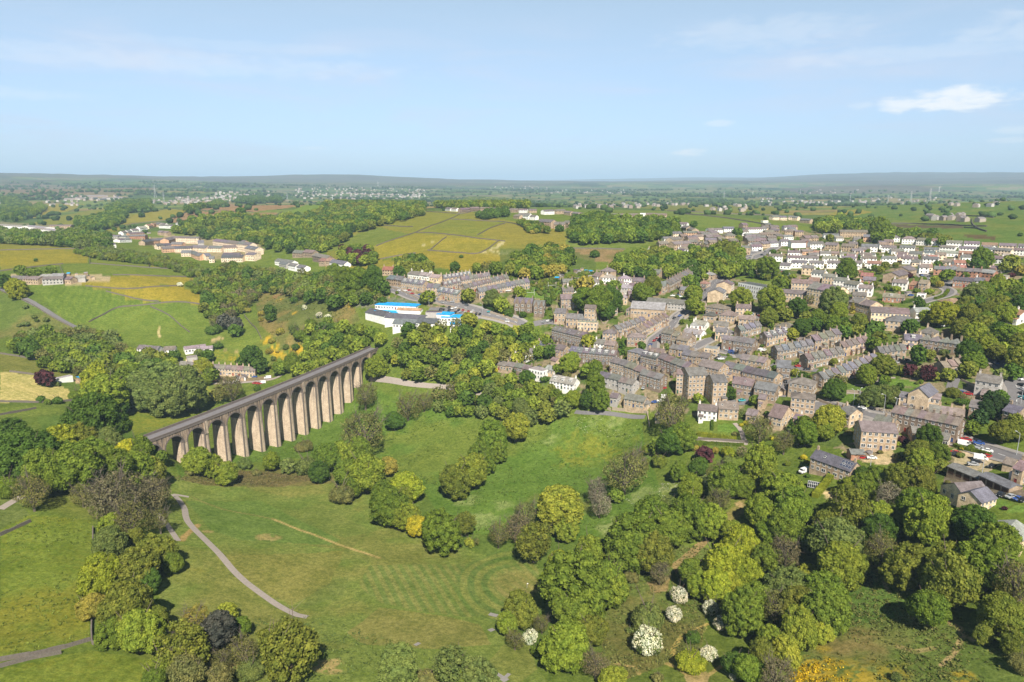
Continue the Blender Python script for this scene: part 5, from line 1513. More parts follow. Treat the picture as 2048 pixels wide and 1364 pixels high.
T('B4', '''1400,740,82,rG 1250,790,58,ry 1340,890,145,rg 1500,880,88,rg 1270,850,75,ro 1330,1000,100,rg 1000,1080,52,rG 1065,1015,75,ro 1040,1160,45,bn 1110,1150,42,hW 1170,1080,45,bn 1290,1190,108,rG 1420,1120,68,ro
1430,1280,66,bB 1510,1340,55,rl 1155,1220,36,sg 1380,960,80,rg''', 'in the clump right of the striped green')
# lower middle and right
T('B5', '''390,100,46,rg 480,80,40,rd 620,150,80,rg 560,120,50,bn 440,180,60,rG 440,310,95,rg 530,350,72,rG 260,330,95,rg 350,380,85,rg 160,450,125,rg 260,500,95,ro 20,510,60,rG 50,650,88,rG 290,590,55,bB 330,280,60,rk
580,240,55,bn 690,180,50,rg 150,610,35,sn''', 'in the trees below the purple bush')
T('B5', '''590,560,115,ry 680,460,88,ry 700,610,90,ry 560,660,80,ry 440,590,70,rg 640,400,58,rG 480,650,60,rG 620,640,70,ry''', 'in the bright yellow green clump')
T('B5', '''780,300,78,rG 900,200,88,rG 930,290,95,rg 850,150,60,rG 820,390,60,rg 900,380,80,rg 1200,290,105,lo 1130,440,120,rk 1150,550,105,rG 1020,430,60,rg 1100,380,75,ro 900,500,75,bB 790,520,70,rg 1000,600,50,rl
900,660,95,rk 1090,680,88,rg 960,750,85,ro 690,790,98,rg 740,730,80,rg 850,760,70,bn 960,870,95,rG 1080,790,95,rg 1080,870,55,rl 820,920,60,rG 780,990,75,ro 640,1030,55,rd 850,1090,75,bB 900,980,66,rl 720,1060,66,rg
1010,700,70,rk 1280,560,30,bn''', 'in the wood between the yellow clump and the common')
T('B5', '380,705,50,hW 355,795,50,hW 235,930,80,hW 535,765,42,hW 590,840,40,hW 525,985,48,hW 640,1095,22,hW 1430,1095,30,hk 1030,890,25,hW', 'on the scrubby common')
T('B5', '230,820,80,sk 450,905,36,sd 440,1030,62,sy 1520,775,42,bn 1590,825,38,bn 280,1100,30,sn 150,870,20,sk', 'among the paths of the common')
wood('B5', '1310,270 1520,230 1700,240 1900,280 1960,400 2060,420 2100,700 2060,820 1960,800 1860,790 1830,700 1620,720 1500,650 1320,450', (6, 9), 'rg rd ro rg rG ro rg bn', 'in the big wood at the lower right', 1.0, 8, 10)
T('B5', '1880,830,60,ro 1850,890,45,ro 2030,860,50,rd 2010,940,60,ro 2040,1040,60,sn 1900,790,50,rg 1270,180,58,rg 1210,185,48,rG 1390,215,58,bw 1330,150,62,rg 1450,150,80,ro 1560,160,75,ro 1260,120,40,rd', 'at the edge of the big lower right wood')
T('C5', '1180,350,115,rd 1080,470,105,ro 1090,580,115,rG 1250,470,90,rg 1290,600,60,ro 940,370,38,rP 900,540,40,sn', 'in the round clump by the car park')
T('C5', '1560,250,70,rg 1700,90,85,pD 1640,160,70,pD 1850,280,110,ro 1990,280,90,ro 1500,230,50,rd 1960,180,60,ro', 'along the shaded road at the right')
T('C5', '270,190,135,rl 230,280,90,rG 60,300,110,rg 40,200,60,rg 660,635,38,rd 510,375,28,sG 170,590,25,rn 70,690,25,sd 30,520,30,sY 1345,750,24,sn 1480,440,22,sY 1860,985,22,sP 1560,430,30,sg'.replace('rn', 'sn'), 'around the solar roofed house')
T('C4', '''430,300,160,bn 400,560,125,rd 520,520,110,rg 300,600,70,rg 220,640,60,sG 320,740,65,so 730,670,72,rP 820,640,35,sA 940,660,68,sy 1230,760,160,rG 1230,450,110,bn 1450,560,100,bn 1590,500,90,rg 1510,400,38,cd 1060,300,42,bk
670,770,55,rk 500,810,60,rg 1060,650,55,bB 950,100,48,rd 1190,170,38,rg 640,620,35,sA 1100,390,25,sY 1060,410,22,sY 1340,530,25,sY 1650,740,22,sY 1480,760,30,sG 1000,490,25,sn 930,730,45,sk''', 'in the gardens above the stream')
T('C1', '''960,960,95,tg 1010,1080,85,rg 900,1080,80,rd 740,755,88,rG 620,810,45,rg 900,820,70,rg 960,820,75,rg 960,770,50,ro 760,1080,80,rG 650,1120,65,rg 890,560,66,rl 1200,590,48,cd 860,180,105,rg 1000,190,120,rg 1090,230,65,rg
1010,280,65,rd 1480,50,80,ro 1380,120,85,rg 1850,230,75,rG 1830,120,60,rG 700,870,45,sn 240,830,35,sd 60,820,25,sY 500,900,40,sd 560,980,40,ro 420,660,25,sG 1130,60,60,rg 470,650,18,sG 450,780,20,so 1080,350,20,sl''', 'around the old village cottages')
T('C2', '''570,270,85,rG 840,280,110,rG 1080,340,85,rd 1180,260,50,bn 1390,300,120,rk 1440,380,80,rG 130,220,75,rG 150,330,70,rG 620,395,38,sG 810,430,75,ro 960,400,60,ro 1110,520,78,rd 1020,580,55,rl 1570,330,34,cA 1240,430,80,rg 
1700,960,85,rG 1390,1090,85,rd 1420,1000,60,rn 1050,930,35,rl 450,1120,55,rd 680,1180,45,rg 1060,110,0.1,sg 930,130,70,rg 1760,1140,90,rk 1680,1180,60,rk 1560,930,40,bP 420,20,60,rG 90,110,70,rg'''.replace('rn', 'bn').replace('1060,110,0.1,sg', ''), 'between the terraces and the mill')
wood('C2', '1130,420 1250,470 1330,400 1500,440 1640,470 1819,520 1819,690 1700,620 1560,590 1440,520 1300,500 1180,500', (4.5, 7), 'rg rd rg ro', 'in the belt behind the terrace rows', 1.1, 21)
T('C3', '''380,855,88,rG 540,780,85,ro 480,720,60,ro 780,820,58,rP 850,680,70,td 940,680,50,ro 930,840,70,rP 870,850,50,bn 700,820,45,ro 1120,860,60,ro 250,830,35,bP 1070,310,105,ry 1010,260,60,ry 920,330,60,rG 780,420,70,rd 1220,360,0.1,rd
520,1050,85,rk 620,1060,80,rk 100,1010,75,rd 150,900,50,bn 440,1010,60,rk 860,210,45,rd 1380,130,90,rk 830,520,30,ro 1080,660,40,sk 1100,700,30,sn 1170,1030,60,so 1250,1110,50,sd 1560,1150,90,pD 1520,1080,70,pD 1600,1060,60,rd
1600,860,60,rk 370,40,30,sG'''.replace('1220,360,0.1,rd', ''), 'around the little park')
wood('C3', '1180,330 1300,200 1500,60 1810,20 1810,230 1640,330 1500,360 1400,390 1600,470 1810,480 1810,800 1680,830 1700,700 1560,640 1450,600 1350,680 1400,820 1300,860 1230,780 1310,680 1340,600 1280,480 1180,440', (4.5, 7.5), 'rg rg rG rd ro ro', 'in the wood at the right edge above the inn', 1.05, 31)
# village outskirts and hill
wood('P', '775,700 800,665 870,645 930,640 1000,650 1050,655 1105,680 1105,700 1000,725 960,745 890,755 850,765 800,740', (4.5, 7.2), 'rg rG rG ro bn rg rd rl', 'in the wood between viaduct and school', 1.05, 41)
wood('P', '610,700 620,650 655,640 700,655 765,655 765,680 735,685 640,730 612,730', (4.5, 6.5), 'rg rd rg rG', 'on the bank behind the far end of the viaduct', 1.1, 43)
wood('P', '870,790 900,765 960,755 1040,748 1110,775 1140,800 1130,828 1060,832 960,822 880,815', (4, 6.8), 'rg ro rg bn rG rk rd', 'in the belt below the village cottages', 1.05, 45)
wood('P', '402,560 425,535 470,530 560,540 640,545 700,565 770,590 775,600 690,600 640,590 560,580 520,575 470,575 440,600 410,600', (4.2, 7), 'rg rd rg rk bn ro', 'in the valley wood below the new estate', 1.05, 47)
wood('P', '440,590 490,560 520,580 480,620 430,640 405,610', (4, 6), 'bn bB rg ro', 'in the scrubby gully', 1, 48)
wood('P', '345,462 380,440 430,432 560,436 640,420 700,405 790,402 850,405 845,425 790,440 720,460 650,495 600,500 545,500 520,480 440,478 400,468', (5.5, 9), 'rg rg rd ro rG rd', 'in the hillside wood', 1.05, 49)
wood('P', '150,498 200,490 260,500 330,510 400,530 408,545 380,545 300,520 200,510', (3, 5), 'rg rk sg ro', 'in the belt below the cream estate', 1, 51)
wood('P', '0,458 80,468 150,462 215,470 215,492 160,490 60,482 0,480', (5, 8), 'rg rd rk', 'by the factory sheds', 1, 52)
wood('P', '150,440 200,432 245,418 250,432 225,450 160,462', (6, 9), 'rd rg', 'on the left valley side', 1.1, 53)
wood('P', '215,420 240,404 300,402 300,418 230,425', (7, 11), 'rd rg', 'in the far left copse', 1.1, 54)
wood('P', '370,420 440,400 450,408 380,424', (6, 9), 'rd rg', 'beside the brown fields', 1, 55)
wood('P', '473,404 480,396 525,394 528,404', (8, 11), 'rd', 'on the crest', 1.2, 56); wood('P', '533,403 540,396 560,395 562,403', (8, 11), 'rd', 'on the crest', 1.2, 57)
wood('P', '0,395 30,395 60,410 40,440 10,440', (6, 9), 'rd rg', 'at the far left edge', .8, 58); wood('P', '55,420 80,408 92,415 70,430', (7, 9), 'rg', 'in the left yellow field', 1, 59)
wood('P', '680,495 740,492 752,520 710,522 680,515', (4.5, 7), 'rg rG rP rd', 'beside the hamlet gardens', 1, 61)
wood('P', '790,520 830,510 850,520 860,540 800,548', (4.5, 7), 'rd rg ro', 'behind the roadside terraces', 1, 62)
T('A2', '''885,520,32,rd 330,545,38,rd 130,590,60,rg 230,620,80,rg 330,620,80,rd 60,560,60,rg 390,670,50,rd 700,730,45,rG 980,720,48,ro 1140,740,60,rk 1200,780,50,rG 1330,700,40,rG 1520,760,30,rd 1640,690,30,rg 1770,640,55,rA 1700,650,40,ro
1870,760,110,rg 1780,740,80,rg 1940,740,80,rd 1920,820,60,rd 1110,520,40,bn 1040,530,35,rG 1170,530,45,rg 1270,520,45,rg 1840,440,32,sd 860,745,20,sd 930,455,14,sd 1600,265,34,sd 1480,830,26,sd 1250,840,30,sd 1350,850,30,sd 1800,640,40,rG''', 'around the school and main road')
wood('P', '1025,515 1060,500 1100,495 1140,500 1142,525 1120,540 1060,548 1020,540', (5, 7.5), 'rg rd rg rA ro', 'in the copse behind the parallel terraces', 1.05, 63)
wood('P', '1140,470 1150,440 1190,428 1230,440 1350,440 1355,462 1300,475 1210,478 1160,482', (5.5, 8.5), 'rg rd rg rd', 'in the wood below the ridge terrace', 1.05, 65)
wood('P', '1225,535 1240,515 1310,498 1380,505 1460,490 1480,500 1482,540 1410,545 1330,545 1280,545', (4.5, 7.2), 'rg rG ro rg rd', 'in the belt above the villas', 1.1, 67)
wood('P', '1060,565 1100,555 1190,540 1225,560 1180,590 1130,600 1080,590', (1.6, 3.2), 'sg sd sG so sk', 'on the allotments', .7, 69, 1.5)
wood('P', '870,410 940,395 1020,400 1060,402 1055,412 1000,412 900,414', (6, 9), 'rg ro rd rG', 'behind the hill hamlet', 1, 71)
wood('P', '950,428 1010,418 1015,426 970,432', (5, 7), 'rd', 'on the meadow crest', 1, 72); wood('P', '1035,440 1080,445 1100,458 1060,458', (3.5, 5.5), 'rd rg ro sA', 'below the hamlet', 1, 73)
wood('P', '1630,445 1680,435 1740,445 1760,452 1700,460 1640,458', (6, 9), 'rg rd rG', 'above the white estate', 1, 75); wood('P', '1750,460 1770,455 1785,465 1770,480 1745,475', (6, 8), 'rg', 'above the white estate', 1.2, 76)
wood('P', '1650,450 1850,462 1900,478 1880,484 1760,465', (4, 7), 'rg ro rd', 'on the top edge of the estate', .7, 77)
T('D1', '1420,790,140,rg 1330,850,90,rd 1480,860,80,rg 260,760,150,rg 70,750,90,ro 30,860,60,rd 460,990,110,rG 1880,210,140,rg 1600,400,50,ro 1170,340,60,ro 330,540,50,sd 1640,880,60,sk 1900,800,60,ro 1980,740,60,ro 1750,900,60,sg 1250,960,40,sG 620,900,50,sG 1130,570,50,sd', 'in and around the white estate')
T('D2', '1460,640,130,rg 1380,720,90,rd 920,880,85,rg 1860,700,120,ro 1780,760,80,ro 2000,810,70,rA 350,890,60,sP 740,960,70,rG 820,1010,50,rA 1330,1130,120,rk 1230,1200,90,rG 1700,1080,140,rG 1900,1120,120,rg 1000,260,0.1,sd 1870,880,45,sP 1990,290,35,sd 480,1110,50,sg 60,1070,60,sg 250,1150,40,sd 1460,900,0.1,sd 180,1080,60,sG 650,1120,60,sG'.replace('1000,260,0.1,sd', '').replace('1460,900,0.1,sd', ''), 'around the close of brick houses')
T('D3', '1080,140,55,rd 1720,260,75,rd 1740,340,50,rG 300,300,100,rd 100,330,0.1,sd 1540,480,120,ro 1600,560,130,ro 1480,640,110,rd 1640,820,100,rG 1250,640,120,ro 1350,730,120,rg 1180,480,90,bB 1050,480,60,rd 1860,760,110,rg 1800,800,80,ro 1050,980,110,rd 1090,1130,110,rG 1240,900,50,rG 930,980,40,rg 500,1000,110,rG 300,1100,110,ro 420,1130,90,rg 1700,1060,0.1,sd'.replace('100,330,0.1,sd', '').replace('1700,1060,0.1,sd', ''), 'on the leafy hill road')
# gorse slope and hedge bushes
T('A1', '''1215,790,42,rd 1290,790,40,rg 1570,720,22,hW 1665,740,20,hW 1580,850,34,rd 1585,890,26,rd 1530,870,20,sA 1525,905,18,sA 1450,850,22,sA 1400,840,20,sA 1050,700,16,hW 1720,790,26,sd 1810,770,36,rd 1890,760,44,rd 1960,800,44,rd 1640,975,26,sA
1920,890,22,hW 1870,880,22,hW 1780,835,20,hW 1720,960,30,hk 1900,960,26,hW 1820,930,40,sg 1880,1000,50,sg 1760,1000,44,sg 1980,950,40,sg 1160,730,40,sg 1120,700,28,sg 25,680,40,rd 100,720,55,ry 150,930,20,sk 270,905,18,sk 110,940,12,sk 210,640,40,rg 120,620,34,rg 300,620,34,rg
670,375,12,rd 790,360,10,rd 445,350,12,rd 310,240,10,rd 210,555,10,rd 1270,320,12,rd 1410,275,28,rd 150,830,16,sk 200,890,14,sk 215,910,14,sk''', 'on the gorse slope and pastures')
T('B2', '980,180,25,sA 1040,180,14,sA 1150,200,30,sA 1015,230,20,hk 1100,150,22,hk 1130,260,60,rg 1060,290,50,rg 1190,300,50,rG 1280,290,40,rG 1165,150,30,sd 1150,50,22,hk 1350,20,28,hk 1050,50,22,sA 1000,110,22,sA 1015,280,25,so', 'on the bank above the viaduct')
# ------------------------------------------------ roads, lanes and paths draped on the ground
def spline(P, step):
    """resample a world polyline through a smooth curve"""
    P = [Vector((p[0], p[1])) for p in P]; out_ = []
    for i in range(len(P) - 1):
        p0 = P[max(i-1, 0)]; p1 = P[i]; p2 = P[i+1]; p3 = P[min(i+2, len(P)-1)]; n = max(1, int((p2 - p1).length / step))
        for k in range(n):
            t = k / n; out_.append(.5 * ((2*p1) + (p2-p0)*t + (2*p0-5*p1+4*p2-p3)*t*t + (3*p1-p0-3*p2+p3)*t**3))
    out_.append(P[-1]); return out_
def wline(c, s): return [ground(*p) for p in pts(c, s)]
def ribbon(name, P, wid, mat, lift=.12, kerbs=False, step=2.5):
    Q = spline(P, step); mb = MB(); n = len(Q); rows = []
    offs = [-wid/2, -wid/4, 0, wid/4, wid/2]
    hs = [0, .02, .03, .02, 0]
    if kerbs: offs = [-wid/2 - 1.9, -wid/2 - .16, -wid/2, -wid/2 + .01, 0, wid/2 - .01, wid/2, wid/2 + .16, wid/2 + 1.9]; hs = [.12, .12, .12, 0, .04, 0, .12, .12, .12]
    for i, q in enumerate(Q):
        d = (Q[min(i+1, n-1)] - Q[max(i-1, 0)]).normalized(); nx, ny = d.y, -d.x
        rows.append([(q.x + nx*o, q.y + ny*o, gz(q.x + nx*o, q.y + ny*o) + lift + h) for o, h in zip(offs, hs)])
    k = len(offs)
    for r in rows: mb.v += r
    for i in range(n - 1):
        for j in range(k - 1):
            a = i * k + j; m_ = 0
            if kerbs and j in (0, 7): m_ = 1
            if kerbs and j in (1, 2, 5, 6): m_ = 2
            mb.f.append((a, a + 1, a + k + 1, a + k)); mb.m.append(m_)
    return mb.build(name, mat if isinstance(mat, list) else [mat]), Q
ROADQ = []
def road(c, s, wid, kerbs=True, nm='road', mat=None, mark=False):
    ROADQ.append(0); o, Q = ribbon(nm, wline(c, s), wid, mat or [M['asphalt'], M['pave'], M['kerb']], .12, kerbs); tag(o, kind='structure')
    if mark:
        mb = MB()
        for i in range(0, len(Q) - 2, 3):
            a, b = Q[i], Q[i+1]; d = (b - a).normalized(); n = Vector((d.y, -d.x)) * .09
            mb.face([(p.x, p.y, gz(p.x, p.y) + .19) for p in (a - n, a + n, b + n, b - n)])
        o2 = mb.build('road_markings', [M['mark']]); tag(o2, kind='structure')
    ROADQ[-1] = (Q, wid); return Q
M['pave'] = plain('paving', (.26, .24, .22), .9, .2, .25, 1)
road('D4', '370,235 560,300 760,380 960,390 1100,430 1300,480 1500,545 1700,585 1900,655 1960,690', 8, mark=True)
road('D5', '1530,790 1620,710 1700,640 1860,500 1960,380 2048,270', 7.5, mark=True)
road('D3', '1480,900 1560,800 1700,720 1850,640 1900,570 2048,520', 7)
road('D1', '0,640 150,590 300,520 400,450 470,400 560,375', 8, mark=True)
road('C1', '1470,690 1480,560 1540,500 1640,420 1700,330 1790,270', 7)
road('C2', '60,735 160,690 300,620 480,555', 6.5)
road('C2', '300,700 420,735 540,765 560,800', 7); road('C2', '300,790 420,800', 6, False)
road('E1', '1560,360 1590,440 1570,530 1500,640', 6, False); road('E1', '560,340 900,400 1250,480 1500,440', 6, False)
road('C5', '-120,100 0,110 200,50 420,110 620,110 760,150 920,210 1100,260 1250,300 1400,350 1600,430 1800,490 2060,560', 9, mark=True)
road('C3', '60,1150 200,1180 420,1240 600,1260', 7); road('C3', '1480,640 1620,760 1700,840 1720,930 1760,1010 1740,1130 1790,1240', 9, mark=True)
road('C3', '1240,800 1160,950 1180,1000 1400,1030', 5, False); road('C3', '640,700 720,740 780,720', 5, False)
road('D2', '640,720 590,800 570,880 640,930 700,960', 6); road('D2', '1000,960 880,1000 880,1050 960,1120 900,1180 700,1230 480,1290', 6); road('D2', '960,1120 1060,1170', 5, False); road('D2', '880,1040 960,1080', 5, False)
road('P', '1150,824 1180,826 1240,830 1290,834', 2.4, False, 'lane', M['asphalt']); road('P', '740,755 800,764 850,771 905,776 960,790', 4.5, False, 'lane', M['gravel'])
road('A1', '0,718 100,765 200,812 330,890 440,948', 5, False, 'lane', M['asphalt']); road('D1', '470,800 560,870 640,930', 5, False)
road('D4', '900,500 1100,505 1500,590', 5, False); road('E1', '560,720 720,700 940,720 1100,700 1080,650', 5, False); road('C2', '830,860 1040,890 1250,915', 5, False)
road('C1', '620,390 520,380 400,400', 6, False); road('C2', '540,370 640,430 760,420', 6, False)
road('E1', '880,1000 940,1060 980,1130 1000,1210 1040,1270', 2.4, False, 'garden_path', M['gravel']); road('E1', '360,1200 600,1240 900,1270 1060,1285', 2.4, False, 'footpath', M['gravel'])
road('C3', '140,1020 220,1028 310,1032', 2.2, False, 'park_path', M['gravel']); road('C3', '270,955 400,955 520,900 640,890', 2.2, False, 'park_path', M['gravel'])
road('B1', '1420,480 1600,460 1800,455 2000,430 2060,400', 4, False, 'lane', M['gravel'])
road('B3', '1015,85 1045,115 1078,165 1088,215 1110,258 1200,350 1290,440 1370,535 1440,600 1520,660 1640,742 1740,792 1800,804', 2.6, False, 'golf_path', M['gravel'])
road('B3', '895,120 930,200 960,240 1000,295 1042,358', 2.2, False, 'golf_path', M['gravel']); road('B3', '1015,85 1060,92 1105,100', 1.8, False, 'golf_path', M['gravel'])
road('B3', '0,172 60,135 130,95', 3, False, 'footpath', M['gravel'])
for s in ('560,1178 575,1185', '915,1035 955,1045', '918,1108 935,1118', '995,1330 1012,1336', '935,1320 1000,1360'): road('B4', s, 2.2, False, 'tee_mat', M['pave'])
# old trackbed carrying on from the near end of the viaduct on its bank
Pt = [Vector(vpt(SA + 6, WID/2, 33)), Vector(vpt(SA - 14, WID/2, 33))] + [ground(195, 905), ground(120, 945), ground(60, 980)]
mb = MB(); Q = spline(Pt, 3)
for i in range(len(Q) - 1):
    d = (Q[i+1] - Q[i]).normalized(); n = Vector((d.y, -d.x)) * 3.6; za, zb_ = [max(gz(q.x, q.y) + .5, 32.97 if k < 12 else 0) for k, q in ((i, Q[i]), (i+1, Q[i+1]))]
    a, b = Q[i], Q[i+1]; mb.face([(a.x-n.x, a.y-n.y, za), (a.x+n.x, a.y+n.y, za), (b.x+n.x, b.y+n.y, zb_), (b.x-n.x, b.y-n.y, zb_)])
    for sg in (1, -1):
        w2 = n * (sg * 2.6); e = n * sg; f = [(a.x+e.x, a.y+e.y, za), (b.x+e.x, b.y+e.y, zb_), (b.x+w2.x, b.y+w2.y, zb_-5), (a.x+w2.x, a.y+w2.y, za-5)]
        mb.face(f if sg < 0 else f[::-1], 1)
tag(mb.build('trackbed_path', [M['track'], M['bank']] if 'bank' in M else [M['track'], M['track']]), kind='structure')
# ------------------------------------------------ field walls and hedges
def wallobj(c, s, place, h=1.25, w=.55, nm='dry_stone_wall', mat='drystone', desc='grey dry stone field wall'):
    Q = spline(wline(c, s), 3.5); mb = MB(); n = len(Q)
    if n < 2: return
    for i in range(n - 1):
        a, b = Q[i], Q[i+1]; d = (b - a).normalized(); q = Vector((d.y, -d.x)) * w / 2; za, zb_ = gz(a.x, a.y), gz(b.x, b.y); ha = h * (.9 + .25 * rnd.random())
        P = [(a.x-q.x, a.y-q.y, za-.8), (a.x+q.x, a.y+q.y, za-.8), (b.x+q.x, b.y+q.y, zb_-.8), (b.x-q.x, b.y-q.y, zb_-.8), (a.x-q.x*.7, a.y-q.y*.7, za+ha), (a.x+q.x*.7, a.y+q.y*.7, za+ha), (b.x+q.x*.7, b.y+q.y*.7, zb_+ha), (b.x-q.x*.7, b.y-q.y*.7, zb_+ha)]
        k = len(mb.v); mb.v += P
        for f in ((0,1,5,4),(1,2,6,5),(2,3,7,6),(3,0,4,7),(4,5,6,7)): mb.f.append(tuple(k + j for j in f)); mb.m.append(0)
    o = mb.build(nm, [M['palewall' if 'roadside' in desc else mat]]); o['category'] = 'wall'
    want(o, desc, place, pts(c, s)[0][0])
for s in ('545,285 545,375', '538,835 536,900 540,958', '530,940 380,985 180,1030 0,1062', '360,1015 180,1050 0,1098', '540,962 620,965 690,978', '0,328 100,282 180,245'): wallobj('B3', s, 'by the near left meadow')
for s in ('0,500 300,493 515,490', '525,490 525,578', '370,580 180,600 0,622', '530,577 870,602 1160,612', '870,600 885,562', '660,645 900,650 1150,656', '500,710 780,725 1060,710', '520,920 600,880 720,830 980,805 1175,817', '740,770 930,800', '620,740 740,770', '880,830 1000,890 1110,980', '350,590 370,640',
          '0,735 200,825 420,950', '1430,880 1490,950 1530,1024', '430,350 600,300', '600,385 740,350 970,325', '980,335 1110,270', '1170,265 1340,270 1480,278', '1430,300 1590,300 1650,275', '1110,265 1000,255 830,285', '640,330 720,318'): wallobj('A1', s, 'across the left pastures', 1.2, .5)
for s in ('920,165 850,200 620,290 350,385', '620,293 1000,325 1230,352', '860,200 1240,222 1390,282', '700,413 920,430 1060,430 1190,345', '1040,310 1230,228', '1490,415 1575,378', '1690,400 1860,402 2048,406', '720,410 830,322', '640,150 900,162 1000,150', '380,240 600,252', '350,480 620,432'): wallobj('A2', s, 'on the hill meadows', 1.2, .5)
for s in ('1350,250 1500,262 1700,287 2000,335', '660,432 900,440', '1220,225 1500,240 2048,262'): wallobj('A3', s, 'behind the ridge village', 1.8, 1.2)
for s in ('1290,60 1290,130 1390,210 1500,245', '0,130 500,135 1170,160 1500,170', '1090,10 1300,20 1600,40', '1170,190 1400,205'): wallobj('D2', s, 'on the far right hillside', 1.8, 1.2)
for s in ('0,600 270,606 420,600 560,590', '0,697 130,675 265,648', '0,248 200,280 400,330 540,370 680,392', '70,380 280,405'): wallobj('B1', s, 'by the mown field at the left')
for s in ('640,548 1120,572', '1220,1195 1500,1250'): wallobj('C4', s, 'by the village gardens', 1.2, .5)
for s in ('1110,1180 1300,1195 1440,1215', '1010,1150 1100,1190', '1430,1215 1450,1340', '0,300 250,380', '560,1050 700,1010'): wallobj('C1', s, 'along the lower lane', 1.6, .5, desc='pale stone roadside wall')
for s in ('240,500 380,545 520,505', '1160,770 1450,800', '1460,1110 1620,1120 1700,1150', '1250,1190 1400,1240'): wallobj('C2', s, 'around the village yards', 1.4, .5, desc='pale stone roadside wall')
for s in ('640,1190 660,1300', '420,1180 620,1210', '1420,1000 1640,1040', '1240,920 1380,980', '1190,640 1300,720', '850,640 1000,700 1040,760'): wallobj('C3', s, 'around the park and inn', 1.2, .4, desc='pale stone roadside wall')
for s in ('380,240 780,395', '800,410 1100,470 1480,570', '1500,590 1900,690'): wallobj('D4', s, 'beside the main road', 1.3, .5, desc='long brown roadside wall')
for s in ('930,230 1280,330', '600,440 800,420', '330,600 350,720', '820,720 870,760 980,640', '1680,700 1780,640'): wallobj('D5', s, 'on the village slope', 1.3, .4, desc='pale stone roadside wall')
def hedge(c, s, place, w=1.6, h=1.6, colr='g'):
    Q = spline(wline(c, s), 1.2); V, F = [], []; rg = np.random.default_rng(len(s) * 7)
    mb = MB()
    for i in range(len(Q) - 1):
        a, b = Q[i], Q[i+1]; d = (b - a).normalized(); q = Vector((d.y, -d.x)) * w * .42; za, zb_ = gz(a.x, a.y), gz(b.x, b.y)
        k = len(mb.v); mb.v += [(a.x-q.x, a.y-q.y, za-.3), (a.x+q.x, a.y+q.y, za-.3), (b.x+q.x, b.y+q.y, zb_-.3), (b.x-q.x, b.y-q.y, zb_-.3), (a.x-q.x, a.y-q.y, za+h*.88), (a.x+q.x, a.y+q.y, za+h*.88), (b.x+q.x, b.y+q.y, zb_+h*.88), (b.x-q.x, b.y-q.y, zb_+h*.88)]
        for f in ((0,1,5,4),(1,2,6,5),(2,3,7,6),(3,0,4,7),(4,5,6,7)): mb.f.append(tuple(k + j for j in f)); mb.m.append(0)
        for _ in range(26):
            t = rg.random(); u = rg.uniform(-1, 1); p = a.lerp(b, t); z = gz(p.x, p.y)
            if rg.random() < .5: P = Vector((p.x + q.x*u*1.1, p.y + q.y*u*1.1, z + h * rg.uniform(.85, 1.05))); nn = Vector((rg.normal()*.4, rg.normal()*.4, 1))
            else: sg = 1 if u > 0 else -1; P = Vector((p.x + q.x*sg*1.12, p.y + q.y*sg*1.12, z + h * rg.random())); nn = Vector((q.x*sg, q.y*sg, .3)) + Vector((rg.normal(), rg.normal(), rg.normal())) * .25
            nn.normalize(); e = nn.cross(Vector((rg.normal(), rg.normal(), rg.normal()))).normalized() * .24; f2 = nn.cross(e)
            mb.face([P - e, P - f2, P + e, P + f2])
    o = mb.build('hedge', [M['leaf']], None, TC[colr]); o['category'] = 'hedge'
    want(o, f'{"bright yellow green" if colr in "yl" else "clipped dark green"} garden hedge', place, pts(c, s)[0][0])
hedge('E1', '375,1165 550,1190 700,1215 900,1238', 'below the round lawn', 2.6, 2.2, 'y'); hedge('C5', '135,890 200,810 280,710', 'beside the solar roofed house', 3.2, 2.2, 'y')
hedge('C2', '150,640 250,612 350,590', 'in front of the white bungalows', 2.2, 1.8, 'y'); hedge('C1', '120,270 270,312 330,330 430,320 520,300', 'below the gabled villas', 3, 2.5, 'g')
hedge('C3', '700,215 780,200 860,170', 'by the brick bungalow', 2.2, 2, 'd'); hedge('C3', '1000,180 1080,150 1120,100', 'on the bend of the close', 2.5, 2, 'g'); hedge('E1', '575,980 570,1100', 'between the two cottage gardens', 1.6, 1.5, 'd')
hedge('C5', '1400,420 1500,455 1620,480 1720,510', 'along the car park', 2.2, 1.5, 'g'); hedge('D4', '1530,480 1700,540 1850,590', 'along the main road', 3, 2.5, 'd'); hedge('C4', '640,590 1080,600', 'below the garden terrace wall', 2.2, 1.3, 'g')
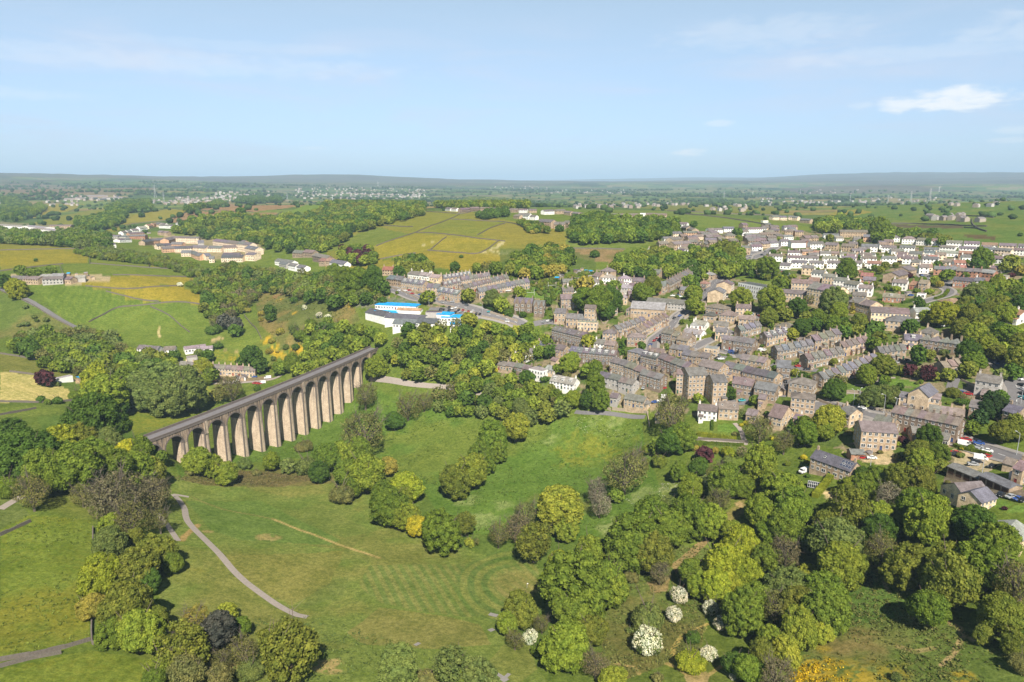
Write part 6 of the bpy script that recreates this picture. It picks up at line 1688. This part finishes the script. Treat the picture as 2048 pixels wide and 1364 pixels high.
# ------------------------------------------------ cars and vans
def car_proto(kind):
    P = {}
    if kind == 'car': prof = [(-2.1, .35), (-2.12, .8), (-1.75, .95), (-1.25, 1.0), (-.75, 1.42), (.55, 1.46), (1.35, 1.05), (2.05, .95), (2.12, .45), (2.05, .28), (-2.0, .28)]; L_, W_ = 2.1, .86
    else: prof = [(-2.6, .4), (-2.62, 1.0), (-2.1, 1.25), (-1.55, 2.05), (-1.2, 2.15), (2.55, 2.2), (2.62, .5), (2.5, .32), (-2.5, .32)]; L_, W_ = 2.6, .95
    mb = MB(); n = len(prof); b = 0
    def inset(z): return W_ * (1 if z < 1.0 else (.82 if kind == 'car' else .93))
    for sg in (-1, 1): mb.v += [(x, sg * inset(z), z) for x, z in prof]
    for i in range(n): j = (i + 1) % n; mb.f.append((i, j, n + j, n + i)); mb.m.append(0)
    mb.f.append(tuple(range(n))[::-1]); mb.m.append(0); mb.f.append(tuple(range(n, 2*n))); mb.m.append(0)
    P['body'] = mb.mesh('body', [M['paint']])
    mb = MB()
    if kind == 'car':
        for sg in (-1, 1):
            q = [(-1.1, 1.03), (-.72, 1.36), (.5, 1.4), (1.15, 1.07)]; y = [W_ * .86 * sg * 1.015 if z < 1.2 else W_ * .83 * sg for x, z in q]
            f = [(x, sg * (W_ * .985 if z < 1.2 else W_ * .85), z) for (x, z) in q]; mb.face(f if sg < 0 else f[::-1])
        mb.face([(-1.24, -.68, 1.03), (-1.24, .68, 1.03), (-.79, .62, 1.42), (-.79, -.62, 1.42)][::-1]); mb.face([(1.3, -.66, 1.1), (1.3, .66, 1.1), (.64, .62, 1.45), (.64, -.62, 1.45)])
    else:
        for sg in (-1, 1): f = [(-1.95, sg * .97, 1.3), (-1.5, sg * .9, 1.95), (-.9, sg * .9, 1.95), (-.9, sg * .97, 1.3)]; mb.face(f if sg < 0 else f[::-1])
        mb.face([(-2.1, -.8, 1.3), (-2.1, .8, 1.3), (-1.62, .76, 2.0), (-1.62, -.76, 2.0)][::-1])
    P['glass'] = mb.mesh('windows', [M['glass']])
    mb = MB(); mb.tube((0, -.11, 0), (0, .11, 0), .32, .32, 12, 0); mb.face([(.32*math.cos(a*math.pi/6), -.11, .32*math.sin(a*math.pi/6)) for a in range(12)]); P['wheel'] = mb.mesh('wheel', [M['tyre']])
    mb = MB(); mb.tube((0, -.12, 0), (0, .12, 0), .18, .18, 10, 0); mb.face([(.18*math.cos(a*math.pi/5), -.12, .18*math.sin(a*math.pi/5)) for a in range(10)]); P['rim'] = mb.mesh('rim', [M['steel']])
    mb = MB(); mb.box(-.04, .04, -.17, .17, -.09, .09, 0, True); P['lamp'] = mb.mesh('headlight', [M['white']])
    P['L'], P['W'] = L_, W_; return P
CARP = {'car': car_proto('car'), 'van': car_proto('van')}
CC = {'w': (.75, .75, .74), 'k': (.015, .016, .02), 's': (.33, .34, .35), 'r': (.35, .02, .02), 'b': (.03, .08, .28), 't': (.05, .32, .36), 'y': (.8, .45, .02), 'g': (.10, .11, .12)}
CN = {'w': 'white', 'k': 'black', 's': 'silver', 'r': 'red', 'b': 'blue', 't': 'turquoise', 'y': 'yellow', 'g': 'dark grey'}
def vehicle(c, x, y, colr, hd, place, kind='car'):
    g = ground(*cv(c, x, y)); P = CARP[kind]; root = empty('parked_car' if kind == 'car' else 'parked_van', (g.x, g.y, gz(g.x, g.y) + .14), R(hd) + (rnd.random() - .5) * .12); root['category'] = kind
    b = link('body', P['body'], root, CC[colr]); link('windows', P['glass'], b)
    for sx_ in (-1, 1):
        for sy_ in (-1, 1):
            wl = link('wheel', P['wheel'], root); wl.location = (sx_ * P['L'] * .62, sy_ * (P['W'] - .06), .32); r_ = link('rim', P['rim'], wl)
    for sy_ in (-1, 1): h = link('headlight', P['lamp'], root); h.location = (-P['L'] - .0, sy_ * .6, .72)
    want(root, f'{CN[colr]} {kind}', place, g.x)
def V(c, s, place):
    for t in s.split():
        q = t.split(','); kind = 'van' if q[2].isupper() else 'car'; vehicle(c, float(q[0]), float(q[1]), q[2].lower(), float(q[3]), place, kind)
V('C1', '1575,990,r,10 1595,1078,W,170 1550,1108,w,170 1500,1118,b,0 1395,990,s,70 490,388,s,60 530,378,w,60 560,372,k,60', 'in the yard beside the tall stone flats')
V('C1', '1460,595,b,60 1495,558,r,60 1550,512,k,60 1675,352,k,60 1530,530,s,60', 'on the steep village street')
V('C2', '725,745,W,50 765,735,w,50 345,808,k,10 370,815,w,10 1075,882,r,10 1160,908,k,160 960,1022,k,80 970,1062,k,80 955,975,w,0 560,1195,t,10 410,727,b,160 470,745,b,150 495,765,k,150 435,735,s,160', 'in the village centre yards')
V('C2', '700,410,k,100 662,405,s,100 640,415,s,100 720,425,r,100 430,230,k,30 440,250,w,30', 'below the long mill')
V('C3', '745,632,r,30 735,738,k,20 650,760,s,20 1240,1035,b,150 1300,1045,r,150 1085,425,w,20 680,650,w,40', 'near the park edge')
V('C3', '1735,885,w,110 1757,908,w,110 1800,1003,w,100 1797,1043,k,100 1802,1083,t,100 1792,965,k,100 1745,860,s,110', 'on the street by the inn')
V('C5', '515,248,t,60 970,228,s,150 1000,240,k,150 1420,348,w,150 1510,370,r,150 1490,412,W,150 1625,402,b,150 1612,438,s,150 1700,472,w,150 1668,468,s,150', 'on the lower road by the car park')
V('C5', '800,432,r,50 850,392,b,80 560,532,r,165 650,535,w,170', 'by the big stone house')
V('C5', '1415,490,r,150 1398,505,k,150 1640,542,W,155 1605,572,k,160 1572,595,s,165 1745,612,k,30 1700,525,r,20', 'in the gravel car park')
V('C5', '1822,872,k,30 1915,892,s,20 1985,912,b,20 2030,922,k,20 35,660,W,30', 'outside the lower right bungalow')
V('D4', '570,295,w,155 630,300,w,155 672,296,r,155 707,332,r,155 800,345,b,155 1015,385,s,160 1112,408,k,160 1170,425,s,160 1290,432,k,160 1590,540,t,160 1765,580,y,160', 'on the main road')
V('D4', '1130,488,k,70 1170,503,w,70 1240,517,k,70 1290,522,r,70 1350,537,r,70 1340,577,r,70 1400,592,s,70 1130,522,k,70 1200,547,k,70 1390,542,w,70 1440,562,k,70 1480,562,k,70 1420,577,k,70 1060,517,k,70 1030,512,k,70 1210,492,w,70 1260,540,s,70 1310,560,k,70', 'in the school car park')
V('D4', '1700,290,b,40 1740,300,w,40 1640,310,s,40 1580,320,w,40 1800,300,w,30', 'before the parallel terraces')
V('B1', '1490,458,w,10 1562,452,r,10 1730,452,w,10 1865,467,r,20 1920,464,W,10 1958,428,W,20 1862,420,b,10 1895,470,r,10', 'on the lane beyond the viaduct')
V('D1', '430,400,k,60 490,843,r,130 145,530,k,160 172,592,k,160 1090,470,t,0 810,465,r,0', 'in the streets of the white estate')
V('D2', '595,822,w,80 545,892,b,80 670,907,k,160 692,943,w,10 390,1185,b,10 230,700,k,40 520,700,k,80 640,760,b,0', 'in the close below the white estate')
V('D3', '770,1190,w,10 850,1185,b,10 872,1203,w,10', 'behind the chapel')
# ------------------------------------------------ garden bushes and small trees between the houses, cars along the kerbs
FA = np.array(FOOT); RP = np.array([(q.x, q.y, wd) for Q, wd in [r for r in ROADQ if r] for q in Q])
def free(x, y, r):
    dx, dy = x - FA[:, 0], y - FA[:, 1]; u = np.abs(dx * FA[:, 2] + dy * FA[:, 3]); v = np.abs(-dx * FA[:, 3] + dy * FA[:, 2])
    if np.any((u < FA[:, 4] + r) & (v < FA[:, 5] + r)): return False
    return not np.any(np.hypot(x - RP[:, 0], y - RP[:, 1]) < RP[:, 2] / 2 + r)
def clutter(c, s, n, rm, kinds, place, seed):
    rg = random.Random(seed); wp = world_poly(c, s); X = [p[0] for p in wp]; Y = [p[1] for p in wp]; kinds = kinds.split(); k_ = 0; tr = 0
    while k_ < n and tr < n * 30:
        tr += 1; x, y = rg.uniform(min(X), max(X)), rg.uniform(min(Y), max(Y)); r = rg.uniform(*rm)
        if not pip(wp, x, y) or not free(x, y, r * .7): continue
        k = rg.choice(kinds); z = gz(x, y); u, v, d = to_px(x, y, z); TREES.append((r * FPX / d, k[0], k[1], x, y, z, r, place, u)); k_ += 1
clutter('P', '1060,560 1330,520 1500,560 1700,640 1900,700 1980,800 1960,880 1900,960 1700,900 1560,880 1400,830 1130,800 1090,775 1010,740 1090,690 1060,640', 420, (.8, 2.1), 'sg sG sd so sk sg sn', 'among the village gardens', 1)
clutter('P', '1480,470 1700,465 1800,485 2048,510 2048,590 1960,640 1700,640 1560,560', 330, (.9, 2.3), 'sg sG sd so sk sn', 'among the estate gardens', 2)
clutter('P', '1100,640 1330,600 1500,640 1700,700 1900,760 1900,900 1560,860 1300,800', 22, (2.2, 3.6), 'rg rG ro rd', 'between the village houses', 3)
clutter('P', '1330,480 1500,470 2048,520 2048,600 1700,620 1400,560', 36, (2.2, 3.8), 'rg rG ro rd', 'between the estate houses', 4)
clutter('P', '760,560 1060,545 1080,620 960,640 780,600', 70, (.9, 2.4), 'sg sG sd so rg', 'in the gardens by the parallel terraces', 5)
build_trees()
rg = random.Random(12)
for i, (Q, wd) in enumerate([r for r in ROADQ if r]):
    if i > 21 or wd < 5.5: continue
    L_ = len(Q); n = max(1, int(L_ * 2.5 / 32))
    for _ in range(n):
        k = rg.randrange(1, L_ - 2); d = (Q[k+1] - Q[k]).normalized(); sg = rg.choice((-1, 1)); x, y = Q[k].x + d.y * sg * (wd / 2 - 1.1), Q[k].y - d.x * sg * (wd / 2 - 1.1)
        u, v, dd = to_px(x, y, gz(x, y))
        if 0 < u < 2048 and dd < 800: vehicle('P', *(u, v), rg.choice('wkssrbgkw'), math.degrees(math.atan2(d.y, d.x)), 'parked along the kerbs in the village' if u < 1500 or v > 620 else 'parked along the estate roads')
# ------------------------------------------------ lamp posts, pylons, turbines, goalposts, far villages and hedgerow trees
mb = MB(); mb.tube((0, 0, -.5), (0, 0, 8.6), .13, .08, 7); POLE = mb.mesh('pole', [M['steel']])
mb = MB(); mb.tube((0, 0, 8.5), (1.3, 0, 9.0), .06, .05, 6); ARM = mb.mesh('arm', [M['steel']])
mb = MB(); mb.box(1.2, 1.9, -.14, .14, 8.92, 9.08, 0, True); HEAD = mb.mesh('lamp_head', [M['white']])
def lamps(c, s, place, sc=1.0):
    for t in s.split():
        x, y = [float(v) for v in t.split(',')]; g = ground(*cv(c, x, y)); r = empty('street_lamp', (g.x, g.y, gz(g.x, g.y)), rnd.random() * 6.28); r['category'] = 'street lamp'; r.scale = (sc, sc, sc)
        link('pole', POLE, r); link('arm', ARM, r); link('lamp_head', HEAD, r); want(r, 'tall grey street lamp', place, g.x)
lamps('C3', '305,1160 255,1150 632,1230 1725,1240 1780,1130', 'by the village junction'); lamps('C5', '1968,500 864,150 760,120 530,60 640,600 1650,700', 'by the lower road', 1.1)
lamps('D4', '540,265 740,310 900,470 1190,440 1290,440 1505,560 1930,600 980,440 1700,560', 'on the main road'); lamps('E1', '1320,420 1720,470 330,100', 'on the high street', .9); lamps('D5', '1460,720 1740,560 1540,640', 'on the hill road', .9)
def lattice():
    mb = MB(); H = 46
    def leg(z): return 3.6 * (1 - z / H) ** 1.3 + .35
    zs = [0, 6, 12, 18, 23, 28, 32, 36, 40, 43, 46]
    for a, b in zip(zs[:-1], zs[1:]):
        A = [(sx_ * leg(a), sy_ * leg(a), a) for sx_, sy_ in ((-1,-1),(1,-1),(1,1),(-1,1))]; B_ = [(sx_ * leg(b), sy_ * leg(b), b) for sx_, sy_ in ((-1,-1),(1,-1),(1,1),(-1,1))]
        for i in range(4): mb.tube(A[i], B_[i], .22, .2, 4); mb.tube(A[i], B_[(i+1) % 4], .12, .12, 3); mb.tube(A[(i+1) % 4], B_[i], .12, .12, 3)
    arms = MB()
    for z, w_ in ((30, 7.5), (36, 9), (42, 6)):
        for sg in (-1, 1): arms.tube((0, .8, z), (sg * w_, 0, z), .2, .12, 4); arms.tube((0, 0, z + 2), (sg * w_, 0, z), .15, .1, 4); arms.tube((sg * w_, 0, z), (sg * w_, 0, z - 2.2), .1, .1, 4)
    return mb.mesh('tower', [M['steel']]), arms.mesh('cross_arm', [M['steel']])
TW, AR = lattice()
for px, py, hpx in ((1858, 408, 32), (1821, 406, 24), (1775, 410, 20), (1700, 403, 13), (311, 396, 26), (328, 404, 20), (1448, 396, 14), (1600, 392, 14), (575, 402, 16)):
    g = ground(px, py); k = hpx * depth(g) / FPX / 46; k = min(max(k, .6), 2.2)
    r = empty('electricity_pylon', (g.x, g.y, gz(g.x, g.y) - 1), .6); r['category'] = 'pylon'; r.scale = (k, k, k); link('tower', TW, r); link('cross_arm', AR, r); want(r, 'grey lattice electricity pylon', 'far off against the hills', px)
for px, py, hpx in ((665, 408, 17), (1505, 392, 10), (1878, 384, 12), (756, 372, 9)):
    g = ground(px, py); k = min(hpx * depth(g) / FPX / 40, 3.5); r = empty('wind_turbine', (g.x, g.y, gz(g.x, g.y)), .3); r['category'] = 'wind turbine'; r.scale = (k, k, k)
    mb = MB(); mb.tube((0, 0, -2), (0, 0, 30), 1.3, .7, 8); mb.build('tower', [M['white']], r); mb = MB(); mb.box(-1, 1, -1.6, 2, 29.4, 31.4, 0, True); nc = mb.build('nacelle', [M['white']], r)
    for i in range(3):
        a = i * 2.094 + px; mb = MB(); mb.tube((0, -1.9, 30.4), (14 * math.cos(a), -1.9, 30.4 + 14 * math.sin(a)), .75, .18, 5); mb.build('blade', [M['white']], nc)
    want(r, 'small white wind turbine', 'far off on the skyline fields', px)
for c, x, y, th in (('A2', 1400, 720, .3), ('A2', 1550, 670, .3), ('P', 690, 583, .2)):
    g = ground(*cv(c, x, y)); mb = MB()
    for sg in (-1, 1): mb.tube((sg * 3.6, 0, 0), (sg * 3.6, 0, 5.5 if c == 'A2' else 2.5), .09, .09, 5)
    mb.tube((-3.6, 0, 2.5), (3.6, 0, 2.5), .08, .08, 5); o = mb.build('goal_posts', [M['white']], None, None, (g.x, g.y, gz(g.x, g.y))); o.rotation_euler = (0, 0, th); o['category'] = 'goal posts'; want(o, 'white goal posts', 'on the grass playing field', cv(c, x, y)[0])
# two walkers' seat, flag on the green
g = ground(1054, 1176); mb = MB(); mb.tube((0, 0, 0), (0, 0, 2.2), .03, .03, 5); r = empty('golf_flag', (g.x, g.y, gz(g.x, g.y))); r['category'] = 'golf flag'; mb.build('pin', [M['white']], r)
mb = MB(); mb.face([(0, 0, 2.2), (.5, .05, 2.05), (.5, 0, 1.8), (0, 0, 1.75)]); mb.build('flag', [M['white']], r); r['label'] = 'small white golf flag standing on the oval mown green'
# greenhouse by the solar roofed house
g = ground(*cv('C5', 140, 790)); r = empty('greenhouse', (g.x, g.y, gz(g.x, g.y)), -.5); r['category'] = 'greenhouse'; r['label'] = 'white framed glass greenhouse beside the yellow green hedge'
mb = MB(); mb.prism([(-1.4, 0), (1.4, 0), (1.4, 1.6), (0, 2.3), (-1.4, 1.6)], -3, 3); mb.build('glazing', [M['ghglass']] if 'ghglass' in M else [M['glass']], r)
mb = MB()
for i in range(9):
    x = -3 + i * .75
    for a, b in (((x, -1.43, 0), (x, -1.43, 1.62)), ((x, -1.43, 1.62), (x, 0, 2.34)), ((x, 0, 2.34), (x, 1.43, 1.62))): mb.tube(a, b, .06, .06, 4)
for a in ((-1.43, 1.62), (0, 2.34), (-1.43, .05)): mb.tube((-3, a[0], a[1]), (3, a[0], a[1]), .06, .06, 4)
mb.build('frame', [M['white']], r)
# stone piles and clutter at yards: skips, sheds
def shed(c, x, y, L_, W_, H_, wc, rc, place, th=None, nm='garden_shed'):
    g = ground(*cv(c, x, y)); r = empty(nm, (g.x, g.y, gz(g.x, g.y)), rnd.random() * 3 if th is None else th); r['category'] = 'shed'
    mb = MB(); mb.prism([(-W_/2, -.5), (W_/2, -.5), (W_/2, H_), (0, H_ + W_*.22), (-W_/2, H_)], -L_/2, L_/2); mb.build('wall', [M['render'] if wc == 'w' else M['wall']], r, WC[wc])
    mb = MB(); k = W_ * .22 / (W_ / 2); e = W_/2 + .2; mb.prism([(-e, H_ - .2*k), (0, H_ + W_*.22), (e, H_ - .2*k), (e, H_ - .2*k + .12), (0, H_ + W_*.22 + .12), (-e, H_ - .2*k + .12)], -L_/2 - .2, L_/2 + .2); mb.build('roof', [M['roof']], r, RC[rc])
    want(r, f'small shed with {RN[rc]} roof', place, cv(c, x, y)[0])
rs = random.Random(99)
for c, box, n, place in (('C2', (830, 600, 1450, 900), 12, 'in the terrace back yards'), ('D5', (250, 180, 750, 330), 16, 'on the allotments'), ('C3', (100, 60, 760, 200), 6, 'in the gardens by the park'), ('D1', (300, 480, 1900, 800), 16, 'in the white estate gardens'),
                         ('D2', (200, 460, 1900, 760), 14, 'in the upper estate gardens'), ('D3', (600, 600, 1400, 1150), 7, 'in the leafy gardens'), ('C1', (200, 640, 700, 860), 7, 'by the old cottages'), ('A1', (380, 640, 650, 690), 9, 'in the farm yard'), ('B1', (1560, 400, 1980, 450), 5, 'beside the cottage row'),
                         ('D6', (150, 200, 700, 330), 9, 'in the valley works'), ('E1', (900, 430, 1900, 700), 5, 'behind the high street'), ('C5', (560, 250, 900, 560), 3, 'by the big stone house')):
    for _ in range(n):
        x, y = rs.uniform(box[0], box[2]), rs.uniform(box[1], box[3]); shed(c, x, y, rs.uniform(2.5, 6), rs.uniform(2.2, 3.6), rs.uniform(2, 2.6), rs.choice('wsmgpd'), rs.choice('glptCn' if 'farm' in place or 'allot' in place else 'glptn'), place)
# far settlements, one mass
mb = MB(); VVh = []
def far_houses(cl, n, seed, sz=(7, 13)):
    rg = random.Random(seed)
    for _ in range(n):
        px, py = rg.uniform(cl[0], cl[2]), rg.uniform(cl[1], cl[3]); g = ground(px, py); th = rg.choice([.2, 1.7, .4]) + rg.random() * .3; a, b, h = rg.uniform(*sz) / 2, rg.uniform(7, 10) / 2, rg.uniform(4.5, 6.5)
        ca, sa = math.cos(th), math.sin(th); z = gz(g.x, g.y); m_ = rg.choice([0, 0, 1, 2, 2]); k = len(mb.v)
        for x, y, zz in ((-a,-b,-2),(a,-b,-2),(a,b,-2),(-a,b,-2),(-a,-b,h),(a,-b,h),(a,b,h),(-a,b,h),(-a,0,h+2.6),(a,0,h+2.6)): mb.v.append((g.x + x*ca - y*sa, g.y + x*sa + y*ca, z + zz))
        for f, m in (((0,1,5,4), m_), ((1,2,6,9,5), m_), ((2,3,7,6), m_), ((3,0,4,8,7), m_), ((4,5,9,8), 3), ((6,7,8,9), 3)): mb.f.append(tuple(k + j for j in f)); mb.m.append(m)
for cl, n, sd_ in (((430, 385, 560, 402), 60, 1), ((590, 376, 850, 398), 200, 2), ((150, 392, 240, 402), 16, 3), ((340, 396, 450, 408), 70, 4), ((90, 402, 160, 412), 14, 5), ((0, 408, 40, 420), 12, 6), ((1100, 380, 1250, 388), 30, 7), ((980, 372, 1100, 380), 26, 8),
                   ((1150, 408, 1290, 418), 26, 9), ((1290, 405, 1420, 414), 22, 10), ((1520, 398, 1760, 412), 40, 11), ((1780, 396, 1880, 408), 12, 12), ((1840, 432, 1960, 444), 12, 13), ((700, 388, 860, 400), 60, 14), ((1590, 380, 1720, 388), 14, 15), ((1420, 412, 1500, 424), 16, 16), ((1900, 408, 2000, 416), 6, 17), ((300, 400, 340, 410), 10, 18)): far_houses(cl, n, sd_)
far_houses((140, 392, 240, 400), 14, 30, (40, 90)); far_houses((1600, 402, 1750, 410), 8, 31, (20, 50))
FW = [plain('far_white', (.45, .43, .40)), plain('far_stone', (.27, .22, .18)), plain('far_cream', (.36, .31, .26)), plain('far_roof', (.19, .17, .17))]
o = mb.build('distant_houses', FW); tag(o, 'tiny far off houses of the towns below the horizon', 'houses', kind='stuff')
# hedgerow trees and woods of the far country, one mass
rg = np.random.default_rng(77); msk = (DD > 1250) & (DD < 6500) & (np.abs(AA) < .82)
pr = ((1 - smooth01(ce, 2, 14)) * .5 + woodmask * 1.6) * msk
cellA = np.zeros_like(DD); cellA[:-1, :-1] = DD[:-1, :-1] * np.diff(AZ)[:, None] * (np.diff(RD)[None, :]); area = cellA
wgt = (pr * area * (1600.0 / DD) ** .8).ravel(); wgt /= wgt.sum()
pk = rg.choice(len(wgt), 9000, p=wgt); X, Y = GX.ravel()[pk] + rg.normal(size=9000) * 3, GY.ravel()[pk] + rg.normal(size=9000) * 3
Rr = rg.uniform(3.0, 7.5, 9000) * (1 + (DD.ravel()[pk] / 9000)); Zz = GZ.ravel()[pk]
Vv = (ICO_V[None] * (rg.uniform(.75, 1.2, (9000, 12, 1))) * np.stack([Rr, Rr, Rr * .8], 1)[:, None, :]) + np.stack([X, Y, Zz + Rr * .55], 1)[:, None, :]
Ff = (ICO_F[None] + 12 * np.arange(9000)[:, None, None]).reshape(-1, 3)
me = mesh_np('distant_hedgerows', Vv.reshape(-1, 3), Ff, [M['leafmass']]); ca = me.color_attributes.new('Col', 'FLOAT_COLOR', 'POINT')
cc = np.array([.05, .085, .028]) * rg.uniform(.7, 1.5, (9000, 1)); cc = np.concatenate([cc, np.ones((9000, 1))], 1); ca.data.foreach_set('color', np.repeat(cc, 12, 0).astype(np.float32).ravel())
o = link('distant_hedgerows', me); tag(o, 'hedgerow trees and small woods across the far fields', 'trees', kind='stuff')
# rough grass, docks and cow parsley standing out of the meadows, one mass
def tufts(areas):
    VV, CC_ = [], []; rg = np.random.default_rng(4)
    for c, s, n, colr, sz in areas:
        wp = world_poly(c, s); X = [p[0] for p in wp]; Y = [p[1] for p in wp]; x = rg.uniform(min(X), max(X), n * 3); y = rg.uniform(min(Y), max(Y), n * 3)
        ok = inside(wp, x, y) & (fbm(x / 16, y / 16, 3) + rg.normal(size=n * 3) * .10 > .0); x, y = x[ok][:n], y[ok][:n]
        for a, b in zip(x, y):
            z = gz(a, b); q = 5; s_ = sz * rg.uniform(.5, 1.4); P = np.stack([a + rg.normal(size=q) * s_ * .7, b + rg.normal(size=q) * s_ * .7, z + rg.random(q) * s_ * .8 + .05], 1)
            nn = unit(rg.normal(size=(q, 3)) + np.array([0, 0, .8])); u = unit(np.cross(nn, rg.normal(size=(q, 3)))); v = np.cross(nn, u); e = s_ * .5
            VV.append(np.stack([P - u * e, P - v * e, P + u * e, P + v * e], 1).reshape(-1, 3)); CC_.append(np.broadcast_to(np.array(list(colr) + [1]) * rg.uniform(.7, 1.3), (q * 4, 4)))
    V_ = np.concatenate(VV); me = mesh_np('rough_grass', V_, np.arange(len(V_)).reshape(-1, 4), [M['leafmass']]); ca = me.color_attributes.new('Col', 'FLOAT_COLOR', 'POINT'); ca.data.foreach_set('color', np.concatenate(CC_).astype(np.float32).ravel())
    tag(link('rough_grass', me), 'rough grass tufts and cow parsley dotted over the meadows', 'grass', kind='stuff')
tufts([('P', '690,830 760,790 860,800 1000,830 1280,840 1330,1000 1180,1080 900,1060 830,960 700,880', 2600, (.10, .15, .03), .55), ('P', '1220,1080 1440,1100 1400,1300 1240,1364 1200,1364', 1500, (.13, .14, .045), .55),
       ('P', '1640,1180 1740,1120 1850,1200 1950,1250 2048,1300 2048,1364 1560,1364 1610,1290', 1500, (.13, .145, .045), .5), ('P', '1600,1330 1690,1320 1720,1364 1580,1364', 500, (.42, .30, .02), .5),
       ('P', '600,800 700,780 830,830 700,900 560,920 420,930', 900, (.11, .16, .035), .5), ('P', '335,955 480,940 640,955 560,975 400,968', 700, (.14, .12, .06), .5), ('P', '500,560 590,560 700,600 720,640 640,680 560,700 520,650', 1200, (.12, .14, .045), .8),
       ('P', '1250,1000 1400,930 1440,980 1300,1060', 500, (.40, .42, .32), .35), ('P', '1130,840 1280,840 1270,870 1150,865', 160, (.4, .42, .32), .3), ('P', '0,1030 180,1040 180,1280 0,1325', 900, (.13, .17, .035), .4), ('P', '330,1250 640,1230 1000,1364 300,1364', 700, (.11, .15, .045), .45)])
# ------------------------------------------------ the air
mb = MB(); mb.box(-46000, 46000, -2500, 46000, -60, 620, 0, True)
hz = bpy.data.materials.new('haze'); hz.use_nodes = True; t = hz.node_tree; t.nodes.clear(); oo = N(t, 'ShaderNodeOutputMaterial'); pv = N(t, 'ShaderNodeVolumePrincipled')
pv.inputs['Color'].default_value = (.55, .78, 1.0, 1); pv.inputs['Density'].default_value = 7.5e-5; pv.inputs['Anisotropy'].default_value = -0.12
L(t, pv.outputs[0], oo.inputs['Volume'])
o = mb.build('haze', [hz]); tag(o, 'thin blue haze over the whole valley', 'haze', kind='stuff')
name_all()
print('BUILDINGS', NB[0], 'OBJECTS', len(bpy.data.objects))
